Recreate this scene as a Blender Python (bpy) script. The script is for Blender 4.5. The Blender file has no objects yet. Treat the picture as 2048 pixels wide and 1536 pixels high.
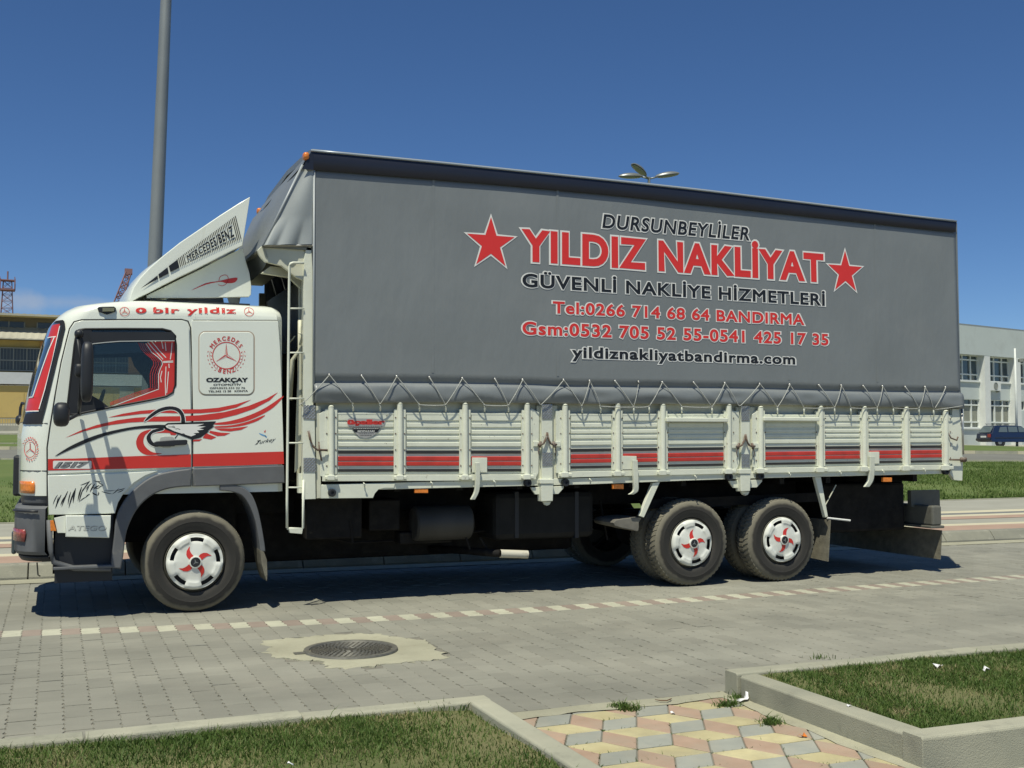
import bpy, bmesh, math, random
import numpy as np
from mathutils import Vector, Matrix
from mathutils.geometry import tessellate_polygon
R_ = math.radians
random.seed(7); rng = np.random.default_rng(7)
scn = bpy.context.scene
col = scn.collection

# ---------------------------------------------------------------- camera
FPX = 2170.0; YAW = R_(22.8); PITCH = R_(2.85); CAM = np.array([0.0, -9.75, 1.50])
cd = bpy.data.cameras.new('camera'); cam = bpy.data.objects.new('camera', cd); col.objects.link(cam)
cd.sensor_width = 36.0; cd.lens = 36.0 * FPX / 2048.0
cd.clip_start = 0.05; cd.clip_end = 6000
cam.location = CAM; cam.rotation_euler = (R_(90) + PITCH, 0, -YAW)
scn.camera = cam
# ---------------------------------------------------------------- world, sun, exposure
SUND = Vector((0.30, 0.36, -1.0)).normalized()
el = math.asin(-SUND.z); az = math.atan2(-SUND.x, -SUND.y)
w = bpy.data.worlds.new('World'); scn.world = w; w.use_nodes = True
nt = w.node_tree; bgn = nt.nodes['Background']
sky = nt.nodes.new('ShaderNodeTexSky'); sky.sky_type = 'NISHITA'; sky.sun_disc = False
sky.sun_elevation = el; sky.sun_rotation = az % (2 * math.pi)
sky.altitude = 2600; sky.air_density = 1.0; sky.dust_density = 0.0; sky.ozone_density = 6.5
nt.links.new(sky.outputs[0], bgn.inputs[0]); bgn.inputs[1].default_value = 0.11
sl = bpy.data.lights.new('sun', 'SUN'); sl.energy = 4.8; sl.angle = R_(0.5); sl.color = (1.0, 0.960, 0.80)
so = bpy.data.objects.new('sun', sl); col.objects.link(so); so.rotation_euler = SUND.to_track_quat('-Z', 'Y').to_euler()
so.location = (-10, -10, 30)
vs = scn.view_settings; vs.view_transform = 'Standard'; vs.look = 'None'; vs.exposure = 0.0; vs.gamma = 1.0; vs.use_curve_mapping = False

# ---------------------------------------------------------------- picture <-> place (fixed survey of the photograph)
_F = np.array([math.sin(YAW)*math.cos(PITCH), math.cos(YAW)*math.cos(PITCH), math.sin(PITCH)])
_R = np.array([math.cos(YAW), -math.sin(YAW), 0.0]); _U = np.cross(_R, _F)
def ray(x, y): return _F + _R*(x-1024)/FPX - _U*(y-768)/FPX
def P(x, y, Y=0.0):
    d = ray(x, y); t = (Y-CAM[1])/d[1]; return CAM + d*t
SL = -0.0065                                         # the street falls gently towards the rear of the truck
def GT(x, y, dz=0.0):
    d = ray(x, y); t = (CAM[0]*SL+dz-CAM[2])/(d[2]-SL*d[0]); return CAM + d*t
def proj(p):
    v = np.array(p)-CAM; return 1024+FPX*(v@_R)/(v@_F), 768-FPX*(v@_U)/(v@_F)

# ---------------------------------------------------------------- materials
MATS = {}
def mat(name, c, rough=0.5, metal=0.0, var=0.0, vscale=3.0, bump=0.0, bscale=40.0, dirt=None, dscale=6.0, dth=(0.55, 0.7),
        spec=0.5, coat=0.0, c2=None, streak=False, detail=6):
    if name in MATS: return MATS[name]
    m = bpy.data.materials.new(name); m.use_nodes = True; n = m.node_tree.nodes; L = m.node_tree.links
    b = n['Principled BSDF']; b.inputs['Roughness'].default_value = rough; b.inputs['Metallic'].default_value = metal
    b.inputs['Specular IOR Level'].default_value = spec; b.inputs['Coat Weight'].default_value = coat
    b.inputs['Base Color'].default_value = (*c, 1)
    geo = n.new('ShaderNodeNewGeometry'); src = geo.outputs['Position']
    cur = None
    if var or c2:
        t = n.new('ShaderNodeTexNoise'); t.inputs['Scale'].default_value = vscale; t.inputs['Detail'].default_value = detail
        L.new(src, t.inputs['Vector'])
        mr = n.new('ShaderNodeMapRange'); mr.inputs[1].default_value = 0.3; mr.inputs[2].default_value = 0.7; L.new(t.outputs[0], mr.inputs[0])
        mx = n.new('ShaderNodeMix'); mx.data_type = 'RGBA'; L.new(mr.outputs[0], mx.inputs[0])
        a = c if c2 else tuple(v*(1-var) for v in c); bb = c2 if c2 else tuple(min(1, v*(1+var)) for v in c)
        mx.inputs[6].default_value = (*a, 1); mx.inputs[7].default_value = (*bb, 1); cur = mx.outputs[2]
    if dirt:
        t = n.new('ShaderNodeTexNoise'); t.inputs['Scale'].default_value = dscale; t.inputs['Detail'].default_value = 8; t.inputs['Roughness'].default_value = 0.7
        if streak:
            mp = n.new('ShaderNodeMapping'); mp.inputs['Scale'].default_value = (1, 1, 0.25); L.new(src, mp.inputs[0]); L.new(mp.outputs[0], t.inputs['Vector'])
        else: L.new(src, t.inputs['Vector'])
        mr = n.new('ShaderNodeMapRange'); mr.inputs[1].default_value = dth[0]; mr.inputs[2].default_value = dth[1]; L.new(t.outputs[0], mr.inputs[0])
        mx = n.new('ShaderNodeMix'); mx.data_type = 'RGBA'; L.new(mr.outputs[0], mx.inputs[0])
        if cur: L.new(cur, mx.inputs[6])
        else: mx.inputs[6].default_value = (*c, 1)
        mx.inputs[7].default_value = (*dirt, 1); cur = mx.outputs[2]
    if cur: L.new(cur, b.inputs['Base Color'])
    if bump:
        t = n.new('ShaderNodeTexNoise'); t.inputs['Scale'].default_value = bscale; t.inputs['Detail'].default_value = 5; L.new(src, t.inputs['Vector'])
        bp = n.new('ShaderNodeBump'); bp.inputs['Strength'].default_value = bump; bp.inputs['Distance'].default_value = 0.01
        L.new(t.outputs[0], bp.inputs['Height']); L.new(bp.outputs[0], b.inputs['Normal'])
    MATS[name] = m; return m
M_cab = mat('cab_white_paint', (.76, .79, .70), .22, var=.03, vscale=1.5, coat=.4, dirt=(.55, .53, .42), dscale=3, dth=(.62, .85), streak=True)
M_bed = mat('bed_white_paint', (.70, .72, .60), .45, var=.05, vscale=5, dirt=(.16, .09, .05), dscale=26, dth=(.645, .69), bump=.12, bscale=30)
M_bedc = mat('bed_cream_paint', (.60, .60, .47), .5, var=.08, vscale=4, dirt=(.2, .13, .08), dscale=18, dth=(.66, .74))
M_slat = mat('slat_white_paint', (.70, .72, .60), .42, var=.05, vscale=8, dirt=(.20, .18, .13), dscale=30, dth=(.62, .70))
M_sred = mat('slat_red_paint', (.50, .04, .028), .4, var=.15, vscale=9, dirt=(.55, .4, .3), dscale=14, dth=(.70, .78))
M_sblk = mat('slat_black_paint', (.028, .028, .028), .4, var=.2, vscale=9, dirt=(.40, .38, .28), dscale=26, dth=(.68, .76))
M_red = mat('red_decal', (.60, .035, .025), .35, var=.04, coat=.2)
M_blk = mat('black_decal', (.012, .013, .015), .4)
M_wht = mat('white_decal', (.78, .78, .74), .45)
M_trim = mat('grey_plastic', (.115, .12, .125), .62, var=.1, vscale=7, bump=.15, bscale=250, dirt=(.26, .24, .19), dscale=5, dth=(.6, .9))
M_dark = mat('dark_plastic', (.018, .02, .024), .5, var=.15)
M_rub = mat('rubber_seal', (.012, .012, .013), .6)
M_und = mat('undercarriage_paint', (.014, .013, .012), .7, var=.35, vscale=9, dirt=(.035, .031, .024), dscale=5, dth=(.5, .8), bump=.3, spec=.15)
M_steel = mat('steel', (.42, .42, .40), .38, metal=.85, var=.2, vscale=20)
M_rust = mat('rusty_steel', (.13, .085, .06), .75, var=.4, vscale=40, dirt=(.3, .29, .27), dscale=30, dth=(.5, .7))
M_amb = mat('amber_lens', (.75, .22, .03), .25, var=.2, vscale=60, coat=.5)
M_rope = mat('rope', (.40, .41, .38), .9, var=.4, vscale=160)
M_flap = mat('dusty_rubber', (.17, .158, .118), .85, var=.25, vscale=12, bump=.3, bscale=60)
M_seat = mat('seat_fabric', (.03, .03, .034), .9, var=.3, vscale=30)
M_gal = mat('galvanised_pole', (.26, .28, .27), .45, metal=.35, var=.08, vscale=2, bump=.05)

def glass(name, tint, alpha, rough=.03):
    m = bpy.data.materials.new(name); m.use_nodes = True; n = m.node_tree.nodes; L = m.node_tree.links
    n.remove(n['Principled BSDF']); o = n['Material Output']
    tr = n.new('ShaderNodeBsdfTransparent'); tr.inputs[0].default_value = (*tint, 1)
    gl = n.new('ShaderNodeBsdfGlossy'); gl.inputs['Roughness'].default_value = rough; gl.inputs[0].default_value = (.9, .95, 1, 1)
    fr = n.new('ShaderNodeFresnel'); fr.inputs[0].default_value = 1.45
    mr = n.new('ShaderNodeMath'); mr.operation = 'ADD'; mr.inputs[1].default_value = alpha; L.new(fr.outputs[0], mr.inputs[0])
    mx = n.new('ShaderNodeMixShader'); L.new(mr.outputs[0], mx.inputs[0]); L.new(tr.outputs[0], mx.inputs[1]); L.new(gl.outputs[0], mx.inputs[2])
    L.new(mx.outputs[0], o.inputs[0]); return m
M_gl = glass('door_glass', (.76, .80, .78), .0)
M_smoke = glass('smoked_plastic', (.06, .06, .08), .02, .1)
M_wind = mat('windscreen_glass', (.035, .055, .075), .06, spec=.8, coat=.6)
M_bglass = mat('building_glass', (.05, .075, .085), .08, spec=.8, var=.3, vscale=.6)

# tarpaulin: grey coated fabric
def tarp_mat():
    m = mat('grey_tarpaulin', (.195, .212, .214), .42, var=.06, vscale=.9, spec=.6, dirt=(.235, .245, .24), dscale=1.3, dth=(.55, .95))
    n = m.node_tree.nodes; L = m.node_tree.links; b = n['Principled BSDF']
    geo = [x for x in n if x.type == 'NEW_GEOMETRY'][0]
    t1 = n.new('ShaderNodeTexNoise'); t1.inputs['Scale'].default_value = 2.2; t1.inputs['Detail'].default_value = 4
    mp = n.new('ShaderNodeMapping'); mp.inputs['Scale'].default_value = (1.6, 1, .6); L.new(geo.outputs['Position'], mp.inputs[0]); L.new(mp.outputs[0], t1.inputs['Vector'])
    t2 = n.new('ShaderNodeTexNoise'); t2.inputs['Scale'].default_value = 90; L.new(geo.outputs['Position'], t2.inputs['Vector'])
    b1 = n.new('ShaderNodeBump'); b1.inputs['Strength'].default_value = .28; b1.inputs['Distance'].default_value = .05; L.new(t1.outputs[0], b1.inputs['Height'])
    b2 = n.new('ShaderNodeBump'); b2.inputs['Strength'].default_value = .12; b2.inputs['Distance'].default_value = .004; L.new(t2.outputs[0], b2.inputs['Height'])
    L.new(b1.outputs[0], b2.inputs['Normal']); L.new(b2.outputs[0], b.inputs['Normal']); return m
M_tarp = tarp_mat()
M_tband = mat('navy_tarpaulin', (.014, .017, .030), .38, var=.1, vscale=2, spec=.5)

def tyre_mat():
    m = bpy.data.materials.new('tyre_rubber'); m.use_nodes = True; n = m.node_tree.nodes; L = m.node_tree.links
    b = n['Principled BSDF']; b.inputs['Roughness'].default_value = .85
    tc = n.new('ShaderNodeTexCoord'); sp = n.new('ShaderNodeSeparateXYZ'); L.new(tc.outputs['Object'], sp.inputs[0])
    cb = n.new('ShaderNodeCombineXYZ'); L.new(sp.outputs[0], cb.inputs[0]); L.new(sp.outputs[2], cb.inputs[2])
    ln = n.new('ShaderNodeVectorMath'); ln.operation = 'LENGTH'; L.new(cb.outputs[0], ln.inputs[0])
    t = n.new('ShaderNodeTexNoise'); t.inputs['Scale'].default_value = 9; t.inputs['Detail'].default_value = 8; L.new(tc.outputs['Object'], t.inputs['Vector'])
    ad = n.new('ShaderNodeMath'); ad.operation = 'MULTIPLY_ADD'; ad.inputs[1].default_value = .05; L.new(t.outputs[0], ad.inputs[0]); L.new(ln.outputs['Value'], ad.inputs[2])
    cr = n.new('ShaderNodeValToRGB'); L.new(ad.outputs[0], cr.inputs[0]); e = cr.color_ramp.elements
    e[0].position = .27; e[0].color = (.055, .050, .042, 1); e[1].position = .33; e[1].color = (.026, .025, .022, 1)
    for p, c in ((.402, (.030, .028, .024, 1)), (.424, (.150, .138, .104, 1)), (.468, (.19, .176, .132, 1)), (.49, (.13, .12, .095, 1))):
        k = e.new(p); k.color = c
    L.new(cr.outputs[0], b.inputs['Base Color'])
    bp = n.new('ShaderNodeBump'); bp.inputs['Strength'].default_value = .3; bp.inputs['Distance'].default_value = .006
    t3 = n.new('ShaderNodeTexNoise'); t3.inputs['Scale'].default_value = 70; L.new(tc.outputs['Object'], t3.inputs['Vector'])
    L.new(t3.outputs[0], bp.inputs['Height']); L.new(bp.outputs[0], b.inputs['Normal']); return m
M_tyre = tyre_mat()

# ---------------------------------------------------------------- object helpers
def tag(o, label=None, cat=None, group=None, kind=None):
    if label: o['label'] = label
    if cat: o['category'] = cat
    if group: o['group'] = group
    if kind: o['kind'] = kind
    return o
def empty(name, loc, label=None, cat=None, group=None, parent=None):
    o = bpy.data.objects.new(name, None); o.empty_display_size = .2; col.objects.link(o); o.location = loc
    if parent: o.parent = parent
    return tag(o, label, cat, group)
def link(name, me, mats, parent=None, loc=None):
    o = bpy.data.objects.new(name, me); col.objects.link(o)
    if mats is not None:
        for m in (mats if isinstance(mats, (list, tuple)) else [mats]): me.materials.append(m)
    if parent: o.parent = parent
    if loc is not None: o.location = loc
    return o
def bevel(o, w=.004, seg=2, ang=35):
    m = o.modifiers.new('bevel', 'BEVEL'); m.width = w; m.segments = seg; m.limit_method = 'ANGLE'; m.angle_limit = R_(ang); m.harden_normals = False
    return o
def copyo(o, parent=None, loc=None, rot=None):
    c = o.copy(); col.objects.link(c)
    if parent is not None: c.parent = parent
    if loc is not None: c.location = loc
    if rot is not None: c.rotation_euler = rot
    return c
def tree_copy(o, parent=None):
    c = o.copy(); col.objects.link(c); c.parent = parent
    for ch in list(o.children): tree_copy(ch, c)
    return c
class MB:
    def __init__(s, o=(0, 0, 0)): s.v = []; s.f = []; s.mi = []; s.o = np.array(o, float)
    def add(s, vs_, fs, mi=0):
        k = len(s.v); s.v += [tuple(np.array(p, float)-s.o) for p in vs_]; s.f += [tuple(i+k for i in f) for f in fs]; s.mi += [mi]*len(fs); return s
    def box(s, x0, x1, y0, y1, z0, z1, mi=0):
        return s.add([(x0,y0,z0),(x1,y0,z0),(x1,y1,z0),(x0,y1,z0),(x0,y0,z1),(x1,y0,z1),(x1,y1,z1),(x0,y1,z1)],
                     [(0,3,2,1),(4,5,6,7),(0,1,5,4),(1,2,6,5),(2,3,7,6),(3,0,4,7)], mi)
    def loft(s, rings, cap=True, closed=True, mi=0):
        n = len(rings[0]); vs_ = [p for r in rings for p in r]; fs = []
        for i in range(len(rings)-1):
            for j in range(n if closed else n-1):
                a = i*n+j; b = i*n+(j+1) % n; fs.append((a, b, b+n, a+n))
        if cap: fs.append(tuple(range(n))[::-1]); fs.append(tuple((len(rings)-1)*n+k for k in range(n)))
        return s.add(vs_, fs, mi)
    def prism(s, pts, vec, mi=0):       # pts polygon (3D), extruded by vec
        v = np.array(vec, float); return s.loft([[np.array(p, float) for p in pts], [np.array(p, float)+v for p in pts]], mi=mi)
    def tube(s, path, r, n=8, cap=True, mi=0, closed=False):
        pts = [Vector(p) for p in path]; rings = []
        up = Vector((0, 0, 1)); m = len(pts)
        for i, p in enumerate(pts):
            if closed: d = pts[(i+1) % m]-pts[i-1]
            else: d = (pts[min(i+1, m-1)]-pts[max(i-1, 0)])
            if d.length < 1e-9: d = Vector((1, 0, 0))
            d.normalize(); u = up if abs(d.dot(up)) < .95 else Vector((0, 1, 0))
            a = d.cross(u).normalized(); b = a.cross(d).normalized()
            rr = r[i] if isinstance(r, (list, tuple)) else r
            rings.append([p+a*(rr*math.cos(2*math.pi*k/n))+b*(rr*math.sin(2*math.pi*k/n)) for k in range(n)])
        if closed: rings.append(rings[0])
        return s.loft([[tuple(q) for q in rg] for rg in rings], cap=cap and not closed, mi=mi)
    def lathe(s, prof, c, axis='y', n=32, mi=0, cap=False):   # prof (r, t) about axis through c
        rings = []
        for r, t in prof:
            rg = []
            for k in range(n):
                a = 2*math.pi*k/n; ca, sa = r*math.cos(a), r*math.sin(a)
                rg.append((c[0]+ca, c[1]+t, c[2]+sa) if axis == 'y' else ((c[0]+ca, c[1]+sa, c[2]+t) if axis == 'z' else (c[0]+t, c[1]+ca, c[2]+sa)))
            rings.append(rg)
        return s.loft(rings, cap=cap, mi=mi)
    def obj(s, name, mats, parent=None, smooth=False, bev=0, loc=None, seg=2, fix=True):
        me = bpy.data.meshes.new(name); me.from_pydata(s.v, [], s.f)
        if isinstance(mats, (list, tuple)) and len(mats) > 1:
            me.polygons.foreach_set('material_index', s.mi)
        if fix:
            bm = bmesh.new(); bm.from_mesh(me); bmesh.ops.recalc_face_normals(bm, faces=bm.faces); bm.to_mesh(me); bm.free()
        if smooth:
            me.polygons.foreach_set('use_smooth', [True]*len(me.polygons))
            if smooth is not True: me.set_sharp_from_angle(angle=R_(smooth))
        o = link(name, me, mats, parent, loc if loc is not None else (tuple(s.o) if s.o.any() else None))
        if bev: bevel(o, bev, seg)
        return o
def catmull(pts, n=6, closed=False):
    p = [np.array(q, float) for q in pts]; m = len(p); out = []
    rg = range(m if closed else m-1)
    for i in rg:
        if closed: a, b, c, d = p[i-1], p[i], p[(i+1) % m], p[(i+2) % m]
        else: a, b, c, d = p[max(i-1, 0)], p[i], p[i+1], p[min(i+2, m-1)]
        for k in range(n):
            t = k/n; out.append(.5*((2*b)+(-a+c)*t+(2*a-5*b+4*c-d)*t*t+(-a+3*b-3*c+d)*t**3))
    if not closed: out.append(p[-1])
    return out
def rr(x0, y0, x1, y1, r, n=5):
    o = []
    for cx, cy, a0 in ((x1-r, y0+r, -90), (x1-r, y1-r, 0), (x0+r, y1-r, 90), (x0+r, y0+r, 180)):
        for k in range(n+1):
            a = R_(a0+90*k/n); o.append((cx+r*math.cos(a), cy+r*math.sin(a)))
    return o
def pp(pts, Y): return [P(x, y, Y) for x, y in pts]
def pprism(m, pts, Y0, Y1, mi=0):      # an outline surveyed on plane Y0, given thickness to Y1
    return m.prism(pp(pts, Y0), (0, Y1-Y0, 0), mi)
def curve_panel(name, outline, holes, Y, depth, bev, mats, parent, px=True, smooth=True):
    """sheet-metal panel in the XZ plane, front face at Y, with rounded edges and openings"""
    cu = bpy.data.curves.new(name, 'CURVE'); cu.dimensions = '2D'; cu.fill_mode = 'BOTH'
    cu.extrude = max(depth/2-bev, 0); cu.bevel_depth = bev; cu.bevel_resolution = 2; cu.offset = -bev
    for ring in [outline]+list(holes):
        q = [P(x, y, Y) for x, y in ring] if px else ring
        sp = cu.splines.new('POLY'); sp.points.add(len(q)-1); sp.use_cyclic_u = True
        for i, p in enumerate(q): sp.points[i].co = (p[0], p[2], 0, 1)
    ob = bpy.data.objects.new(name, cu); me = bpy.data.meshes.new_from_object(ob)
    bpy.data.objects.remove(ob); bpy.data.curves.remove(cu)
    for v in me.vertices: x, z, d = v.co; v.co = (x, Y+depth/2-d, z)
    me.name = name
    if smooth:
        me.polygons.foreach_set('use_smooth', [True]*len(me.polygons)); me.set_sharp_from_angle(angle=R_(50))
    return link(name, me, mats, parent)
def fill(pts3, name=None):
    return tessellate_polygon([[Vector(p) for p in pts3]])
def decal(name, pts, Y, m, parent, smooth=0, mb=None, mi=0):
    q = catmull(pts, smooth, True) if smooth else pts
    v = pp(q, Y); tris = tessellate_polygon([[Vector((p[0], p[2], 0)) for p in v]])
    o = mb or MB(); o.add(v, tris, mi)
    if mb is None: return o.obj(name, m, parent)
def strip(mb, path, wd, Y, mi=0, closed=False):    # flat printed line in the XZ plane, wd metres wide; path in px
    q = [P(x, y, Y) for x, y in path]; n = len(q); L = []; Rr = []
    for i in range(n):
        a = q[i-1] if (i > 0 or closed) else q[i]; b = q[(i+1) % n] if (i < n-1 or closed) else q[i]
        d = b-a; d = d/max(np.linalg.norm(d), 1e-9); nn = np.array([-d[2], 0, d[0]])*wd/2
        L.append(q[i]+nn); Rr.append(q[i]-nn)
    k = n if closed else n-1
    mb.add(L+Rr, [(i, (i+1) % n, n+(i+1) % n, n+i) for i in range(k)], mi)
def text_mesh(s, off=0.0, shear=0.0, res=5, space=1.0):
    """writing as faces; off thickens every stroke by a ribbon along its outline (third value: which letter a face belongs to)"""
    src = s; s = s.replace('İ', 'I').replace('ı', 'i')
    cu = bpy.data.curves.new('t', 'FONT'); cu.body = s; cu.shear = shear; cu.resolution_u = res; cu.space_character = space
    for i in range(len(s)): cu.materials.append(None)
    for i in range(len(s)): cu.body_format[i].material_index = i
    ob = bpy.data.objects.new('t', cu); me = bpy.data.meshes.new_from_object(ob)
    bpy.data.objects.remove(ob); bpy.data.curves.remove(cu)
    V = [tuple(v.co) for v in me.vertices]; F = [tuple(p.vertices) for p in me.polygons]; K = [p.material_index for p in me.polygons]; bpy.data.meshes.remove(me)
    # merge equal points, find outline loops
    key = {}; mp = []
    for v in V:
        k = (round(v[0], 5), round(v[1], 5)); mp.append(key.setdefault(k, len(key)))
    pts = [None]*len(key)
    for v, m in zip(V, mp): pts[m] = (v[0], v[1], 0.0)
    F = [tuple(mp[i] for i in f) for f in F]; FK = [(f, k) for f, k in zip(F, K) if len(set(f)) == len(f)]; F = [f for f, k in FK]; K = [k for f, k in FK]
    for k, ch in enumerate(src):
        if ch == 'ı': z_ = [(f, q) for f, q in zip(F, K) if not (q == k and all(pts[i][1] > .57 for i in f))]; F = [a for a, b in z_]; K = [b for a, b in z_]
        if ch == 'İ':
            ids = set(i for f, q in zip(F, K) if q == k for i in f); xs_ = [pts[i][0] for i in ids]; ys_ = max(pts[i][1] for i in ids)
            cx_ = (max(p for p in xs_ if True)+min(xs_))/2+shear*.13; b0 = len(pts)
            for q in range(10): pts.append((cx_+.058*math.cos(q*.62832), ys_+.135+.058*math.sin(q*.62832), 0.0))
            F.append(tuple(b0+q for q in range(10))); K.append(k)
    if off:
        ar = lambda f: sum(pts[f[i-1]][0]*pts[f[i]][1]-pts[f[i]][0]*pts[f[i-1]][1] for i in range(len(f)))
        tot = sum(ar(f) for f in F if len(f) == 3)
        E = {}
        for f, k in zip(F, K):
            g = f if (tot > 0 or len(f) == 10) else f[::-1]
            for i in range(len(g)): E[(g[i-1], g[i])] = k
        B = {a: (b, k) for (a, b), k in E.items() if (b, a) not in E}
        seen = set()
        for st in list(B):
            if st in seen: continue
            loop = []; c = st; k = B[st][1]
            while c in B and c not in seen: seen.add(c); loop.append(c); c = B[c][0]
            if len(loop) < 3: continue
            q = [np.array(pts[i][:2]) for i in loop]; keep = [i for i in range(len(q)) if np.linalg.norm(q[i]-q[i-1]) > 1e-4]; q = [q[i] for i in keep]; n = len(q)
            if n < 3: continue
            base = len(pts); quads = []
            for i in range(n):
                d0 = q[i]-q[i-1]; d0 /= np.linalg.norm(d0); d1 = q[(i+1) % n]-q[i]; d1 /= np.linalg.norm(d1)
                n0 = np.array([d0[1], -d0[0]]); n1 = np.array([d1[1], -d1[0]]); m = n0+n1; L = np.linalg.norm(m); m = m/L if L > 1e-3 else n0
                sc = min(1/max(m@n0, .05), 1.9); o_ = q[i]+m*off*sc; pts.append((q[i][0]-m[0]*off*.15, q[i][1]-m[1]*off*.15, .02)); pts.append((o_[0], o_[1], .02))
            for i in range(n): j = (i+1) % n; F.append((base+2*i, base+2*i+1, base+2*j+1, base+2*j)); K.append(k)
    return np.array(pts), F, K
CAPH = .729
def textline(mb, s, x0, x1, yb0, yb1, cap, Y, mi=0, off=0.0, shear=0.0, out=0.0, yfun=None, lift=0, space=1.0, letters=None):
    """writing whose ends and cap height were surveyed on plane Y; out = extra outline in metres"""
    A = P(x0, yb0, Y); B = P(x1, yb1, Y); Hc = P(x0, yb0-cap, Y)[2]-A[2]
    v, f, K = text_mesh(s, off, shear, 5, space); xa, xm = v[:, 0].max(), v[:, 0].min(); sx = np.linalg.norm(B-A)/(xa-xm)
    sz = Hc/(CAPH+2*off)
    if out: v, f, K = text_mesh(s, off+out/((sx+sz)/2), shear, 5, space)
    ux = (B-A)/np.linalg.norm(B-A)
    pts = []
    for p in v:
        q = A+ux*((p[0]-xm)*sx)+np.array([0, 0, 1])*((p[1]+off)*sz)
        q[1] = (yfun(q[0], q[2]) if yfun else Y)-lift-p[2]*.03; pts.append(q)
    if letters is None: mb.add(pts, f, mi); return
    nm, m, par = letters
    for k in sorted(set(K)):
        ff = [g for g, kk in zip(f, K) if kk == k]; ids = sorted(set(i for g in ff for i in g)); re_ = {a: b for b, a in enumerate(ids)}
        o = MB(); o.add([pts[i] for i in ids], [tuple(re_[i] for i in g) for g in ff]); o.obj(nm, m, par)
def c1(x, y): return (20+x/3.4133, 580+y/3.4133)
def c2(x, y): return (20+x/3.4133, 900+y/3.4133)
def c3(x, y): return (240+x/3.491, 280+y/3.491)
def c4(x, y): return (560+x/3.4133, 740+y/3.4133)
def c5(x, y): return (1080+x/4.2667, 740+y/4.2667)
def c6(x, y): return (1480+x/4.2667, 740+y/4.2667)
def c7(x, y): return (1150+x/2.6256, 930+y/2.6256)
def cw(x, y): return (90+x/4.18, 770+y/4.18)
def ce(x, y): return (380+x/10.243, 650+y/10.243)
def cv(x, y): return (140+x/6.981, 640+y/6.981)

# ================================================================ GROUND, ROAD, PAVEMENTS
def sm(t): t = np.clip(t, 0, 1); return t*t*(3-2*t)
def H(X, Y):
    X = np.asarray(X, float); Y = np.asarray(Y, float)
    v = Y+.378*(X+1.2)
    h = np.interp(v, [9, 20, 38, 48, 54, 64, 92, 400], [0, .2, .6, .917, 1.15, 1.65, 2.74, 2.9])
    fx = 1-.00014*np.clip(X, 0, 65)**2
    t = SL*np.clip(X, -40, 60)*(1-sm((v-9)/16)) * (1-sm((-Y-12)/10))
    return np.where(Y > 9, h*fx, 0)*sm((Y-9)/4)+t
def gmat(name, c, c2, s1=.6, s2=18, bump=.4, rough=.92, spots=None, sp_scale=2.0, sp=(0.5, .7)):
    m = mat(name, c, rough, c2=c2, vscale=s1, spec=.3, bump=bump, bscale=s2, dirt=spots, dscale=sp_scale, dth=sp); return m
M_soil = gmat('dry_soil', (.17, .145, .095), (.22, .19, .13), 2, 60)
M_lawn = gmat('lawn_soil', (.085, .11, .035), (.19, .175, .085), 1.2, 50, .6, spots=(.15, .135, .07), sp_scale=1.7, sp=(.52, .75))
M_field = gmat('field_grass', (.085, .13, .032), (.13, .165, .05), .35, 6, .5, spots=(.14, .13, .06), sp_scale=.9, sp=(.55, .8))
M_pave = gmat('paver_concrete', (.222, .220, .184), (.268, .263, .218), 1.1, 120, .35, spots=(.29, .28, .23), sp_scale=.9, sp=(.5, .8))
def vary(m, amt=.16, big=.12, isl=True):
    n = m.node_tree.nodes; L = m.node_tree.links; b = n['Principled BSDF']; src = b.inputs['Base Color'].links[0].from_socket
    g = n.new('ShaderNodeNewGeometry'); o = n.new('ShaderNodeObjectInfo'); a = n.new('ShaderNodeMath'); a.operation = 'ADD'; L.new(g.outputs['Random Per Island'], a.inputs[0]); L.new(o.outputs['Random'], a.inputs[1])
    f = n.new('ShaderNodeMath'); f.operation = 'FRACT'; L.new(a.outputs[0], f.inputs[0])
    t = n.new('ShaderNodeTexNoise'); t.inputs['Scale'].default_value = .55; t.inputs['Detail'].default_value = 7; t.inputs['Roughness'].default_value = .65
    mp = n.new('ShaderNodeMapping'); mp.inputs['Scale'].default_value = (.45, 1.5, 1); L.new(g.outputs['Position'], mp.inputs[0]); L.new(mp.outputs[0], t.inputs['Vector'])
    m1 = n.new('ShaderNodeMath'); m1.operation = 'MULTIPLY_ADD'; m1.inputs[1].default_value = amt; m1.inputs[2].default_value = 1-amt/2; L.new(f.outputs[0], m1.inputs[0])
    mr = n.new('ShaderNodeMapRange'); mr.inputs[1].default_value = .35; mr.inputs[2].default_value = .65; mr.inputs[3].default_value = 1-big; mr.inputs[4].default_value = 1+big*.6; L.new(t.outputs[0], mr.inputs[0])
    mu = n.new('ShaderNodeMath'); mu.operation = 'MULTIPLY'; L.new(m1.outputs[0], mu.inputs[0]); L.new(mr.outputs[0], mu.inputs[1])
    vm = n.new('ShaderNodeVectorMath'); vm.operation = 'SCALE'; L.new(src, vm.inputs[0]); L.new(mu.outputs[0], vm.inputs['Scale']); L.new(vm.outputs[0], b.inputs['Base Color'])
vary(M_pave, .15, .16)
M_joint = gmat('joint_dirt', (.165, .158, .13), (.225, .215, .175), 5, 120)
M_pred = gmat('red_paver_concrete', (.250, .205, .172), (.285, .235, .195), 6, 120, .3)
M_pwht = gmat('white_paver_concrete', (.40, .40, .31), (.46, .455, .355), 6, 120, .3, spots=(.28, .26, .2), sp_scale=14, sp=(.55, .75))
M_kerb = gmat('kerb_concrete', (.31, .31, .24), (.39, .38, .29), 3, 150, .4, spots=(.2, .2, .16), sp_scale=5, sp=(.55, .8))
M_conc = gmat('patch_concrete', (.33, .32, .235), (.39, .38, .28), 5, 90, .6, spots=(.25, .235, .17), sp_scale=10, sp=(.55, .8))
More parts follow.
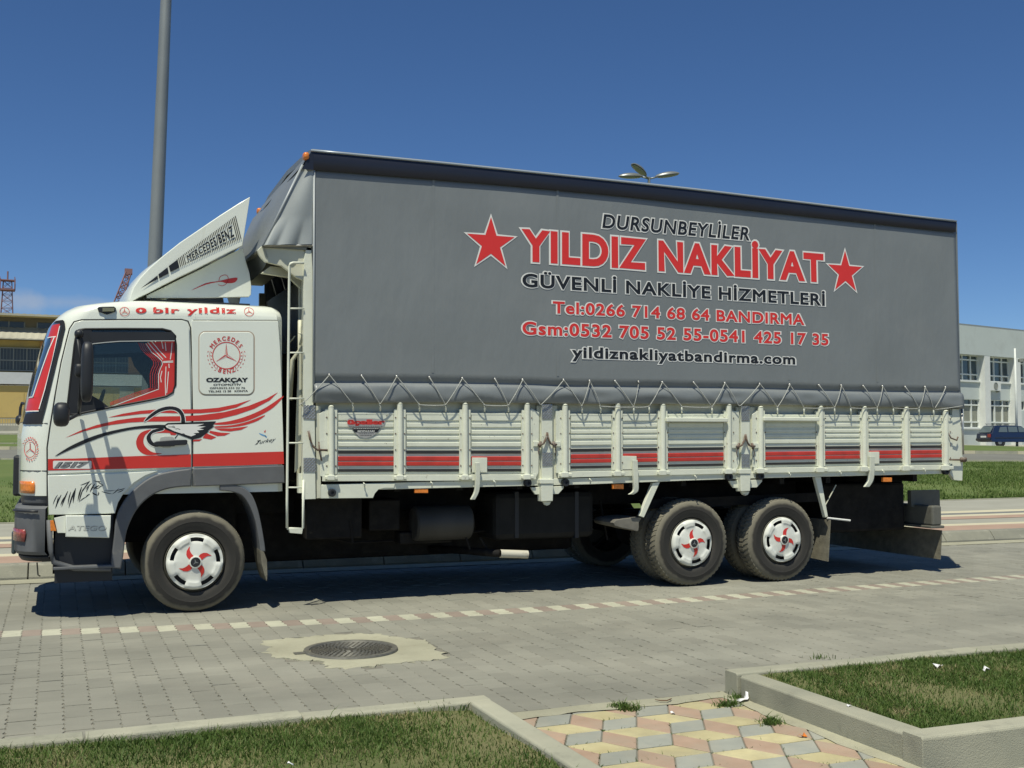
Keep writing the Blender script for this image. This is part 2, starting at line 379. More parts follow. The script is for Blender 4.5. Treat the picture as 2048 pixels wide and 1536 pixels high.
M_ty = gmat('yellow_tile', (.44, .385, .215), (.50, .45, .26), 9, 160, .3, spots=(.34, .31, .2), sp_scale=4, sp=(.45, .75))
M_tr = gmat('red_tile', (.35, .245, .175), (.40, .285, .21), 9, 160, .3, spots=(.34, .29, .22), sp_scale=4, sp=(.45, .75))
M_tg = gmat('grey_tile', (.27, .28, .245), (.32, .33, .285), 9, 160, .3, spots=(.33, .32, .26), sp_scale=4, sp=(.45, .75))
for m_ in (M_ty, M_tr, M_tg, M_kerb, M_pred, M_pwht, M_conc): vary(m_, .14, .14)
M_asph = gmat('asphalt', (.15, .15, .13), (.19, .19, .165), .5, 40, .3)
M_walk = gmat('pavement_concrete', (.29, .285, .235), (.34, .335, .28), 1.5, 60, .2)
M_band_r = gmat('pavement_red_band', (.34, .235, .175), (.39, .275, .21), 3, 80, .2)
M_band_y = gmat('pavement_pale_band', (.50, .46, .32), (.54, .50, .36), 3, 80, .2)
M_band_d = gmat('pavement_dark_band', (.15, .16, .15), (.2, .2, .19), 3, 80, .2)

def sheet(name, xs, ys, dz, m, kind='structure', zf=None, bank=None):
    xs = np.asarray(xs, float); ys = np.asarray(ys, float)
    XX, YY = np.meshgrid(xs, ys, indexing='ij'); 
    if bank is not None: YY = bank(XX, YY)
    ZZ = H(XX, YY)+dz
    if zf is not None: ZZ = ZZ+zf(XX, YY)
    v = np.stack([XX, YY, ZZ], -1).reshape(-1, 3); n = len(ys)
    f = [(i*n+j, (i+1)*n+j, (i+1)*n+j+1, i*n+j+1) for i in range(len(xs)-1) for j in range(n-1)]
    me = bpy.data.meshes.new(name); me.from_pydata(v.tolist(), [], f); me.polygons.foreach_set('use_smooth', [True]*len(f))
    return tag(link(name, me, m), kind=kind)
xg = np.concatenate([[-2500, -900, -300, -120], np.arange(-60, 121, 4), [160, 260, 500, 1200, 3500]])
yg = np.concatenate([[-600, -150, -60, -25], np.arange(-16, 3, 2), [2.95], np.arange(4, 12, 1), np.arange(12, 112, 3), [140, 200, 400, 1000, 4500]])
sheet('ground', xg, yg, -.13, M_soil)

# ---- road: base with joint dirt, pavers laid on it
YWX = [-8, -.361, .159, .904, 2.287, 3.744, 5.711, 7.935, 10.14, 16, 60]
YWV = [-.48, -.501, -.582, -.697, -.835, -.844, -.802, -.673, -.586, -.50, -.5]
def ywarp(X, Y):
    X = np.asarray(X, float); Y = np.asarray(Y, float)
    g = np.interp(X, YWX, YWV)+.70
    return Y+g*np.clip((Y+4.15)/3.3, 0, 1)*np.clip((2.9-Y)/2.0, 0, 1)
ROADY0, ROADY1 = -4.145, 2.87
sheet('road', np.concatenate([np.arange(-60, 61, 2)]), [ROADY0, -3, -2, -1, 0, 1, 2, ROADY1+.05], -.0055, M_joint)
PW, PL, AMP, GAP = .14, .27, .010, .0028
def paver_outline():
    t = [-.5, -.333, -.1667, 0, .1667, .333, .5]; s = [0, 1, -1, 1, -1, 1, 0]
    L_ = [(-PW/2+GAP/2+AMP*s[i]*.8, t[i]*(PL-GAP)) for i in range(7)]
    R2 = [(PW/2-GAP/2+AMP*s[i]*.8, t[i]*(PL-GAP)) for i in range(7)]
    return R2+L_[::-1]
PO = np.array(paver_outline()); NP_ = len(PO)
def paver_geo(h=.014):
    c = .0022
    top = [(x*(1-c*2/PW), y*(1-c*2/PL), 0) for x, y in PO]; mid = [(x, y, -c) for x, y in PO]; bot = [(x, y, -h) for x, y in PO]
    v = top+mid+bot; n = NP_
    f = [tuple(range(n))]+[(j, (j+1) % n, n+(j+1) % n, n+j)[::-1] for j in range(n)]+[(n+j, n+(j+1) % n, 2*n+(j+1) % n, 2*n+j)[::-1] for j in range(n)]
    # split the top into quads (outline is not convex)
    k = n//2; q = [(i, i+1, n-2-i, n-1-i) for i in range(k-1)]
    return v, q+f[1:]
pv, pf = paver_geo(); pva = np.array(pv)
pav_me = bpy.data.meshes.new('paver'); pav_me.from_pydata(pv, [], pf); pav_me.materials.append(M_pave)
pav_r = bpy.data.meshes.new('marking_paver_red'); pav_r.from_pydata(pv, [], pf); pav_r.materials.append(M_pred)
pav_w = bpy.data.meshes.new('marking_paver_white'); pav_w.from_pydata(pv, [], pf); pav_w.materials.append(M_pwht)
road = bpy.data.objects['road']
PATCH = [GT(*p) for p in [(528,1283),(600,1276),(640,1272),(730,1267),(800,1276),(848,1282),(872,1300),(893,1314),(850,1322),(790,1327),(700,1338),(650,1332),(640,1322),(600,1320),(545,1312),(535,1295)]]
PATCHP = [(p[0], p[1]) for p in PATCH]
def inpoly(x, y, poly):
    c = False; n = len(poly)
    for i in range(n):
        x0, y0 = poly[i]; x1, y1 = poly[i-1]
        if (y0 > y) != (y1 > y) and x < (x1-x0)*(y-y0)/(y1-y0)+x0: c = not c
    return c
cells = []
ix0, ix1 = int(-3.2/PW), int(17/PW)
mark = []
for i in range(ix0, ix1):
    x = i*PW
    st = (i % 2)*PL/2
    for j in range(-17, 16):
        y = -.70+j*PL+st
        if y+PL/2 < ROADY0+.04 or y-PL/2 > ROADY1-.03: continue
        if i % 2 == 1 and abs(y-(-.70)) < PL*.51: continue
        if j == 0 and i % 2 == 0: continue
        cells.append((x, y))
for i in range(ix0, ix1): mark.append((i*PW, i))
def placed(x, y):
    yy = float(ywarp(x, y)); return x, yy, float(H(x, yy))
loose = []; near = []
for x, y in cells:
    X, Y, Z = placed(x, y)
    if inpoly(X, Y, PATCHP): continue
    px, py = proj((X, Y, Z)); d = math.dist((X, Y, Z), CAM)
    (near if -10 < px < 2058 and py < 1545 and Y > ROADY0+PL/2-.02 else loose).append((d, X, Y, Z))
near.sort(); loose += near[300:]; near = near[:300]
for d, X, Y, Z in near:
    o = bpy.data.objects.new('paver', pav_me); col.objects.link(o); o.parent = road
    o.location = (X, Y, Z+rng.normal(0, .0012)); o.rotation_euler = (rng.normal(0, .004), rng.normal(0, .007)-SL, rng.normal(0, .006))
half = [placed(i*PW, -.70+e*PL*.75) for i in range(ix0, ix1) if i % 2 for e in (-1, 1)]
A = np.array([(X, Y, Z) for d, X, Y, Z in loose]+half); n = len(A); ysc = np.ones(n); ysc[len(loose):] = .5
V = np.repeat(pva[None], n, 0); V[:, :, 1] *= ysc[:, None]; V = V+A[:, None, :]; V[:, :, 2] += rng.normal(0, .0012, (n, 1))+pva[None, :, 0]*rng.normal(0, .008, (n, 1))
V[:, :, 1] = np.clip(V[:, :, 1], ROADY0+.002, ROADY1)
F_ = [tuple(k*len(pv)+q for q in f) for k in range(n) for f in pf]
me = bpy.data.meshes.new('paver_bed'); me.from_pydata(V.reshape(-1, 3).tolist(), [], F_)
tag(link('paver_bed', me, M_pave, road), kind='stuff')
for x, i in mark:
    X, Y, Z = placed(x, -.70)
    white = (i % 4) in (0, 1)
    white = (i % 2 == 0)
    o = bpy.data.objects.new('white_marking_paver' if white else 'red_marking_paver', pav_w if white else pav_r); col.objects.link(o); o.parent = road
    o.location = (X, Y, Z+.001); o.rotation_euler = (0, 0, rng.normal(0, .01))
# farther street surface where single pavers can no longer be told apart
sheet('far_road_surface', np.arange(17, 62, 1.5), [ROADY0+.004, -2, 0, 1.5, ROADY1], .0, M_pave)

# ---- manhole with its concrete patch
mb = MB(); q = catmull(PATCHP, 9, True); q = [(a+rng.normal(0, .016)+.02*math.sin(i_*.9), b+rng.normal(0, .014)+.02*math.sin(i_*1.3)) for i_, (a, b) in enumerate(q)]
tri = tessellate_polygon([[Vector((a, b, 0)) for a, b in q]]); n = len(q)
mb.add([(a, b, float(H(a, b))+.003) for a, b in q]+[(a*1.0, b, float(H(a, b))-.02) for a, b in q], list(tri)+[(j, (j+1) % n, n+(j+1) % n, n+j) for j in range(n)])
po = tag(mb.obj('concrete_patch', M_conc), kind='structure')
mc = (GT(607, 1302)+GT(806, 1302)+GT(708, 1280)+GT(708, 1321))/4; mcx, mcy = mc[0]-.02, mc[1]+.0; mz = float(H(mcx, mcy))+.005; MR = .335
mh = empty('manhole_cover', (mcx, mcy, mz), 'round cast iron manhole cover set in a pale concrete patch in the street', 'manhole cover')
M_iron = mat('cast_iron', (.075, .072, .06), .6, metal=.4, var=.35, vscale=30, bump=.5, bscale=120, dirt=(.24, .22, .16), dscale=20, dth=(.52, .72))
M_ironw = mat('worn_cast_iron', (.17, .165, .14), .5, metal=.4, var=.25, vscale=30)
MB().lathe([(MR-.045, .002), (MR-.04, .012), (MR-.005, .012), (MR, .0)], (0, 0, 0), 'z', 64).obj('frame_ring', M_ironw, mh, smooth=35)
MB().lathe([(0.001, .004), (MR-.05, .004), (MR-.052, -.004)], (0, 0, 0), 'z', 64).obj('lid', M_iron, mh, smooth=35)
mb = MB()
for ri in np.arange(.05, .27, .034):
    nb = int(2*math.pi*ri/.035)
    for k in range(nb):
        a0, a1 = 2*math.pi*k/nb, 2*math.pi*(k+.62)/nb
        rg = [[((ri+dr)*math.cos(a), (ri+dr)*math.sin(a), z) for dr, z in ((0, .003), (.003, .009), (.014, .009), (.017, .003))] for a in np.linspace(a0, a1, 4)]
        mb.loft(rg, closed=False, cap=False)
mb.obj('tread_pattern', M_ironw, mh)
MB().box(-MR-.07, -MR+.01, -.03, .03, 0, .008).obj('hinge', M_ironw, mh)

# ---- near kerbs and beds
def kerb_run(root, x0, y0, x1, y1, wd, top, dep, side, L=.98, m=M_kerb, name='kerb_stone'):
    """stones from (x0,y0) to (x1,y1), outer face on that line, body to the side given"""
    a = np.array([x0, y0]); b = np.array([x1, y1]); D = np.linalg.norm(b-a); u = (b-a)/D; nrm = np.array([-u[1], u[0]])*side
    n = max(1, round(D/L)); 
    for k in range(n):
        s0 = D*k/n+.004; s1 = D*(k+1)/n-.004
        j = rng.normal(0, .0035, 4)
        pts = []
        for s, jj in ((s0, 0), (s1, 1)):
            p = a+u*s; q = p+nrm*wd; h = float(H(p[0], p[1]))
            pts.append([(p[0]+nrm[0]*j[jj], p[1]+nrm[1]*j[jj], h-dep), (p[0]+nrm[0]*j[jj], p[1]+nrm[1]*j[jj], h+top-.012+j[2+jj]), (p[0]+nrm[0]*.014, p[1]+nrm[1]*.014, h+top+j[2+jj]),
                        (q[0]-nrm[0]*.01, q[1]-nrm[1]*.01, h+top+j[2+jj]), (q[0], q[1], h+top-.01+j[2+jj]), (q[0], q[1], h-dep)])
        mb = MB(); mb.loft(pts); o = mb.obj(name, m, root, bev=.004, seg=1)
kl = tag(empty('kerb', (0, 0, 0)), kind='structure')
LKX, LKY = 2.185, -4.155        # corner of the left bed
kerb_run(kl, -9, LKY, LKX, LKY, .125, .118, .1, -1)
kerb_run(kl, LKX, LKY-.127, LKX, -8.0, .125, .116, .1, -1)
RKX, RKY = 3.735, -4.155
kerb_run(kl, RKX, RKY, 22, RKY, .13, .135, .14, -1)
kerb_run(kl, RKX+.022, RKY-.132, RKX+.022, -5.635, .13, .128, .14, 1)
kerb_run(kl, RKX+.0, -5.78, 14, -5.78, .14, .138, .16, 1)
def bump_z(a, s, seed):
    r = np.random.default_rng(seed); ph = r.uniform(0, 6, 8); kx = r.normal(0, s, 8); ky = r.normal(0, s, 8)
    return lambda X, Y: sum(np.sin(X*kx[i]+Y*ky[i]+ph[i]) for i in range(8))*a/8
zb = bump_z(.035, 3.5, 3)
def bedsheet(name, x0, x1, y0, y1, base):
    return sheet(name, np.arange(x0, x1+.05, .1), np.linspace(y0, y1, max(3, int((y1-y0)/.1))), base, M_lawn, zf=zb)
bedsheet('left_bed_soil', -9, LKX-.13, -8.5, LKY-.12, .088)
bedsheet('right_bed_soil', RKX+.15, 21.9, -5.645, RKY-.125, .105)
# pavement at the bottom right corner, and below the beds
sheet('near_pavement', np.arange(2.2, 15, 1.0), [-12, -9, -7, -5.775], -.065, M_walk)

# ---- tiled path between the beds (rhombus tiles laid as tumbling blocks)
TS = .2045; ta = np.array([TS, 0]); tb_ = np.array([TS/2, -TS*.9]); tc_ = tb_-ta
path = sheet('tiled_path', np.arange(2.1, 4.1, .2), np.linspace(-8.5, -4.13, 12), -.0180, M_joint)
TO = np.array([2.773, -4.803])
def clip_poly(poly, x0, x1, y0, y1):
    def cl(pl, ins, it):
        out = []
        for i in range(len(pl)):
            a, b = pl[i-1], pl[i]
            if ins(b):
                if not ins(a): out.append(it(a, b))
                out.append(b)
            elif ins(a): out.append(it(a, b))
        return out
    def ix(v): return lambda a, b: (v, a[1]+(b[1]-a[1])*(v-a[0])/(b[0]-a[0]))
    def iy(v): return lambda a, b: (a[0]+(b[0]-a[0])*(v-a[1])/(b[1]-a[1]), v)
    for ins, it in ((lambda p: p[0] > x0, ix(x0)), (lambda p: p[0] < x1, ix(x1)), (lambda p: p[1] > y0, iy(y0)), (lambda p: p[1] < y1, iy(y1))):
        if poly: poly = cl(poly, ins, it)
    return poly
def tile(pts, m, nm):
    c = sum(np.array(p) for p in pts)/len(pts)
    pts = [tuple(c+(np.array(p)-c)*(1-.008/TS)) for p in pts]
    pts = clip_poly(pts, LKX+.012, RKX+.0, -7.4, -4.22+.03*math.sin(c[0]*9))
    if len(pts) < 3: return
    ar = abs(sum(pts[i-1][0]*pts[i][1]-pts[i][0]*pts[i-1][1] for i in range(len(pts))))/2
    if ar < .004: return
    z = float(H(*c))-.012+rng.normal(0, .0010); tx, ty = rng.normal(0, .005, 2)
    mb = MB((c[0], c[1], z)); pr = [(p[0], p[1], z+(p[0]-c[0])*tx+(p[1]-c[1])*ty) for p in pts]
    mb.prism(pr, (0, 0, -.03)); mb.obj(nm, m, path, bev=.003, seg=1)
t1 = ta+tb_; t2 = tb_+tc_
for i in range(-14, 14):
    for j in range(-14, 16):
        o = TO+i*t1+j*t2
        if not (1.9 < o[0] < 4.1 and -7.3 < o[1] < -3.6): continue
        tile([o, o+ta, o+ta+tc_, o+tc_], M_tg, 'grey_tile')
        q = o+ta; tile([q, q+tb_, q+tb_+tc_, q+tc_], M_tr, 'red_tile')
        q = o+tc_; tile([q, q+ta, q+ta+tb_, q+tb_], M_ty, 'yellow_tile')
# mortar strip where path meets the street and the right kerb
mb = MB(); xs = np.linspace(LKX, RKX, 24)
top = [(x, ROADY0+.004+.01*math.sin(x*7), float(H(x, -4.14))+.001) for x in xs]; bot = [(x, -4.235-.035*abs(math.sin(x*3.1+1))+rng.normal(0, .008), float(H(x, -4.1))-.008) for x in xs]
n = len(xs); mb.add(top+bot, [(i, i+1, n+i+1, n+i) for i in range(n-1)])
ys = np.linspace(-4.17, -5.78, 24); e0 = [(RKX+.022, y, float(H(RKX, y))-.004) for y in ys]; e1 = [(RKX-.055-.03*abs(math.sin(y*5))+rng.normal(0, .006), y, float(H(RKX, y))-.0088) for y in ys]
mb.add(e0+e1, [(i, i+1, n+i+1, n+i) for i in range(n-1)])
tag(mb.obj('mortar_strip', M_conc), kind='structure')

# ---- grass blades
def blades(name, m, n, area, hgt, wid, seed, zf, dens=None, lean=.5):
    r = np.random.default_rng(seed)
    X, Y = area(r, n)
    if dens is not None:
        k = r.uniform(0, 1, len(X)) < dens(X, Y); X, Y = X[k], Y[k]
    n = len(X); Z = H(X, Y)+zf(X, Y)-.004
    a = r.uniform(0, 2*np.pi, n); h = hgt*r.lognormal(0, .35, n); wd = wid*r.uniform(.6, 1.3, n)
    d = r.uniform(0, 2*np.pi, n); ln = h*lean*r.uniform(.1, 1.3, n)
    ux, uy = np.cos(a)*wd/2, np.sin(a)*wd/2
    base = np.stack([X, Y, Z], -1)
    v0 = base+np.stack([-ux, -uy, 0*Z], -1); v1 = base+np.stack([ux, uy, 0*Z], -1)
    mid = base+np.stack([np.cos(d)*ln*.35, np.sin(d)*ln*.35, h*.6], -1)
    v2 = mid+np.stack([ux*.8, uy*.8, 0*Z], -1); v3 = mid+np.stack([-ux*.8, -uy*.8, 0*Z], -1)
    v4 = base+np.stack([np.cos(d)*ln, np.sin(d)*ln, h*.95], -1)
    V = np.stack([v0, v1, v2, v3, v4], 1).reshape(-1, 3)
    me = bpy.data.meshes.new(name); me.vertices.add(len(V)); me.vertices.foreach_set('co', V.ravel())
    k = np.arange(n)*5
    loops = np.stack([k, k+1, k+2, k+3, k+3, k+2, k+4], -1).ravel(); me.loops.add(len(loops)); me.loops.foreach_set('vertex_index', loops)
    me.polygons.add(2*n); ls = np.stack([np.arange(n)*7, np.arange(n)*7+4], -1).ravel(); me.polygons.foreach_set('loop_start', ls)
    me.update(calc_edges=True); return tag(link(name, me, m), kind='stuff')
def blade_mat(name, c, c2, c3):
    m = bpy.data.materials.new(name); m.use_nodes = True; n = m.node_tree.nodes; L = m.node_tree.links; b = n['Principled BSDF']
    g = n.new('ShaderNodeNewGeometry'); cr = n.new('ShaderNodeValToRGB'); e = cr.color_ramp.elements
    e[0].color = (*c, 1); e[1].color = (*c3, 1); e[1].position = 1; k = e.new(.45); k.color = (*c2, 1); k = e.new(.8); k.color = (*c2, 1)
    t = n.new('ShaderNodeTexNoise'); t.inputs['Scale'].default_value = 4.2; t.inputs['Detail'].default_value = 4; L.new(g.outputs['Position'], t.inputs['Vector'])
    a = n.new('ShaderNodeMath'); a.operation = 'MULTIPLY_ADD'; a.inputs[1].default_value = .55; L.new(g.outputs['Random Per Island'], a.inputs[0])
    s = n.new('ShaderNodeMath'); s.operation = 'MULTIPLY_ADD'; s.inputs[1].default_value = 2.0; s.inputs[2].default_value = -.75; L.new(t.outputs[0], s.inputs[0]); L.new(s.outputs[0], a.inputs[2])
    L.new(a.outputs[0], cr.inputs[0]); L.new(cr.outputs[0], b.inputs['Base Color']); b.inputs['Roughness'].default_value = .6; b.inputs['Specular IOR Level'].default_value = .3
    tr = n.new('ShaderNodeBsdfTranslucent'); L.new(cr.outputs[0], tr.inputs[0]); mx = n.new('ShaderNodeMixShader'); mx.inputs[0].default_value = .25
    L.new(b.outputs[0], mx.inputs[1]); L.new(tr.outputs[0], mx.inputs[2]); L.new(mx.outputs[0], n['Material Output'].inputs[0]); return m
M_bl = blade_mat('grass_blades', (.045, .088, .015), (.092, .152, .032), (.32, .28, .14))
M_bf = blade_mat('far_grass_blades', (.07, .12, .025), (.12, .18, .04), (.22, .23, .09))
def patchy(s, th, seed):
    f = bump_z(1, s, seed); return lambda X, Y: np.clip(.66+1.6*f(X, Y)+th, .16, 1)
def rect(x0, x1, y0, y1): return lambda r, n: (r.uniform(x0, x1, n), r.uniform(y0, y1, n))
blades('left_bed_grass', M_bl, 85000, rect(-1.3, LKX-.13, -5.9, LKY-.13), .023, .0048, 1, lambda X, Y: .088+zb(X, Y), patchy(4, .05, 11), .9)
blades('right_bed_grass', M_bl, 110000, rect(RKX+.16, 8.6, -5.63, RKY-.14), .022, .0048, 2, lambda X, Y: .105+zb(X, Y), patchy(4, .1, 12), .9)
def fringe(r, n):     # uneven grass along the kerb edges
    k = r.integers(0, 3, n); t = r.uniform(0, 1, n)
    X = np.where(k == 0, -1.3+t*3.4, np.where(k == 1, RKX+.2+t*4.6, RKX+.19+np.abs(r.normal(0, .03, n)))); Y = np.where(k == 2, -5.55+t*1.3, RKY-.19-np.abs(r.normal(0, .035, n)))
    return X, Y
blades('kerb_edge_grass', M_bl, 5000, fringe, .03, .005, 5, lambda X, Y: .09+zb(X, Y), patchy(7, -.25, 13), .9)
# weeds in the joints of the path
def weeds(r, n):
    pts = []
    for i in range(-8, 9):
        for j in range(-8, 10):
            o = TO+i*t1+j*t2
            for e0, e1 in ((o, o+tc_), (o, o+ta), (o+ta, o+ta+tb_), (o+tc_, o+tc_+tb_), (o+tc_, o+tc_+ta), (o+tb_, o+tb_+ta)):
                if 2.3 < e0[0] < 3.78 and -5.7 < e0[1] < -4.2: pts.append((e0, e1))
    k = r.integers(0, len(pts), n); t = r.beta(.5, .5, n)*.999
    w_ = np.random.default_rng(4).uniform(0, 1, len(pts))**2.5
    keep = r.uniform(0, 1, n) < w_[k]
    X = np.array([pts[a][0][0]+(pts[a][1][0]-pts[a][0][0])*b for a, b in zip(k, t)])+r.normal(0, .004, n); Y = np.array([pts[a][0][1]+(pts[a][1][1]-pts[a][0][1])*b for a, b in zip(k, t)])+r.normal(0, .004, n)
    return X[keep], Y[keep]
blades('joint_weeds', M_bl, 3800, weeds, .013, .005, 6, lambda X, Y: -.02+0*X, None, 1.2)
def clump_area(cs, s): 
    def f(r, n):
        k = r.integers(0, len(cs), n); c = np.array(cs)
        return c[k, 0]+r.normal(0, s, n)*1.6, c[k, 1]+r.normal(0, s, n)
    return f
wk = [GT(x, y)[:2] for x, y in [(1235, 1411), (1250, 1413), (1265, 1416), (1452, 1408), (1462, 1406), (1540, 1440), (1545, 1444), (1478, 1394)]]
blades('path_edge_weeds', M_bl, 900, clump_area(wk, .018), .028, .006, 8, lambda X, Y: -.01+0*X, None, 1.2)
tk = [GT(x, y, .08)[:2] for x, y in [(840, 1420), (855, 1423), (905, 1420), (915, 1418), (385, 1490), (400, 1480), (1640, 1318), (1833, 1320), (1690, 1330), (1560, 1352)]]
blades('tall_grass_tufts', M_bl, 300, clump_area(tk, .03), .028, .006, 9, lambda X, Y: .085+0*X, None, .6)

# ---- far kerb, pavement with coloured bands, lawn, road, car park
fk = tag(empty('kerb', (0, 0, 0)), kind='structure')
M_kerb2 = gmat('worn_kerb_concrete', (.20, .20, .165), (.29, .285, .225), 2.5, 60, .4, spots=(.38, .37, .30), sp_scale=4, sp=(.55, .75))
x = -12.0
while x < 40:
    L = .98; p = []
    for xx in (x+.006, x+L-.006):
        h = float(H(xx, 3)); y0 = 2.95; p.append([(xx, y0, h-.1), (xx, y0+.015, h+.02), (xx, y0+.10, h+.135), (xx, y0+.13, h+.15), (xx, y0+.26, h+.152), (xx, y0+.26, h-.1)])
    mb = MB(); mb.loft(p); mb.obj('kerb_stone', M_kerb2, fk, bev=.006, seg=1); x += L
def bandsheet(name, y0, y1, dz, m): return sheet(name, np.arange(-14, 60, 2.0), np.linspace(y0, y1, max(2, int((y1-y0)/.8)+1)), dz, m)
sheet('gutter_strip', np.arange(-14, 60, 2.0), [ROADY1-.33, ROADY1+.02], .006, M_conc)
yb = [float(GT(2048, y, .15)[1]) for y in (1056, 1047, 1043.5, 1035, 1030, 1027, 1024, 1020.5, 1008)]
bandsheet('pavement', 3.2, 9.2, .145, M_walk)
bandsheet('pavement_red_band', 3.215, yb[1], .151, M_band_r); bandsheet('pavement_pale_band', yb[1], yb[2], .151, M_band_y)
bandsheet('pavement_red_band', yb[3], yb[4], .151, M_band_r); bandsheet('pavement_pale_band', yb[4], yb[5], .151, M_band_y)
bandsheet('pavement_dark_band', yb[5], yb[6], .151, M_band_d); bandsheet('pavement_pale_band', yb[6], yb[7], .151, M_band_y)
mb = MB()
for x in np.arange(-12, 40, 1.0):
    z0 = float(H(x, 9.2)); z1 = float(H(x+1, 9.2)); mb.loft([[(x+.004, 9.2, z0-.1), (x+.004, 9.2, z0+.16), (x+.004, 9.3, z0+.16), (x+.004, 9.3, z0-.1)], [(x+.996, 9.2, z1-.1), (x+.996, 9.2, z1+.16), (x+.996, 9.3, z1+.16), (x+.996, 9.3, z1-.1)]])
tag(mb.obj('pavement_edging', M_kerb), kind='structure')
def vbank(v0, v1):     # strips that follow v = Y + .378 (X + 1.2)
    return lambda X, T: v0+(v1-v0)*T-.378*(X+1.2)
XS = np.arange(-40, 100, 2.5)
lz = lambda X, Y: .12-.08*sm((Y-9)/12)
sheet('lawn', XS, np.linspace(0, 1, 26), 0, M_field, zf=lz, bank=lambda X, T: 9.3+(38-.378*(X+1.2)-9.3)*T)
sheet('far_road', XS, np.linspace(0, 1, 5), .05, M_asph, bank=vbank(38, 47.5))
sheet('grass_strip', XS, np.linspace(0, 1, 4), .06, M_field, bank=vbank(47.5, 64))
sheet('yard_paving', XS, np.linspace(0, 1, 8), .045, M_walk, bank=vbank(64, 112))
def vkerb(v, m, w_=.35, h=.16, x0=-40, x1=100):
    mb = MB(); st = 2.0
    for k, x in enumerate(np.arange(x0, x1, st)):
        pts = []
        for xx in (x+.01, x+st-.01):
            y = v-.378*(xx+1.2); z = float(H(xx, y)); pts.append([(xx, y, z-.1), (xx, y, z+h), (xx, y+w_, z+h), (xx, y+w_, z-.1)])
        mb.loft(pts, mi=k % 2)
    o = mb.obj('far_kerb', m); return tag(o, kind='structure')
vkerb(37.8, [M_kerb, M_kerb], .3, .1); vkerb(47.3, [M_band_y, M_kerb], .5, .2); vkerb(53.5, [M_kerb, M_kerb], .4, .12, -40, 20); vkerb(63.8, [M_kerb, M_kerb], .4, .15, -40, 20)
def farlawn(r, n):
    px = r.uniform(1760, 2060, n); k = r.uniform(0, 1, n) < .22; px = np.where(k, r.uniform(-20, 560, n), px)
    Y = 9.4+(r.uniform(0, 1, n)**1.6)*14; d = _F[None]+_R[None]*(px[:, None]-1024)/FPX; t = (Y-CAM[1])/d[:, 1]; return CAM[0]+d[:, 0]*t, Y
blades('far_lawn_grass', M_bf, 42000, farlawn, .055, .016, 21, lambda X, Y: lz(X, Y), patchy(1.2, .1, 14), .7)

# ---- litter
def litter(name, label, pts, m, z=0):
    mb = MB(); mb.add(pts, [tuple(range(len(pts)))]) if len(pts) < 5 else None
    if len(pts) >= 5:
        n = len(pts)//2; mb.add(pts, [(i, i+1, n+i+1, n+i) for i in range(n-1)])
    o = mb.obj(name, m, smooth=True); s = o.modifiers.new('t', 'SOLIDIFY'); s.thickness = .0012
    return tag(o, label, 'litter')
M_paper = mat('paper', (.80, .80, .80), .7, dirt=(.45, .42, .45), dscale=60, dth=(.55, .7))
g = GT(1477, 1402, 0.0); gx, gy, gz = g[0]-.02, g[1], float(H(g[0], g[1]))-.0
litter('paper_scrap', 'small crumpled white paper leaning on the concrete kerb of the right bed', [(RKX-.045, gy+.028, gz-.004), (RKX-.02, gy+.036, gz+.004), (RKX+.002, gy+.022, gz+.006), (RKX+.008, gy+.026, gz+.016), (RKX+.012, gy+.024, gz+.022), (RKX+.016, gy+.026, gz+.046),
        (RKX-.050, gy-.012, gz-.004), (RKX-.028, gy-.020, gz+.010), (RKX+.000, gy-.018, gz+.008), (RKX+.009, gy-.016, gz+.016), (RKX+.013, gy-.006, gz+.022), (RKX+.017, gy+.002, gz+.044)], M_paper)
for lab, x, y, s, m in (('bright white crumpled scrap in the grass of the right bed', 1876, 1334, .03, M_paper), ('dull pale scrap farther right in the grass of the right bed', 1972, 1342, .028, M_paper),
                        ('tiny white scrap in the grass beside the inner side of the path kerb', 1698, 1412, .012, M_paper), ('small orange wrapper lying at the kerb foot on the tiled path', 1604, 1474, .02, M_amb),
                        ('tiny white fleck lying on the joint of the tiled path', 1345, 1427, .012, M_paper), ('small white petal at the bottom edge in the left grass bed', 580, 1531, .014, M_paper)):
    onpath = 'path' in lab and 'grass' not in lab
    g = GT(x, y, -.008 if onpath else .128)
    a = rng.uniform(0, 3); r_ = np.random.default_rng(int(x))
    pts = []
    for rr_ in (0, 1):
        for k in range(4):
            pts.append((g[0]+s*(k/1.5-1), g[1]+s*(rr_-.5)*1.3+r_.normal(0, s*.2), g[2]+abs(r_.normal(.4, .4))*s))
    litter('litter_scrap', lab, pts, m)
mb = MB(); tw = [GT(x, y, .008) for x, y in [(1310, 1399), (1322, 1401), (1334, 1401), (1343, 1397), (1340, 1400)]]; mb.tube(tw, [.002, .004, .004, .003, .002], 5)
tag(mb.obj('dry_twig', mat('dry_wood', (.16, .1, .06), .9)), 'thin brown dry twig lying where the tiled path meets the street', 'twig')

# ================================================================ TRUCK
truck = empty('truck', (0, 0, 0), 'white cargo truck with red wing decals and a grey lettered tarpaulin over its bed', 'truck')
T = truck
YC = 0.0          # face of the cab side;  bed side face is at YB
YB = -0.08
W = 2.42          # width of the truck
def zof(y, px=60, Y=.2): return float(P(px, y, Y)[2])
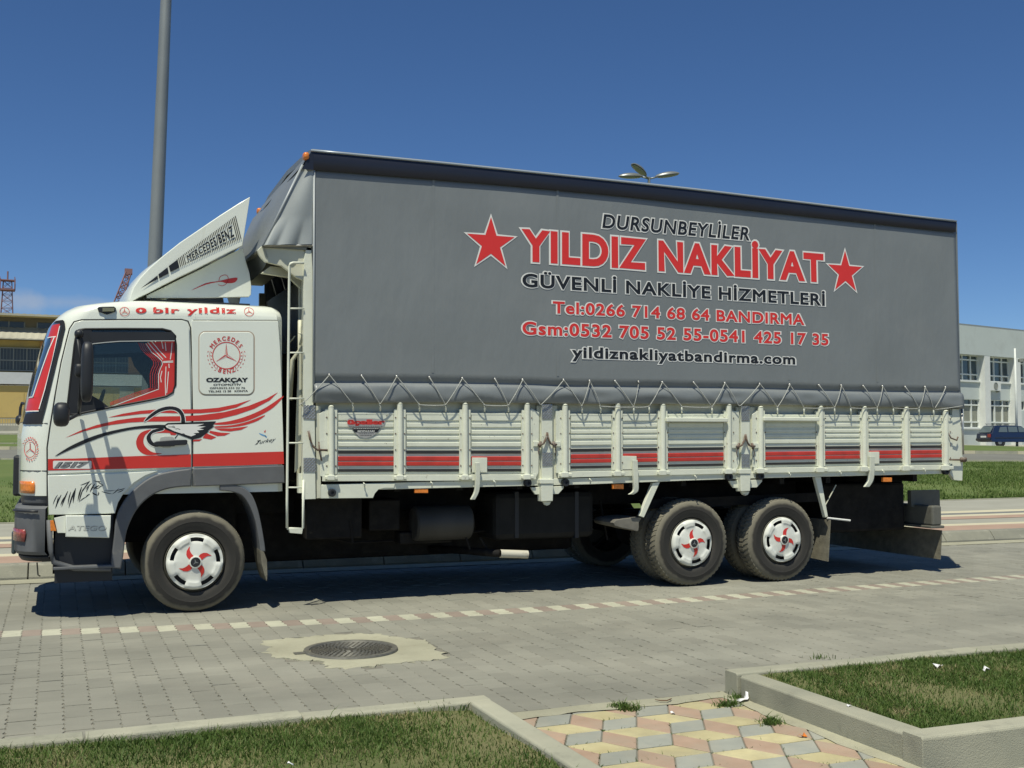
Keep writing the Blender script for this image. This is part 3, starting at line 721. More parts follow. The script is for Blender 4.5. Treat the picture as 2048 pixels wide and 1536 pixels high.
# ---- cab shell: rings with a rounded front corner; silhouette surveyed from the photograph
RX, RY = .24, .34
sil = [(985, 40), (940, 40), (900, 41), (873, 41), (848, 45), (824, 52.5), (776, 64.5), (721, 79), (678, 94.5), (650, 105), (639, 110.5), (629, 121), (622, 131), (614, 148), (608.5, 180), (605, 215), (603, 250)]
LV = [(float(P(px, y, RY*.8)[2]), float(P(px, y, RY*.8)[0])) for y, px in sil]
CZ = [a for a, b in LV]; CX = [b for a, b in LV]
def xf(z): return float(np.interp(z, CZ, CX))
ZT = CZ[-1]
def yin(z): t = max(0, (z-(ZT-.14))/.14); return .014+.13*(1-math.sqrt(max(0, 1-t*t)))
def xr(z): t = max(0, (z-(ZT-.14))/.14); return 1.885-.02*(z-1.2)/1.5-.09*(1-math.sqrt(max(0, 1-t*t)))
def ring(z, off=0.0, na=10):
    x0 = xf(z)-off; ya = yin(z)-off; yb = W-yin(z)+off; xb = xr(z)+off; r = []
    r.append((xb-.05, ya, z)); 
    for k in range(5): r.append((xb-.05+(x0+RX-xb+.05)*(k+1)/5.0, ya, z)) if k < 4 else None
    for k in range(na+1):
        a = math.pi/2*k/na; r.append((x0+RX*(1-math.sin(a)), ya+RY*(1-math.cos(a)), z))
    for k in range(1, 7): y = ya+RY+(yb-ya-2*RY)*k/7; r.append((x0-.05*math.sin(math.pi*k/7), y, z))
    for k in range(na+1):
        a = math.pi/2*(1-k/na); r.append((x0+RX*(1-math.sin(a)), yb-RY*(1-math.cos(a)), z))
    for k in range(4): r.append((x0+RX+(xb-.05-x0-RX)*(k+1)/5.0, yb, z))
    r.append((xb-.05, yb, z)); r.append((xb, yb-.05, z)); r.append((xb, ya+.05, z))
    return r
def corner_pt(z, a, off=0.0):
    x0 = xf(z)-off; ya = yin(z)-off; return np.array([x0+RX*(1-math.sin(a)), ya+RY*(1-math.cos(a)), z])
def mesh_from(mb):
    me = bpy.data.meshes.new('m'); me.from_pydata(mb.v, [], mb.f); bm = bmesh.new(); bm.from_mesh(me); bmesh.ops.recalc_face_normals(bm, faces=bm.faces); bm.to_mesh(me); bm.free(); return me
zs = sorted(set([CZ[0]-.02]+CZ[1:]+list(np.linspace(ZT-.13, ZT, 6))))
mo = MB(); mo.loft([ring(z) for z in zs]); me_o = mesh_from(mo)
mi_ = MB(); mi_.loft([[(p[0], p[1], z) for p in ring(z, -.055)] for z in np.linspace(1.20, ZT-.07, 9)]); me_i = mesh_from(mi_)
ob = bpy.data.objects.new('a', me_o); oi = bpy.data.objects.new('b', me_i)
WIN = [(153, 668), (158, 660), (170, 658), (250, 657.5), (325, 658), (341, 662), (350.5, 672), (352, 690), (351, 770), (346, 785), (332, 793), (300, 800), (220, 815), (150, 829), (137, 829), (134, 822), (141, 760), (149, 690)]
mw = MB(); mw.prism([P(x, y, YC) for x, y in WIN], (0, 0, 0)) if False else None
mw.prism([P(x, y, YC)+np.array([0, -.3, 0]) for x, y in WIN], (0, 3.2, 0)); me_w = mesh_from(mw); oc = bpy.data.objects.new('c', me_w)
for o_ in (ob, oi, oc): col.objects.link(o_)
for cut in (oi, oc):
    m_ = ob.modifiers.new('b', 'BOOLEAN'); m_.operation = 'DIFFERENCE'; m_.object = cut; m_.solver = 'EXACT'
dg = bpy.context.evaluated_depsgraph_get(); me_c = bpy.data.meshes.new_from_object(ob.evaluated_get(dg))
for o_ in (ob, oi, oc): bpy.data.objects.remove(o_)
me_c.materials.clear(); me_c.name = 'cab_shell'
cab = link('cab_shell', me_c, [M_cab, M_seat], T)
for p in me_c.polygons:
    c = p.center; ins = 1.1 < c.z < ZT-.03 and c.x < xr(c.z)-.03 and inpoly(c.x, c.y, [(a_[0], a_[1]) for a_ in ring(c.z, -.028)])
    p.material_index = 1 if ins else 0; p.use_smooth = True
me_c.set_sharp_from_angle(angle=R_(40))
# ---- side panels of the cab, near side
DOOR = [(96, 948), (96, 895), (101, 860), (112, 790), (124, 725), (135, 680), (141, 657), (150, 645), (163, 641.5), (250, 640.5), (363, 640.5), (374, 644), (378, 655), (380, 740), (382, 830), (383, 934), (320, 937), (250, 941), (150, 946)]
door = curve_panel('door', catmull(DOOR[:0], 1) if False else DOOR, [WIN], YC, .016, .0035, M_cab, T)
SP = [(383, 641.5), (470, 641.5), (556, 642), (560.5, 700), (563.5, 780), (566, 860), (568, 928), (500, 930), (387.5, 934), (386.5, 830), (384, 700)]
side = curve_panel('side_panel', SP, [], YC, .016, .0035, M_cab, T)
pnl = curve_panel('blanked_window', rr(399, 664, 507.5, 789, 12), [], YC-.006, .012, .005, M_cab, side)
mb = MB(); strip(mb, rr(398, 663, 508.5, 790, 13), .010, YC-.001, 0, True); mb.obj('rubber_seal', mat('panel_seal', (.42, .34, .26), .6), side)
# far side: the same panels as one door skin each
for nm, pl, hl in (('door', DOOR, [WIN]), ('side_panel', SP, [])):
    o_ = curve_panel(nm, pl, hl, YC, .016, .0035, M_cab, T); 
    for v in o_.data.vertices: v.co.y = W-v.co.y
    o_.data.flip_normals()
# dark strips painting the shade inside the shut lines
mb = MB(); strip(mb, [(94.5, 1040), (94, 895), (99, 858), (110, 790), (122, 725), (133, 680), (139, 657), (148, 643.5), (163, 639.5), (363, 638.8), (376, 642), (381, 655), (384, 740), (385.2, 934)], .010, YC+.011); mb.obj('door_gap_shade', M_rub, T)
mb = MB(); strip(mb, [(386, 640.2), (555, 640.6)], .006, YC+.011); mb.obj('panel_gap_shade', M_rub, T)
# lower panel with the step, grey wheel arch trim
LOW = [(95.5, 951), (150, 949.5), (250, 945.5), (315, 942), (290, 952), (268, 966), (247, 987), (236, 1006), (230, 1027), (150, 1029), (97, 1030)]
low = curve_panel('lower_panel', LOW, [], YC-.004, .05, .006, M_cab, T)
arch_o = catmull([(383, 937), (345, 942), (310, 951), (283, 967), (258, 990), (241, 1015), (232, 1040), (228, 1075), (224, 1110), (222, 1136)], 4)
arch_i = catmull([(242, 1138), (247, 1110), (251, 1075), (258, 1050), (272, 1022), (294, 998), (322, 982), (352, 975), (383, 973)], 4)
curve_panel('wheel_arch_trim', arch_o+arch_i, [], YC-.03, .10, .012, M_trim, T)
curve_panel('sill_trim', [(386, 937), (568, 931), (570, 966), (500, 969), (386, 973)], [], YC-.028, .09, .010, M_trim, T)
# red band, number plate '1517'
bd = MB(); d1 = [(96, 918), (150, 917), (250, 913), (382, 908.5), (382, 934), (250, 937.5), (150, 940), (96, 941)]
decal('', d1, YC-.0020, None, None, 0, bd); decal('', [(386, 908), (480, 905.5), (567, 903), (568, 928), (480, 931), (386, 933)], YC-.0020, None, None, 0, bd); bd.obj('red_band', M_red, T)
mb = MB(); decal('', rr(106, 921.5, 183, 937.5, 2.5), YC-.0030, None, None, 0, mb); mb.obj('badge_plate', M_wht, T)
mb = MB(); textline(mb, '1517', 108.5, 179, 935.8, 934.2, 11.5, YC-.0048, 0, .05, .35); textline(mb, '1517', 108, 179.6, 936.2, 934.6, 12.3, YC-.0038, 1, .09, .35)
mb.obj('badge_lettering', [mat('badge_grey', (.22, .23, .23), .4), M_blk], T)
# steps below the door
curve_panel('step_board', [(131, 1031), (222, 1031), (221.5, 1054), (219, 1076), (131, 1074)], [], YC-.03, .05, .008, M_cab, T)
mb = MB(); textline(mb, 'ATEGO', 135.5, 212, 1061, 1061, 10.5, YC-.0315, 0, .012, .15); mb.obj('raised_lettering', mat('raised_white', (.62, .63, .56), .35), T)
mb = MB(); textline(mb, 'ATEGO', 136.5, 213, 1062, 1062, 10.5, YC-.0308, 0, .012, .15); mb.obj('lettering_drop_shade', mat('drop_shade_grey', (.28, .29, .26), .5), T)  # grey offset copy paints the shade cast by the raised letters
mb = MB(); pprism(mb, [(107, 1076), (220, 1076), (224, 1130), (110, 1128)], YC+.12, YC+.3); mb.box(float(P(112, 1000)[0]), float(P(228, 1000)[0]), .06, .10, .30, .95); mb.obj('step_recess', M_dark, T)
mb = MB(); 
for a in ([(98, 1040), (101, 1100), (107, 1124), (150, 1137), (222, 1138)],): mb.tube([P(x, y, YC-.0) for x, y in a], .022, 8)
mb.obj('step_frame', M_trim, T, smooth=True)
mb = MB(); mb.box(float(P(107, 1100)[0]), float(P(226, 1100)[0]), -.03, .22, zof(1138, 150, 0)-.0, zof(1132, 150, 0)); mb.obj('step', M_trim, T, bev=.006)
mb = MB(); pprism(mb, [(100, 1041), (107, 1041), (113, 1062), (101, 1062)], YC-.02, YC+.02); mb.obj('side_reflector', M_amb, T, bev=.003)
mb = MB(); pprism(mb, [(108, 1036), (131, 1031), (131, 1066), (115, 1066)], YC+.0, YC+.05); mb.obj('lamp_panel', M_cab, T, bev=.003)
# corner panel features laid on the curved front corner
def corner_solve(px, y):
    a0, best = 0, 1e9; z = float(P(px, y, .05)[2])
    for a in np.linspace(0, math.pi/2*.98, 90):
        p = corner_pt(z, a); qx, qy = proj(p); e = abs(qx-px)
        if e < best: best, a0 = e, a
    for it in range(2):
        p = corner_pt(z, a0); z += (proj(p)[1]-y)*p_scale(p)
    return z, a0
def p_scale(p): return float((np.array(p)-CAM)@_F)/FPX
def corner_strip(mb, rows, off, mi=0, nx=4, full=False):
    R0 = []
    for y, xl, x_r in rows:
        z, ar = corner_solve(x_r, y); z2, al = corner_solve(xl, y) if xl is not None else (z, math.pi/2)
        R0.append([tuple(corner_pt(z, al+(ar-al)*k/nx, off)) for k in range(nx+1)])
    v = [p for r in R0 for p in r]; n = nx+1
    mb.add(v, [(i*n+j, i*n+j+1, (i+1)*n+j+1, (i+1)*n+j) for i in range(len(rows)-1) for j in range(nx)], mi)
GR = [(641, 126), (644, 129.5), (655, 130.5), (690, 122), (740, 109.5), (800, 95), (843, 84)]
mb = MB(); corner_strip(mb, [(y, None, x) for y, x in GR], .005, nx=8)
wz = [(corner_solve(x, y)[0]) for y, x in GR]
fr = [[tuple(corner_pt(z, math.pi/2, .005))]+[(xf(z)-.005-.05*math.sin(math.pi*k/7), yin(z)+RY+(W-2*yin(z)-2*RY)*k/7, z) for k in range(1, 7)]+[tuple(np.array([1, -1, 1])*corner_pt(z, math.pi/2*(1-k/8), .005)+np.array([0, W, 0])) for k in range(8)] for z in wz]
n = len(fr[0]); mb.add([p for r in fr for p in r], [(i*n+j, i*n+j+1, (i+1)*n+j+1, (i+1)*n+j) for i in range(len(fr)-1) for j in range(n-1)])
wsc = mb.obj('windscreen', M_wind, T, smooth=True)
mb = MB(); corner_strip(mb, [(640, 112, 127), (643, 110, 130.5), (655, 106+19, 131.5), (690, 117, 123.5), (740, 104.5, 111), (800, 89.5, 96.5), (822, 80, 91), (826, 53, 90), (848, 47, 84.5)], .008); mb.obj('windscreen_seal', M_rub, T, smooth=True)
mb = MB(); corner_strip(mb, [(648, 106, 122), (652, 104, 121), (660, 102, 120), (673, 98, 116), (674.5, 104, 116), (690, 103, 113), (720, 94, 106), (760, 80.5, 96), (795, 69, 87.5), (796, 58, 87), (810, 56, 83), (821, 54, 79)], .0095, nx=4); mb.obj('windscreen_red_strip', M_red, T, smooth=True)
mb = MB(); corner_strip(mb, [(672.5, 97, 114), (674.3, 97, 114)], .011); corner_strip(mb, [(674, 110, 112), (700, 98.5, 100.5), (740, 84.5, 86.5), (793, 67, 69)], .011)
corner_strip(mb, [(652, 121, 122.2), (673, 116.5, 117.7), (720, 106.5, 107.7), (780, 91.5, 92.7), (818, 80, 81.5)], .011); corner_strip(mb, [(793, 58, 68), (795, 58, 68)], .011); corner_strip(mb, [(821, 54, 80), (823, 54, 80)], .011); mb.obj('windscreen_white_lining', M_wht, T)
mb = MB(); corner_strip(mb, [(846, 46, 96), (847.5, 46, 96)], .003); corner_strip(mb, [(941, 41, 94), (943, 41, 94)], .003); mb.obj('corner_gap', M_rub, T)
# grey corner below, bumper
def band_loft(name, y0, y1, off, m, rng_=(0, 1), bv=.01, x1=None):
    z0 = zof(y1, 60, .15); z1 = zof(y0, 60, .15); rs = []
    for z in (z0, z0+.03, z1-.02, z1):
        o_ = off-(.02 if z in (z0, z1) else 0); r = []
        xx = (x1 if x1 is not None else xf(1.3)+RX+.0)
        x0 = xf(1.3)-o_
        r.append((xx, .02-o_, z))
        for k in range(9): a = math.pi/2*k/8; r.append((x0+RX*(1-math.sin(a)), .02-o_+RY*(1-math.cos(a)), z))
        for k in range(9): a = math.pi/2*(1-k/8); r.append((x0+RX*(1-math.sin(a)), W-.02+o_-RY*(1-math.cos(a)), z))
        r.append((xx, W-.02+o_, z)); rs.append(r)
    mb = MB(); mb.loft(rs); return mb.obj(name, m, T, smooth=40)
XD = float(P(94, 1000)[0])
band_loft('headlamp_panel', 942, 1012, -.008, mat('front_grey_plastic', (.075, .078, .082), .5, var=.1), x1=XD-.004)
band_loft('bumper', 1011, 1108, .035, M_trim, x1=XD-.012)
band_loft('lower_bumper', 1107, 1122, .0, M_dark, x1=XD-.03)
# headlamps and turn signals wrapped on the corner
def corner_patch(name, rows, off, m):
    mb = MB(); corner_strip(mb, rows, off, nx=5); o_ = mb.obj(name, m, T, smooth=True); s_ = o_.modifiers.new('s', 'SOLIDIFY'); s_.thickness = .012; s_.offset = 0; return o_
def corner_ext(z): pass
_cx = CX[:]; 
CZ2 = [0.0]+CZ; CX2 = [CX[0]]+CX; CZ, CX = CZ2, CX2
corner_patch('turn_signal', [(963, 42, 69), (970, 42, 71), (980, 42, 71), (987, 42, 69)], .006, M_amb)
corner_patch('fog_lamp', [(1058, 36, 60), (1066, 36, 63), (1082, 36, 60)], .042, mat('red_lamp_glass', (.30, .06, .05), .2, coat=.5, var=.5, vscale=30))
corner_patch('bumper_edge', [(1020, 33, 88), (1024, 33, 88)], .048, M_dark)
for z, y0 in ((.62, .35), (.62, W-.75)):
    mb = MB(); mb.box(CX[0]-.06, CX[0]-.02, y0, y0+.40, z-.1, z+.1); mb.obj('headlamp', M_bglass, T, bev=.02)
mb = MB(); mb.box(CX[0]-.065, CX[0]+.02, .55, W-.55, 1.0, 1.35); mb.obj('grille', M_dark, T, bev=.02)
mb = MB(); mb.tube([P(74, 1125, .3), P(76, 1150, .3), P(80, 1152, .32)], .006, 6); mb.obj('tow_pin', M_flap, T)

# ---- door window: seal, glass, wind deflector, quarter frame, curtain film
mb = MB(); mb.tube([P(x, y, YC+.002) for x, y in WIN], .010, 6, closed=True); mb.obj('window_seal', M_rub, door, smooth=True)
gw = MB(); gw.prism([P(x, y, YC+.022) for x, y in WIN], (0, .004, 0)); gl_ = gw.obj('window_glass', M_gl, door)
gw = MB(); gw.prism([P(x, y, YC)+np.array([0, W-.03, 0]) for x, y in WIN], (0, .004, 0)); gw.obj('window_glass', M_gl, T)
mb = MB(); pprism(mb, [(131, 829), (140, 758), (148, 700), (153, 670), (158, 661), (170, 659), (183, 660), (186, 668), (176, 700), (164, 760), (160, 800), (157, 828)], YC-.004, YC+.006); mb.obj('quarter_frame', M_dark, door, bev=.002)
mb = MB(); pprism(mb, [(157, 829), (160, 800), (182, 790), (200, 800), (218, 814)], YC+.004, YC+.014); mb.obj('mirror_triangle', M_dark, door, bev=.002)
mb = MB()
arcp = [(176, 664), (345, 664), (349, 672), (350, 681), (300, 681.5), (240, 682), (200, 684), (184, 690)]
pprism(mb, arcp, YC-.014, YC-.010); mb.obj('wind_deflector', M_dark, door)
mb = MB(); pprism(mb, [(163, 700), (184, 688), (186, 740), (182, 797), (158, 798)], YC-.016, YC-.006); mb.obj('wind_deflector_front', M_dark, door, bev=.003)
mb = MB(); strip(mb, [cv(283, 345), cv(330, 330), cv(500, 312), (240, 682.5), (300, 681.8), cv(1460, 290)], .007, YC-.0155); mb.obj('deflector_edge', mat('pale_edge', (.5, .52, .5), .4), door)
mb = MB(); pprism(mb, [(190, 684), (350, 681), (350, 702), (290, 705), (240, 707), (190, 709)], YC+.027, YC+.029); mb.obj('sun_band', M_smoke, door)
fm = MB()
decal('', [cv(*p) for p in [(562, 1225), (760, 1150), (1000, 1060), (1240, 970), (1235, 870), (1235, 760), (1262, 680), (1290, 620), (1285, 580), (1240, 530), (1160, 470), (1110, 420), (1060, 330), (1120, 310), (1480, 300), (1475, 600), (1470, 960), (1440, 1040), (1360, 1075), (1000, 1150), (700, 1215), (580, 1240)]], YC+.0205, None, None, 0, fm)
for k, dx in enumerate((22, 52, 84, 115)):
    strip(fm, [cv(x-dx, y-dx*.12) for x, y in [(1070, 330), (1110, 420), (1165, 480), (1240, 540), (1283, 590), (1285, 640), (1255, 700), (1235, 770), (1235, 880), (1240, 970)]], .004, YC+.0205)
    strip(fm, [cv(1240-dx, 970-dx*.12-6), cv(1000-dx*1.1, 1060-dx*.25), cv(560, 1190-k*12)], .004, YC+.0205)
fm.obj('curtain_film', M_red, door)
fm = MB()
strip(fm, [cv(x, y) for x, y in [(562, 1215), (760, 1140), (1000, 1052), (1238, 965), (1236, 870), (1236, 760), (1260, 680), (1290, 620), (1283, 575), (1230, 520), (1140, 450), (1060, 330)]], .006, YC+.0195)
for ln in ([(1085, 310), (1160, 400), (1300, 550)], [(1140, 300), (1210, 380), (1240, 420), (1340, 525)], [(1280, 300), (1300, 400)], [(1330, 310), (1340, 430)], [(1425, 310), (1415, 450), (1400, 550)], [(1300, 580), (1440, 572)], [(1300, 594), (1440, 588)], [(1340, 650), (1330, 850), (1335, 1050)], [(1375, 720), (1350, 1020)], [(1380, 610), (1385, 670)], [(1285, 710), (1262, 800), (1275, 870)], [(1070, 200), (1130, 300)], [(1120, 200), (1200, 310)]):
    strip(fm, [cv(x, y) for x, y in ln], .007, YC+.0195)
fm.obj('curtain_lining', M_wht, door)
# interior
def seat(y0):
    mb = MB(); mb.box(.55, 1.1, y0, y0+.5, 1.25, 1.45); mb.box(1.0, 1.16, y0, y0+.5, 1.4, 2.05); mb.box(1.0, 1.12, y0+.12, y0+.38, 2.05, 2.3); return mb.obj('seat', M_seat, T, bev=.04)
seat(.25); seat(1.65)
mb = MB(); mb.box(CX[3]+.1, .15, .1, W-.1, 1.2, 1.62); mb.obj('dashboard', M_seat, T, bev=.04)
mb = MB(); mb.tube([(.33+.06*math.cos(a), .5+.22*math.sin(a), 1.72+.2*math.cos(a)) for a in np.linspace(0, 2*math.pi, 25)[:-1]], .014, 6, closed=True); mb.tube([(.33, .5, 1.72), (.1, .5, 1.5)], .02, 6); mb.obj('steering_wheel', M_dark, T, smooth=True)
mb = MB(); q = [(262, 676), (352, 676), (352, 800), (318, 806), (300, 806), (296, 770), (285, 752), (268, 732), (262, 715)]
mb.prism([P(x, y, W-.10) for x, y in q], (0, .01, 0)); mb.obj('far_window_curtain', M_seat, T)
mb = MB(); mb.prism([P(x, y, W-.12) for x, y in [(185, 676), (352, 676), (352, 712), (185, 716)]], (0, .01, 0)); mb.obj('far_sun_visor', M_seat, T)
# door handle
hd = curve_panel('door_handle', [cw(*p) for p in [(915, 478), (935, 470), (1080, 460), (1180, 457), (1192, 465), (1190, 492), (1175, 500), (1090, 505), (1080, 512), (960, 514), (920, 510), (908, 495)]], [], YC-.035, .028, .006, M_dark, door)
curve_panel('grip_recess', [cw(*p) for p in [(960, 455), (965, 437), (1000, 430), (1060, 430), (1078, 440), (1080, 462), (1060, 500), (1050, 522), (990, 524), (960, 512)]], [], YC-.010, .006, .002, mat('handle_cup', (.45, .46, .42), .4), hd)
# mirrors
mr_ = MB(); mr_.tube([P(158, 664, -.02), P(155, 670, -.22), P(160, 700, -.30), P(163, 745, -.32), P(160, 800, -.30), P(158, 829, -.05)], .016, 8); mr_.tube([P(125, 845, -.36), P(150, 832, -.2), P(160, 828, -.02)], .015, 8)
ma = mr_.obj('mirror_arm', M_dark, T, smooth=True)
def ell(c, r, n1=14, n2=9, mb=None, m=0, p=2.5):
    mb = mb or MB(); rs = []
    for i in range(n2+1):
        t = math.pi*(i/n2-.5); ct, st = math.cos(t), math.sin(t); s2 = abs(ct)**(2/p)
        rs.append([(c[0]+r[0]*s2*math.copysign(abs(math.cos(a))**(2/p), math.cos(a)), c[1]+r[1]*s2*math.copysign(abs(math.sin(a))**(2/p), math.sin(a)), c[2]+r[2]*math.copysign(abs(st)**(2/p), st)) for a in [2*math.pi*k/n1+.01 for k in range(n1)]])
    mb.loft(rs, mi=m); return mb
c = P(158, 668, -.22); ell(c, (.036, .06, .036)).obj('mirror_knuckle', M_dark, ma, smooth=True)
c = P(159, 741, -.34); ell(c, (.036, .05, .055), p=4).obj('mirror_clamp', M_dark, ma, smooth=True)
c = P(174, 744, -.40); ell(c, (.048, .13, .245), p=4).obj('mirror_housing', M_dark, T, smooth=True)
c = P(123, 829, -.40); ell(c, (.062, .12, .098), p=3.2).obj('wide_angle_mirror', M_dark, T, smooth=True)
# far side mirror seen past the windscreen
mb = MB(); mb.tube([P(50, 808, 2.6), P(44, 806, 2.75), P(41, 815, 2.75), P(39, 838, 2.75)], .014, 6); mb.obj('mirror_arm', M_dark, T); ell(P(42, 840, 2.75), (.055, .12, .055)).obj('wide_angle_mirror', M_dark, T, smooth=True)
# roof marker lamp on the cab edge
curve_panel('roof_marker_lamp', [(195, 616), (198, 613.5), (228, 613), (232, 616), (231, 623), (214, 629), (197, 623)], [], YC-.0, .02, .004, M_dark, T)
mb = MB(); pprism(mb, [(205, 615.5), (229, 615.5), (228, 622.5), (205, 623)], YC-.012, YC-.006); mb.obj('roof_marker_glass', mat('marker_glass', (.20, .19, .10), .15, coat=.6), T)

# ---- cab decals
def star3(mb, cx_, cy_, r, Y, mi=0, aspect=1.0, w_=.13):
    for k in range(3):
        a = R_(-90+120*k); 
        for sgn in (1, -1):
            b = a+sgn*R_(60); pts = [(cx_, cy_), (cx_+r*w_*aspect*math.cos(b), cy_+r*w_*math.sin(b)), (cx_+r*aspect*math.cos(a), cy_+r*math.sin(a))]
            if sgn == 1: decal('', pts, Y, None, None, 0, mb, mi)
            else: strip(mb, [pts[1], pts[2]], .0022, Y, mi)
def circ(cx_, cy_, r, asp=1, n=28): return [(cx_+r*asp*math.cos(2*math.pi*k/n), cy_+r*math.sin(2*math.pi*k/n)) for k in range(n)]
def arctext(mb, s, cx_, cy_, r, a0, a1, cap, Y, mi=0, flip=False, off=.03):
    for i, ch in enumerate(s):
        a = R_(a0+(a1-a0)*i/(len(s)-1)); v, f, _k = text_mesh(ch, off); sc = cap*float(P(cx_, cy_, Y)[2]-P(cx_, cy_+1, Y)[2])/.73
        c0 = P(cx_+r*math.cos(a), cy_-r*math.sin(a), Y); rot = (a-math.pi/2) if not flip else (a+math.pi/2)
        w_ = v[:, 0].mean(); xm = (v[:, 0].max()+v[:, 0].min())/2; pts = []
        for p in v:
            x, y = (p[0]-xm)*sc*.95, (p[1]-.365)*sc
            pts.append((c0[0]+x*math.cos(rot)-y*math.sin(rot), Y-p[2]*.03, c0[2]+x*math.sin(rot)+y*math.cos(rot)))
        mb.add(pts, f, mi)
YD = YC-.0078
mb = MB(); ecx, ecy = 452.7, 711.0
strip(mb, circ(ecx, ecy, 26.6, 1.03, 40), .0075, YD, 0, True)
star3(mb, ecx, ecy, 23.5, YD, 0)
arctext(mb, 'MERCEDES', ecx, ecy, 34.5, 146, 34, 8.4, YD); arctext(mb, 'BENZ', ecx, ecy, 31.8, 247, 295, 8.6, YD, flip=True)
for sgn in (-1, 1):
    strip(mb, [(ecx+sgn*x, ecy+y) for x, y in [(32.5, -9), (33.8, 0), (31, 11), (25, 21), (17.5, 29)]], .0024, YD)
    for t in range(6):
        a = R_(12-13*t); 
        for rr_, an in ((37.4, .9), (30.6, -.9)):
            px_, py_ = ecx+sgn*rr_*math.cos(a)*1.0, ecy-rr_*math.sin(a)*.98; q = an+.5*t
            decal('', [(px_+sgn*(u*math.cos(q)-v_*math.sin(q)), py_+(u*math.sin(q)+v_*math.cos(q))) for u, v_ in ((-2.2, 0), (0, .9), (2.2, 0), (0, -.9))], YD, None, None, 0, mb)
mb.obj('round_emblem', M_red, side)
mb = MB(); textline(mb, 'OZAKÇAY', *ce(330, 0)[:1], ce(1192, 0)[0], ce(0, 1172)[1], ce(0, 1168)[1], 9.4, YD, 0, .055, 0); textline(mb, 'OTOMOTİV', ce(478, 0)[0], ce(1050, 0)[0], ce(0, 1246)[1], ce(0, 1240)[1], 4.2, YD, 0, .03)
textline(mb, 'GSM:0532.333 22 76', ce(405, 0)[0], ce(1130, 0)[0], ce(0, 1312)[1], ce(0, 1308)[1], 4.0, YD, 0, .02); textline(mb, 'TEL:342 12 28   KONYA', ce(375, 0)[0], ce(1188, 0)[0], ce(0, 1382)[1], ce(0, 1370)[1], 4.2, YD, 0, .03)
mb.obj('workshop_lettering', M_blk, side)
YE = YC-.0016
mb = MB()
A_ = [(525, 272), (650, 240), (800, 215), (930, 205), (1165, 203), (1300, 203), (1450, 190), (1600, 160), (1725, 122), (1600, 188), (1450, 224), (1300, 236), (1165, 238), (960, 232), (800, 242), (650, 260)]
B_ = [(165, 443), (300, 380), (430, 335), (600, 295), (750, 274), (870, 266), (1000, 262), (1165, 260), (1300, 252), (1500, 226), (1700, 175), (1850, 115), (1948, 60), (1880, 128), (1750, 198), (1600, 250), (1450, 286), (1300, 300), (1165, 302), (1000, 305), (850, 306), (700, 314), (550, 334), (400, 366), (280, 402)]
C_ = [(1425, 318), (1550, 300), (1700, 256), (1850, 186), (1995, 90), (1935, 165), (1850, 227), (1700, 296), (1560, 327), (1430, 332)]
D_ = [(1430, 345), (1560, 336), (1700, 304), (1840, 250), (1780, 298), (1660, 338), (1540, 354), (1425, 356)]
E_ = [(1415, 362), (1560, 362), (1700, 345), (1640, 375), (1550, 388), (1470, 382)]
F2 = [(1380, 382), (1470, 398), (1550, 402), (1500, 424), (1440, 427), (1372, 398)]
G2 = [(1345, 402), (1432, 437), (1390, 456), (1318, 444)]
H2 = [(1315, 452), (1290, 470), (1235, 472), (1242, 458)]
I2 = [(880, 372), (800, 400), (762, 470), (780, 540), (850, 585), (980, 575), (900, 562), (842, 520), (822, 470), (840, 415), (885, 388)]
J2 = [(885, 404), (940, 376), (1020, 372), (1095, 402), (1088, 418), (1050, 416), (1042, 402), (960, 400)]
def cut_join(q): return q
for q, s_ in ((A_, 0), (B_, 0), (C_, 3), (D_, 3), (E_, 0), (F2, 0), (G2, 0), (H2, 0), (I2, 3), (J2, 3)):
    decal('', [cw(*p) for p in (q)], YE, None, None, s_, mb)
mb.obj('wing_decal', M_red, T)
mb = MB()
K_ = [(80, 598), (200, 518), (350, 448), (500, 398), (700, 355), (850, 338), (1000, 334), (1002, 362), (850, 362), (700, 377), (500, 426), (350, 482), (200, 545)]
L_ = [(828, 310), (870, 255), (950, 200), (1040, 178), (1120, 195), (1163, 250), (1170, 322), (1140, 320), (1136, 262), (1100, 218), (1040, 206), (960, 225), (890, 270)]
N_ = [(985, 362), (900, 376), (850, 430), (862, 482), (905, 512), (950, 515), (945, 498), (905, 480), (884, 440), (902, 402), (985, 378)]
O_ = [(1000, 335), (1025, 318), (1430, 303), (1400, 345), (1420, 342), (1360, 385), (1372, 388), (1300, 440), (1230, 457), (1160, 430), (1000, 368)]
strip(mb, [cw(1112, 412), cw(1085, 446)], .006, YE-.0010)
for q, s_ in ((K_, 3), (L_, 3), (N_, 3), (O_, 0)): decal('', [cw(*p) for p in q], YE-.0012, None, None, s_, mb)
mb.obj('bird_decal', M_blk, T)
mb = MB()
decal('', [cw(*p) for p in [(1008, 342), (1032, 331), (1330, 325), (1268, 345), (1345, 346), (1290, 362), (1330, 372), (1270, 380), (1290, 398), (1240, 404), (1262, 414), (1222, 430), (1150, 408), (1080, 386), (1014, 354)]], YE-.0022, None, None, 0, mb)
mb.obj('bird_decal_white', M_wht, T)
mb = MB()
for a, b in (((1065, 345), (1085, 352)), ((1090, 368), (1130, 372)), ((1030, 350), (1090, 360)), ((1150, 405), (1175, 420))): strip(mb, [cw(*a), cw((a[0]+b[0])/2, (a[1]+b[1])/2-5), cw(*b)], .004, YE-.003)
mb.obj('bird_decal_lines', M_blk, T)
# white edging of the ring decals
mb = MB()
for q in (L_, N_): strip(mb, catmull([cw(*p) for p in q], 3, True), .012, YE-.0006, 0, True)
mb.obj('ring_decal_edging', M_wht, T)
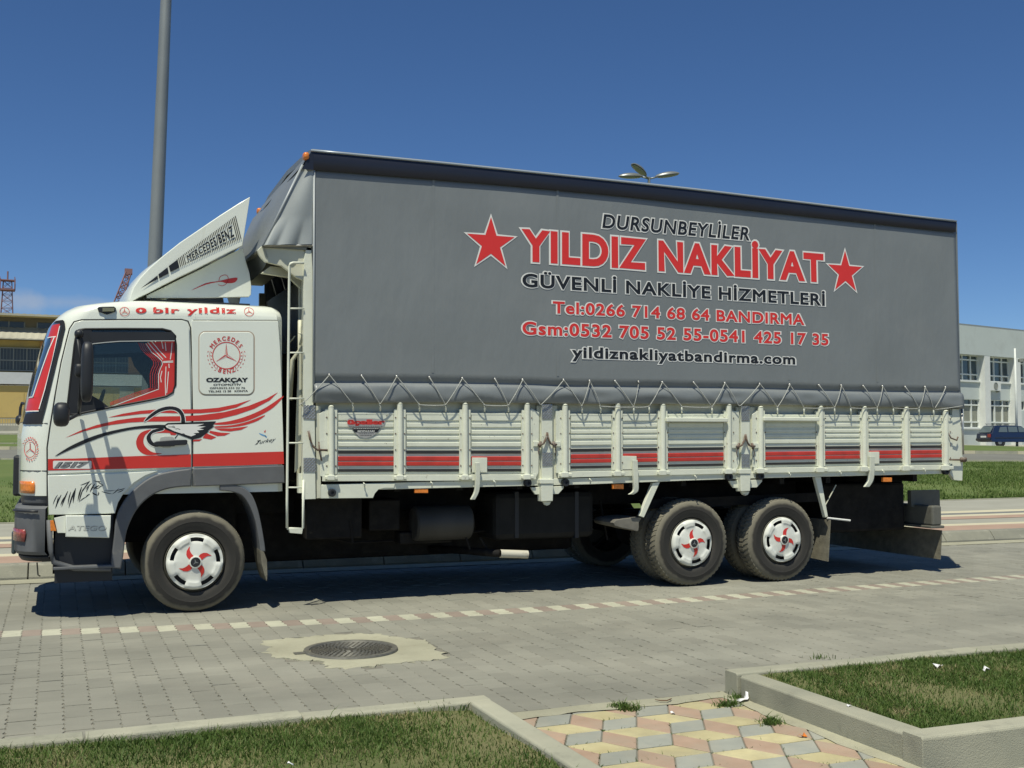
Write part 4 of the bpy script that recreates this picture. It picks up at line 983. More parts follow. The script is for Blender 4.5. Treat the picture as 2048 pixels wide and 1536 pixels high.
# tiger stripes on the lower panel
YL = YC-.0055; mb = MB()
def blade_decal(mb, p0, p1, w0, bend=0, Y=YL, mi=0):
    (x0, y0), (x1, y1) = p0, p1; dx, dy = x1-x0, y1-y0; L = math.hypot(dx, dy); nx, ny = -dy/L, dx/L
    up = []; dn = []
    for k in range(6):
        t = k/5; b = bend*math.sin(math.pi*t); ww = w0*math.sin(math.pi*min(1, t*.9+.08))
        up.append((x0+dx*t+nx*(b+ww), y0+dy*t+ny*(b+ww))); dn.append((x0+dx*t+nx*(b-ww), y0+dy*t+ny*(b-ww)))
    decal('', up+dn[::-1], Y, None, None, 0, mb, mi)
tg_ = [((325, 1305), (292, 1375), 3), ((350, 1305), (308, 1400), 5), ((395, 1280), (352, 1390), 5), ((372, 1320), (345, 1380), 4), ((415, 1285), (395, 1375), 4), ((440, 1275), (400, 1400), 5), ((448, 1260), (430, 1365), 6), ((490, 1250), (462, 1350), 5), ((500, 1262), (470, 1360), 4), ((545, 1212), (490, 1290), 4), ((560, 1225), (515, 1270), 3), ((570, 1210), (625, 1215), 3), ((600, 1215), (638, 1240), 3), ((580, 1230), (545, 1290), 5), ((610, 1240), (570, 1270), 4), ((638, 1240), (600, 1262), 3), ((560, 1290), (600, 1310), 5), ((600, 1310), (605, 1285), 4), ((520, 1320), (475, 1352), 3), ((545, 1300), (515, 1325), 4), ((540, 1250), (520, 1290), 3), ((565, 1255), (610, 1262), 3), ((625, 1282), (700, 1300), 3), ((640, 1278), (720, 1275), 2.5), ((700, 1300), (745, 1260), 3), ((720, 1278), (790, 1258), 3), ((735, 1290), (780, 1268), 3), ((480, 1240), (545, 1212), 3), ((330, 1320), (318, 1390), 3)]
for a, b, w_ in tg_: blade_decal(mb, c2(a[0], a[1]-1000), c2(b[0], b[1]-1000), w_/3.4*.95, .8)
dY = 0
for i in range(len(mb.v)): pass
mb.obj('tiger_decal', M_blk, T)
mb = MB()
for a, b, w_, mi in (((1700, 978), (1755, 1000), 8, 0), ((1740, 990), (1755, 1010), 6, 0), ((1745, 955), (1742, 975), 5, 1), ((1735, 960), (1742, 975), 3, 1), ((1672, 1058), (1712, 1020), 4, 2), ((1700, 1025), (1690, 1050), 2, 2)): blade_decal(mb, c1(a[0], a[1]), c1(b[0], b[1]), w_/3.41*.6, .5, YE, mi)
textline(mb, 'Turkey', c1(1682, 0)[0], c1(1815, 0)[0], c1(0, 1055)[1], c1(0, 1030)[1], 8, YE, 2, .0, .5); mb.obj('small_logo_decal', [mat('blue_decal', (.12, .35, .62), .4), M_red, M_blk], T)
# roof line lettering
mb = MB(); roofY = lambda x, z: yin(z)-.004
for tt_, xa_, xb_, ya_, cp_, of_ in (('o', 271, 292.5, 627, 17, .07), ('bir', 306, 359, 627, 13.5, .028), ('yıldız', 373, 472, 627.2, 14, .03)): textline(None, tt_, xa_, xb_, ya_, ya_, cp_, .03, 0, of_, 0, 0, roofY, 0, 1.1, ('roof_letter', M_red, T))
for ex in (249.3, 499.2):
    mb = MB(); strip(mb, circ(ex, 622.5, 9.0, 1.05, 24), .004, YE, 0, True); star3(mb, ex, 622.5, 8, YE, 0, w_=.16); mb.v = [(p[0], yin(p[2])-.004, p[2]) for p in mb.v]; mb.obj('roof_emblem', M_red, T)

mb = MB()
for k in range(5):
    a = R_(-90+72*k); b = a+R_(36); decal('', [(281.8, 621), (281.8+1.6*math.cos(b-R_(72)), 621+1.6*math.sin(b-R_(72))), (281.8+4.2*math.cos(a), 621+4.2*math.sin(a)), (281.8+1.6*math.cos(b), 621+1.6*math.sin(b))], YE-.001, None, None, 0, mb)
for x, y in ((307.5, 614), (307.5, 625), (319, 620), (330, 614), (330, 626), (341, 621), (357, 619), (375, 619), (391, 626), (391, 632), (403, 618), (403, 626), (415, 614), (415, 626), (437, 614), (437, 626), (448, 618), (448, 626), (461, 618), (470, 626)):
    decal('', rr(x-.7, y-.7, x+.7, y+.7, .2, 1), YE-.001, None, None, 0, mb)
mb.v = [(p[0], yin(p[2])-.0062, p[2]) for p in mb.v]; mb.obj('roof_letter_dots', M_wht, T)
# emblem on the front corner, wrapped on the curved panel
mb = MB(); 
def cpt(px, y, off=.004):
    z, a = corner_solve(px, y); return tuple(corner_pt(z, a, off))
def cstrip(path, wd):
    Q = [np.array(cpt(*p)) for p in path]; n = len(Q); U = []; D = []
    for i in range(n):
        d = Q[min(i+1, n-1)]-Q[max(i-1, 0)]; d /= np.linalg.norm(d)+1e-9; nn = np.cross(d, [-.5, -.85, 0]); nn /= np.linalg.norm(nn)+1e-9; U.append(Q[i]+nn*wd/2); D.append(Q[i]-nn*wd/2)
    mb.add(U+D, [(i, i+1, n+i+1, n+i) for i in range(n-1)])
cstrip([(61+11.5*math.cos(a), 898+17*math.sin(a)) for a in np.linspace(0, 2*math.pi, 22)], .005)
for k in range(3):
    a = R_(-90+120*k); cstrip([(61, 898), (61+9.5*math.cos(a), 898+14*math.sin(a))], .006)
for a in list(np.linspace(R_(-150), R_(-20), 9))+list(np.linspace(R_(60), R_(115), 4))+list(np.linspace(R_(0), R_(45), 4)):
    c_, s_ = math.cos(a), math.sin(a); cstrip([(61+14*c_-1*s_, 898+20.5*s_+2*c_), (61+15.5*c_, 898+22.5*s_), (61+16.5*c_+1*s_, 898+24*s_-2*c_)], .007)
mb.obj('corner_emblem', M_red, T)

# ---- roof air deflector
YFD, YFW = .22, W-.22
df = MB()
up = [c3(*p) for p in [(68, 1125), (75, 1085), (95, 1030), (140, 965), (210, 890), (300, 810), (420, 715), (560, 620), (700, 525), (820, 448), (909, 396)]]
lowl = [c3(*p) for p in [(68, 1125), (82, 1128), (130, 1100), (200, 1068), (300, 1015), (430, 950), (560, 888), (700, 815), (800, 765), (858, 738), (858, 725)]]
def dring(t, inset):
    pass
side_up = [P(x, y, YFD) for x, y in up]; side_lo = [P(x, y, YFD) for x, y in lowl]
outl = side_up+side_lo[::-1][:-1]
# deflector: near cheek, far cheek and the curved top between them
def shear_y(p, e): return np.array([p[0], p[1], p[2]])
rings_ = []
for k, (fy, sx) in enumerate(((0, 0), (.015, -.012), (.06, -.03), (.2, -.05), (.5, -.06), (.8, -.05), (.94, -.03), (.985, -.012), (1, 0))):
    y = YFD+(YFW-YFD)*fy; rings_.append([(p[0]+sx*(1 if i < 5 else .3), y, p[2]-(0.0 if 0 < k < 8 else .0)+(.012*math.sin(math.pi*fy))) for i, p in enumerate(outl)])
df.loft(rings_); dfo = df.obj('roof_deflector', M_cab, T, smooth=30, bev=.006)
lo = curve_panel('deflector_base', [c3(*p) for p in [(186, 1105), (186, 1085), (300, 1030), (430, 965), (560, 903), (700, 830), (858, 750), (880, 850), (905, 930), (918, 1020), (915, 1080), (900, 1095), (600, 1103)]], [], YFD+.11, .04, .005, M_cab, T)
lo2 = copyo(lo, T, (0, YFW-YFD-.26, 0))
mb = MB(); mb.box(float(P(300, 600, .3)[0]), float(P(500, 600, .3)[0]), .3, W-.3, ZT-.02, ZT+.035); mb.obj('deflector_mount', M_dark, T)
YG = YFD-.0085; mb = MB()
for q in ([(145, 1036), (262, 945), (265, 970)], [(268, 938), (332, 888), (340, 932), (273, 966)], [(340, 880), (396, 838), (410, 893), (353, 922)]): decal('', [c3(*p) for p in q], YG, None, None, 0, mb)
def dl(t, s):      # along the printed block, t 0..1 from left to right, s 0 bottom .. 1 top
    bl = np.array([412, 890]); tl = np.array([398, 832]); br = np.array([845, 690]); tr = np.array([805, 530]); q = (bl*(1-t)+br*t)*(1-s)+(tl*(1-t)+tr*t)*s; return c3(*q)
for k in range(38):
    t = k/37
    full = t < .13 or t > .925
    if full: strip(mb, [dl(t, 0), dl(t, 1)], .0075, YG)
    else: strip(mb, [dl(t, .80), dl(t, 1)], .007, YG); strip(mb, [dl(t, 0), dl(t, .18)], .007, YG)
A0 = P(*dl(.15, .25), YG); B0 = P(*dl(.915, .25), YG); capw = P(*dl(.15, .70), YG)[2]-A0[2]; capr = P(*dl(.915, .70), YG)[2]-B0[2]
v, f, _k = text_mesh('MERCEDES/BENZ', .028, 0, 5, 1.12); x0_, x1_ = v[:, 0].min(), v[:, 0].max(); pts = []
for p in v:
    t = (p[0]-x0_)/(x1_-x0_); b = A0+(B0-A0)*t; h = p[1]/.73; tt = A0+(B0-A0)*t; top = P(*dl(.15, .75), YG)*(1-t)+P(*dl(.915, .75), YG)*t; q = b+(top-b)*h; pts.append((q[0], YG, q[2]))
mb.add(pts, f); mb.obj('deflector_lettering', M_blk, dfo)
mb = MB(); YH = YFD+.108-.001
for q in ([(500, 1050), (600, 1000), (690, 985), (760, 968), (820, 962), (800, 995), (740, 1000), (700, 990), (600, 1010)],): decal('', [c3(*p) for p in q], YFD+.108, None, None, 3, mb)
strip(mb, [c3(*p) for p in catmull([(690, 985), (700, 955), (735, 942), (755, 960), (745, 1000), (715, 1018), (685, 1010)], 4)], .005, YFD+.108)
mb.obj('small_bird_decal', M_red, lo)
# ---- wheels
def make_wheel(rad, rot, wd=.25, tread=False):
    """wheel at its own centre, outer face towards -Y"""
    root = empty('wheel', (0, 0, 0))
    k = rad/.447
    prof = [(.262, .035), (.268, .012), (.285, .004), (.33, -.006), (.38, -.006), (.412*1, .004), (.432, .02), (.443, .045), (.447, .07), (.447, wd-.07), (.443, wd-.045), (.425, wd-.01), (.38, wd+.004), (.30, wd), (.262, wd-.03)]
    prof = prof[:4]+[(.345, -.0075), (.350, -.0095), (.356, -.0075)]+prof[4:]
    prof = [(r if r < .3 else .3+(r-.3)*(rad-.3)/(.147), t) for r, t in prof]
    mb = MB(); mb.lathe(prof, (0, 0, 0), 'y', 72); tyre = mb.obj('tyre', M_tyre, root, smooth=40)
    mb = MB(); nL = 52 if tread else 64
    for q in range(nL):
        a = 2*math.pi*q/nL
        for side_, y0, y1 in ((0, .022, wd*.33), (1, wd*.37, wd*.63), (2, wd*.67, wd-.022)):
            a2 = a+(math.pi/nL if side_ == 1 else 0); hw = math.pi/nL*(.62 if tread else .80); sk = (.03 if side_ == 0 else -.03) if side_ != 1 else 0
            h = .011 if tread else .005; r0 = rad-.004; r1 = rad+h
            pts = []
            for rr_, sh in ((r0, 1.0), (r1, .9)):
                for y, s_ in ((y0, -1), (y1, 1)):
                    for e in (-1, 1):
                        an = a2+e*hw*sh+sk*s_; ry = rr_-(.016 if (side_ == 0 and y == y0) or (side_ == 2 and y == y1) else 0); pts.append((ry*math.cos(an), y, ry*math.sin(an)))
            mb.add(pts, [(0, 1, 3, 2), (4, 6, 7, 5), (0, 4, 5, 1), (2, 3, 7, 6), (0, 2, 6, 4), (1, 5, 7, 3)])
    tag(mb.obj('tread_blocks', M_tyre, tyre), kind='stuff')
    mb = MB(); mb.lathe([(.262, .035), (.250, .012), (.245, .02), (.235, .05), (.20, .09), (.05, .10)], (0, 0, 0), 'y', 48); mb.obj('rim', mat('rim_paint', (.13, .125, .10), .5, metal=.3), root, smooth=40)
    # hub cap with five vent openings and five raised pads
    rs_ = [0.0005, .045, .047, .10, .15, .172, .178, .184, .206, .212, .222, .236, .241]; NS = 90
    def hz(r, a):
        d = -.034+.020*(r/.178)**2 if r < .178 else (-.010 if r < .222 else -.004)
        u = ((a*5/(2*math.pi)) % 1)-.5
        if .15 < r < .239:
            s_ = max(0, 1-abs(u)/.30)**.5 if abs(u) < .29 else 0; d -= .018*min(1, s_*1.6)*(1 if r > .172 else .5)*(1 if r < .232 else .5)
        if r > .238: d = .012
        return d
    V = []; Fc = []
    for i, r in enumerate(rs_):
        for j in range(NS): a = 2*math.pi*j/NS; V.append((r*math.cos(a), hz(r, a+.0), r*math.sin(a)))
    for i in range(len(rs_)-1):
        for j in range(NS):
            u = ((((j+.5)/NS)*5) % 1)-.5
            if .178 <= rs_[i] < .212 and abs(u) > .30: continue
            Fc.append((i*NS+j, i*NS+(j+1) % NS, (i+1)*NS+(j+1) % NS, (i+1)*NS+j))
    mb = MB(); mb.add(V, Fc); hc = mb.obj('hub_cap', mat('hub_cap_white', (.72, .73, .66), .3, coat=.3, dirt=(.45, .42, .33), dscale=9, dth=(.6, .85)), root, smooth=50)
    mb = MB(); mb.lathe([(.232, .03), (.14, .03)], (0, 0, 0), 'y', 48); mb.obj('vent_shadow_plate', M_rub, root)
    for q in range(4):
        mb = MB(); a = math.pi/2*q+.35; out_ = []
        # curved blade
        U = [(.056, .50), (.078, .42), (.100, .28), (.122, .06), (.146, -.26)]; D = [(.146, -.26), (.116, -.16), (.092, -.15), (.072, -.20), (.056, -.30)]
        for r, t in U+D[1:]: out_.append((r*math.cos(a+t), -.0365+.020*(r/.178)**2, r*math.sin(a+t)))
        tri = tessellate_polygon([[Vector((p[0], p[2], 0)) for p in out_]]); mb.add(out_, tri); mb.obj('red_blade', M_red, hc, fix=True)
    mb = MB(); mb.lathe([(.0005, -.046), (.036, -.046), (.040, -.040), (.042, -.03)], (0, 0, 0), 'y', 28, mi=0); mb.lathe([(.042, -.047), (.051, -.045), (.054, -.032)], (0, 0, 0), 'y', 28, mi=1)
    for q in range(3):
        a = R_(90+120*q); mb.add([(.006*math.cos(a+1.57), -.0475, .006*math.sin(a+1.57)), (.03*math.cos(a), -.0475, .03*math.sin(a)), (.006*math.cos(a-1.57), -.0475, .006*math.sin(a-1.57))], [(0, 1, 2)], 2)
    mb.obj('hub_centre', [M_dark, mat('hub_cap_white', (0, 0, 0)), M_steel], hc, smooth=30)
    return root
def place_wheel(wl, c, spin, steer=0, flip=False):
    wl.parent = T; wl.location = c; wl.rotation_euler = (0, spin, steer+(math.pi if flip else 0)); return wl
WC = [P(390, 1119.7, .03), P(1383, 1088.7, .0), P(1563.5, 1077.5, .0)]
RADS = [.437, .449, .447]
w1 = make_wheel(RADS[0]-.005, 0); w2 = make_wheel(RADS[1]-.006, 0, tread=True)
def cz(X, r): return float(H(X, .1))+r+.001
x_1, x_2, x_3 = float(WC[0][0]), float(WC[1][0]), float(WC[2][0])
wheels = [(w1, x_1, .0, RADS[0], .30, 0), (w2, x_2, -.0, RADS[1], .1, 0)]
place_wheel(w1, (x_1, .03, cz(x_1, RADS[0])), R_(-14)); tag(w1, 'dusty front wheel')
place_wheel(w2, (x_2, -.01, cz(x_2, RADS[1])), R_(6))
w3 = tree_copy(w2, T); w3.location = (x_3, -.01, cz(x_3, RADS[1])); w3.rotation_euler = (0, R_(32), 0)
for wsrc, x, r in ((w1, x_1, RADS[0]), (w2, x_2, RADS[1]), (w2, x_3, RADS[1])):
    o_ = tree_copy(wsrc, T); o_.location = (x, W-.02, cz(x, r)); o_.rotation_euler = (0, 0, math.pi)
    if 'label' in o_: del o_['label']
def bare_tyre(x, y, r):       # inner tyre of the twin wheels
    t_ = [c for c in w2.children if c.name.startswith('tyre')][0]; o_ = tree_copy(t_, T); o_.location = (x, y, cz(x, r)); o_.name = 'inner_tyre'
for x in (x_2, x_3): bare_tyre(x, .30, RADS[1]); bare_tyre(x, W-.57, RADS[1])

# ---- chassis and things slung under the bed (all in deep shade)
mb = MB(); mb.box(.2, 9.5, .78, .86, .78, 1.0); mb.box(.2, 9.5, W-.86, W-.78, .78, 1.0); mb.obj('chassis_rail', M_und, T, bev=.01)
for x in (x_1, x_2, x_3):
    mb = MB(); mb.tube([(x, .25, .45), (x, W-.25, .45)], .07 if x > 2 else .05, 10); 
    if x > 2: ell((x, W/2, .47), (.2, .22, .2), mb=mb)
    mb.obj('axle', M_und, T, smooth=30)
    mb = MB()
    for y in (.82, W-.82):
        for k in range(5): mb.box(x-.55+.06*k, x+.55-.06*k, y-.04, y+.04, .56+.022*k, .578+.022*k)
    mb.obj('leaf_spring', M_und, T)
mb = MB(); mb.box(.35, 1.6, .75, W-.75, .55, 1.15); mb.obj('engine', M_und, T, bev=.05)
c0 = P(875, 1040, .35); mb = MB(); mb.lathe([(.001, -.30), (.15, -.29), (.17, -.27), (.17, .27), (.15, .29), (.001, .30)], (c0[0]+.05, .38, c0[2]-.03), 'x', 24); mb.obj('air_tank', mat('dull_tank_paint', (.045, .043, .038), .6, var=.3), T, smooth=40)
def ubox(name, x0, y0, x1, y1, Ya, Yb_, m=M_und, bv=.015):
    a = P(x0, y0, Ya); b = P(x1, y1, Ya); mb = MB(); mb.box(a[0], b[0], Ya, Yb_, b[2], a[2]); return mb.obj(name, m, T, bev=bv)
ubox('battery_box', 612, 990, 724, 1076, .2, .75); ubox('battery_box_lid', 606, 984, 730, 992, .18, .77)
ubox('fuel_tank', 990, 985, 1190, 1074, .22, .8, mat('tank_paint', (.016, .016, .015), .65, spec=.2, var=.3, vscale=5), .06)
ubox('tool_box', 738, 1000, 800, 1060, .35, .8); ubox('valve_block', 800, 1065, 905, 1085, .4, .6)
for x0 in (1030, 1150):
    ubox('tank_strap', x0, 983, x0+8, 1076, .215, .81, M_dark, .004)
mb = MB(); mb.tube([P(860, 1098, .9), P(930, 1101, .6), P(975, 1105, .25), P(1000, 1107, .14)], .038, 12); mb.obj('exhaust_elbow', M_und, T, smooth=True); mb = MB(); mb.tube([P(1000, 1107, .13), P(1055, 1109, .12)], .040, 14, cap=False)  # elbow takes the dark underbody colour as painted shade on the pipe
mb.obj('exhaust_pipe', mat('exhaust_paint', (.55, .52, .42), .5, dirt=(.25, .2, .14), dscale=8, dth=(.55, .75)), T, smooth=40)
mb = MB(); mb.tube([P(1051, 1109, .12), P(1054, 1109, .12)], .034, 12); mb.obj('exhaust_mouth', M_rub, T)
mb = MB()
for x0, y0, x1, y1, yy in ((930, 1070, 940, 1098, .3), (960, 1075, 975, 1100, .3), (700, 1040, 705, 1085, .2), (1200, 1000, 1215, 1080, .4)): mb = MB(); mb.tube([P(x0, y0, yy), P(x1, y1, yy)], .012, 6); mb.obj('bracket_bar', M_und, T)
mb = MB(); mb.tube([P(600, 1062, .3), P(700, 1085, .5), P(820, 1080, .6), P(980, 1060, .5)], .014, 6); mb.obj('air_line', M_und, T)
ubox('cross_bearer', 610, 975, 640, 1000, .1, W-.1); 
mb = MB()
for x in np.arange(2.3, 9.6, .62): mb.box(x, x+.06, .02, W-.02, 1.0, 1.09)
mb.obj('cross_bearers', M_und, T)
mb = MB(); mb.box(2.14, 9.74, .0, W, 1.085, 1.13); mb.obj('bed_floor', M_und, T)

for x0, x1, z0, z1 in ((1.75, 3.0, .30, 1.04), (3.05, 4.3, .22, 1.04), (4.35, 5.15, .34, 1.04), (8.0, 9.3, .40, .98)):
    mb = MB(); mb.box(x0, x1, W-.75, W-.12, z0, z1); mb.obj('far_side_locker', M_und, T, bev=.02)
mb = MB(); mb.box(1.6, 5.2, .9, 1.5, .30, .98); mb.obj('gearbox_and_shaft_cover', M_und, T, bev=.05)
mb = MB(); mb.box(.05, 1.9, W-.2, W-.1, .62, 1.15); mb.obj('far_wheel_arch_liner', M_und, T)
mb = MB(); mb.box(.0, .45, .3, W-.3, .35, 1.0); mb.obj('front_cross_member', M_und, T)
# ---- mudguards, struts, flaps
fg_o = catmull([(440, 966), (478, 972), (500, 985), (513, 1010), (522, 1045), (529, 1085), (531, 1103)], 4); fg_i = catmull([(521, 1103), (517, 1075), (510, 1040), (497, 1008), (482, 990), (460, 983), (440, 981)], 4)
curve_panel('rear_mudguard', fg_o+fg_i, [], -.02, .40, .008, M_trim, T)
mb = MB(); pprism(mb, [(520, 1100), (528, 1104), (534, 1120), (535, 1150), (534, 1163), (529, 1150), (524, 1130)], -.03, .32); mb.obj('mud_flap', M_flap, T, bev=.003)
for a in ([(1306, 966), (1320, 964), (1288, 1035), (1280, 1032)], [(1630, 954), (1642, 954), (1656, 1033), (1651, 1035)]):
    mb = MB(); pprism(mb, a, -.05, .0); mb.obj('mudguard_strut', M_bed, T, bev=.003)
mb = MB(); mb.tube([P(1651, 1010, -.0), P(1672, 970, .0)], .006, 6); mb.obj('stay_rod', M_bedc, T)
mb = MB(); pprism(mb, catmull([(1262, 1036), (1283, 1035), (1278, 1045), (1277, 1062), (1264, 1060), (1230, 1052), (1232, 1040)], 2, True), .0, .45); mb.obj('mudguard_end', mat('dusty_grey_plastic', (.16, .15, .125), .8, var=.2, vscale=10), T, bev=.006)
X7 = float(P(1628, 1080, .0)[0]); a = P(1660, 1035, -.02)
mb = MB(); q0 = P(1660, 1040, -.03); q1 = P(1657, 1123, -.03)
mb.prism([(q0[0], -.03, q0[2]), (q1[0]-.01, -.03, q1[2]), (q1[0]-.01, .50, q1[2]+.02), (q0[0], .50, q0[2])], (.012, 0, 0)); mb.obj('mud_flap', M_flap, T)
mb = MB(); pprism(mb, [(1280, 1000), (1640, 985), (1648, 1000), (1640, 1003), (1290, 1018)], .25, .3); mb.obj('mudguard_rail', M_und, T)

# ---- rear underrun bar, lamps, wide flap
XR = 9.50
def rbox(name, x0, x1, y0, y1, z0, z1, m, bv=.008):
    mb = MB(); mb.box(x0, x1, y0, y1, z0, z1); return mb.obj(name, m, T, bev=bv)
M_grey = mat('rear_grey_paint', (.125, .125, .105), .6, var=.12, vscale=6, dirt=(.07, .06, .05), dscale=6, dth=(.55, .8))
zA = float(P(1860, 1012, .0)[2]); zB = float(P(1860, 1052, .0)[2])
rbox('rear_underrun_bar', XR-.12, XR+.02, .0, W, zB, zA, M_grey, .02)
rbox('rear_underrun_flange', XR-.15, XR+.05, -.01, W+.01, zB-.03, zB, M_grey)
rbox('underrun_bracket', XR-.4, XR-.05, .55, .65, zA-.05, 1.05, M_und); rbox('underrun_bracket', XR-.4, XR-.05, W-.65, W-.55, zA-.05, 1.05, M_und)
rbox('tail_lamp', XR+.02, XR+.07, .08, .42, zB+.02, zA-.03, mat('tail_lamp_lens', (.28, .05, .04), .25, coat=.4)); rbox('tail_lamp', XR+.02, XR+.07, W-.42, W-.08, zB+.02, zA-.03, mat('tail_lamp_lens', (0, 0, 0)))
p0 = P(1822, 981, .3); p1 = P(1880, 1012, .3); mb = MB(); mb.box(p0[0], p1[0], .3, .36, p1[2], p0[2]); mb.obj('number_plate_bracket', M_grey, T)
rbox('rear_shade_box', 8.05, 9.25, .30, .85, .42, .98, M_und, .03)  # dark box added to keep ambient light off the wide flap
rbox('spare_wheel_carrier', 8.6, 9.3, .7, W-.7, .62, .9, M_und)
zt = float(P(1885, 1061, .0)[2]); zb_ = float(P(1885, 1119, .0)[2])
mb = MB(); mb.prism([(XR+.03, .02, zt), (XR+.0, .02, zb_), (XR+.0, W-.02, zb_+.0), (XR+.03, W-.02, zt)], (.012, 0, 0)); mb.obj('wide_mud_flap', M_flap, T)
mb = MB(); p = P(1658, 1036, .0); mb.tube([P(1655, 1036, 0), P(1700, 1041, 0)], .012, 6); mb.obj('pavement_glimpse_rod', M_wht, T)  # added white rod standing in for a glimpse of bright pavement

# ---- load bed: corner posts, centre pillars, drop sides
def yb_rail(x): return float(np.interp(x, [606, 985, 1185, 1408, 1550, 1867, 1920], [983, 973.5, 968.5, 960, 955.6, 948, 946.5]))
def yline(tab, x): return float(np.interp(x, [a for a, b in tab], [b for a, b in tab]))
TRED0 = [(677, 914.3), (1040, 912.9), (1142, 909.9), (1445, 905.9), (1530, 904), (1883, 899.4)]
TTOP = [(677, 825.8), (1040, 827.2), (1142, 828.5), (1445, 828.6), (1530, 829.5), (1883, 831)]
TBOT = [(677, 947.5), (1040, 946.8), (1142, 941), (1445, 935), (1530, 933.5), (1883, 927.5)]
# slats: (fraction from top (0) to bottom (1) of the panel, material)
SLF = [(0.0, .125, 'w'), (.155, .235, 'w'), (.275, .345, 'w'), (.375, .44, 'w'), (.475, .555, 'w'), (.612, .672, 'b'), (.715, .792, 'r'), (.802, .872, 'r'), (.918, .972, 'b')]
boards = []
def side_board(name, bays, posts, xa, xb, guides):
    bd_ = empty(name, (0, 0, 0), parent=T)
    bd_['label'] = guides
    ys_ = YB
    # backing sheet
    mb = MB(); q = []
    n_ = 8
    for k in range(n_+1): x = xa+(xb-xa)*k/n_; q.append((x, yline(TTOP, x)-1))
    for k in range(n_+1): x = xb-(xb-xa)*k/n_; q.append((x, yline(TBOT, x)+1))
    pprism(mb, q, ys_+.017, ys_+.035); mb.obj('backing_sheet', M_slat, bd_)
    for (x0, x1) in bays:
        for f0, f1, c in SLF:
            pts = []
            for x in (x0, x1):
                T0, T1 = yline(TTOP, x), yline(TBOT, x); pts.append((x, T0+(T1-T0)*f0, T0+(T1-T0)*f1))
            mb = MB()
            A1 = P(pts[0][0], pts[0][1], ys_+.008); A2 = P(pts[0][0], pts[0][2], ys_+.008); B1 = P(pts[1][0], pts[1][1], ys_+.008); B2 = P(pts[1][0], pts[1][2], ys_+.008)
            h = (A1[2]-A2[2]); c_ = min(.006, h*.3)
            sec = lambda a1, a2: [(a1[0], ys_+.022, a1[2]), (a1[0], ys_+.010, a1[2]-.002), (a1[0], ys_+.006, a1[2]-c_), (a2[0], ys_+.006, a2[2]+c_), (a2[0], ys_+.010, a2[2]+.002), (a2[0], ys_+.022, a2[2])]
            mb.loft([sec(A1, A2), sec(B1, B2)]); mb.obj('slat', {'w': M_slat, 'b': M_sblk, 'r': M_sred}[c], bd_, fix=True)
    # lower rail
    mb = MB(); q = []
    for k in range(n_+1): x = xa+(xb-xa)*k/n_; q.append((x, yline(TBOT, x)+2.0))
    for k in range(n_+1): x = xb-(xb-xa)*k/n_; q.append((x, yline(TBOT, x)+15.5*(1-.00018*(x-600))))
    pprism(mb, q, ys_-.004, ys_+.03); mb.obj('lower_rail', M_bed, bd_, bev=.004)
    # top edge rail
    mb = MB(); L_r = []
    for k in range(n_+1):
        x = xa+(xb-xa)*k/n_; a = P(x, yline(TTOP, x), ys_+.0); L_r.append([(a[0], ys_+.004, a[2]-.012), (a[0], ys_+.004, a[2]+.004), (a[0], ys_+.05, a[2]+.016), (a[0], ys_+.05, a[2]-.012)])
    mb.loft(L_r); mb.obj('top_edge', M_bed, bd_)
    for px_, ytop in posts:
        x = px_; tb = yline(TBOT, x)+8; pt = P(x, ytop, ys_-.02); pb = P(x+.6, tb, ys_-.02)
        s_ = p_scale(pt)*.96; r = 6.2*s_
        mb = MB(); mb.tube([(pt[0], ys_-.012, pt[2]-.005), (pb[0], ys_-.012, pb[2])], r, 12)
        mb.tube([(pt[0], ys_-.012, pt[2]-.006), (pt[0], ys_-.008, pt[2]+.006)], [r, r*.75], 12)
        po_ = mb.obj('post', M_bed, bd_, smooth=50)
        mb = MB()
        for s0, s1, dt in ((-12.5, -5, 9), (5, 11, 9)):
            yt = yline(TTOP, x)-8 if ytop < 818 else ytop+12
            sc = 1-.00022*(x-600)
            a = P(x+s0*sc, yt, ys_); b = P(x+s1*sc, tb-7, ys_); mb.box(a[0], b[0], ys_-.006, ys_+.03, b[2], a[2])
        mb.obj('post_flange', M_bed, po_, bev=.003)
        mb = MB(); a = P(x-13, tb-3, ys_); b = P(x+11, tb+3, ys_); mb.box(a[0], b[0], ys_-.04, ys_+.01, b[2], a[2]); a = P(x-7, tb-5, ys_-.05); b = P(x+7, tb+5, ys_-.05); mb.box(a[0], b[0], ys_-.055, ys_-.02, b[2], a[2]); mb.obj('hinge', M_bed, po_, bev=.005)
        mb = MB()
        for k in range(4):
            t = (k+.4)/4
            for s0 in (-9, 9): p = P(x+s0, (yline(TTOP, x))*(1-t)+tb*t-4, ys_-.006); mb.lathe([(.006, -.005), (.008, .0)], p, 'y', 6, cap=True)
        mb.obj('rivets', M_rust, po_)
    return bd_
def bx(f, l): return [(f(a, 0)[0], f(b, 0)[0]) for a, b in l]
b1 = side_board('drop_side', bx(c4, [(398, 775), (865, 1222), (1308, 1645)]), [(c4(350, 0)[0], c4(0, 250)[1]), (c4(820, 0)[0], c4(0, 230)[1]), (c4(1265, 0)[0], c4(0, 232)[1]), (c4(1688, 0)[0], c4(0, 232)[1])], 645, 1073, 'front drop side carrying the half-round maker sticker')
b2 = side_board('drop_side', bx(c5, [(265, 608), (708, 1000), (1097, 1565)]), [(c5(215, 0)[0], c5(0, 300)[1]), (c5(665, 0)[0], c5(0, 296)[1]), (c5(1050, 0)[0], c5(0, 298)[1]), (c5(1613, 0)[0], c5(0, 300)[1])], 1117, 1473, 'middle drop side between the two chequered pillars')
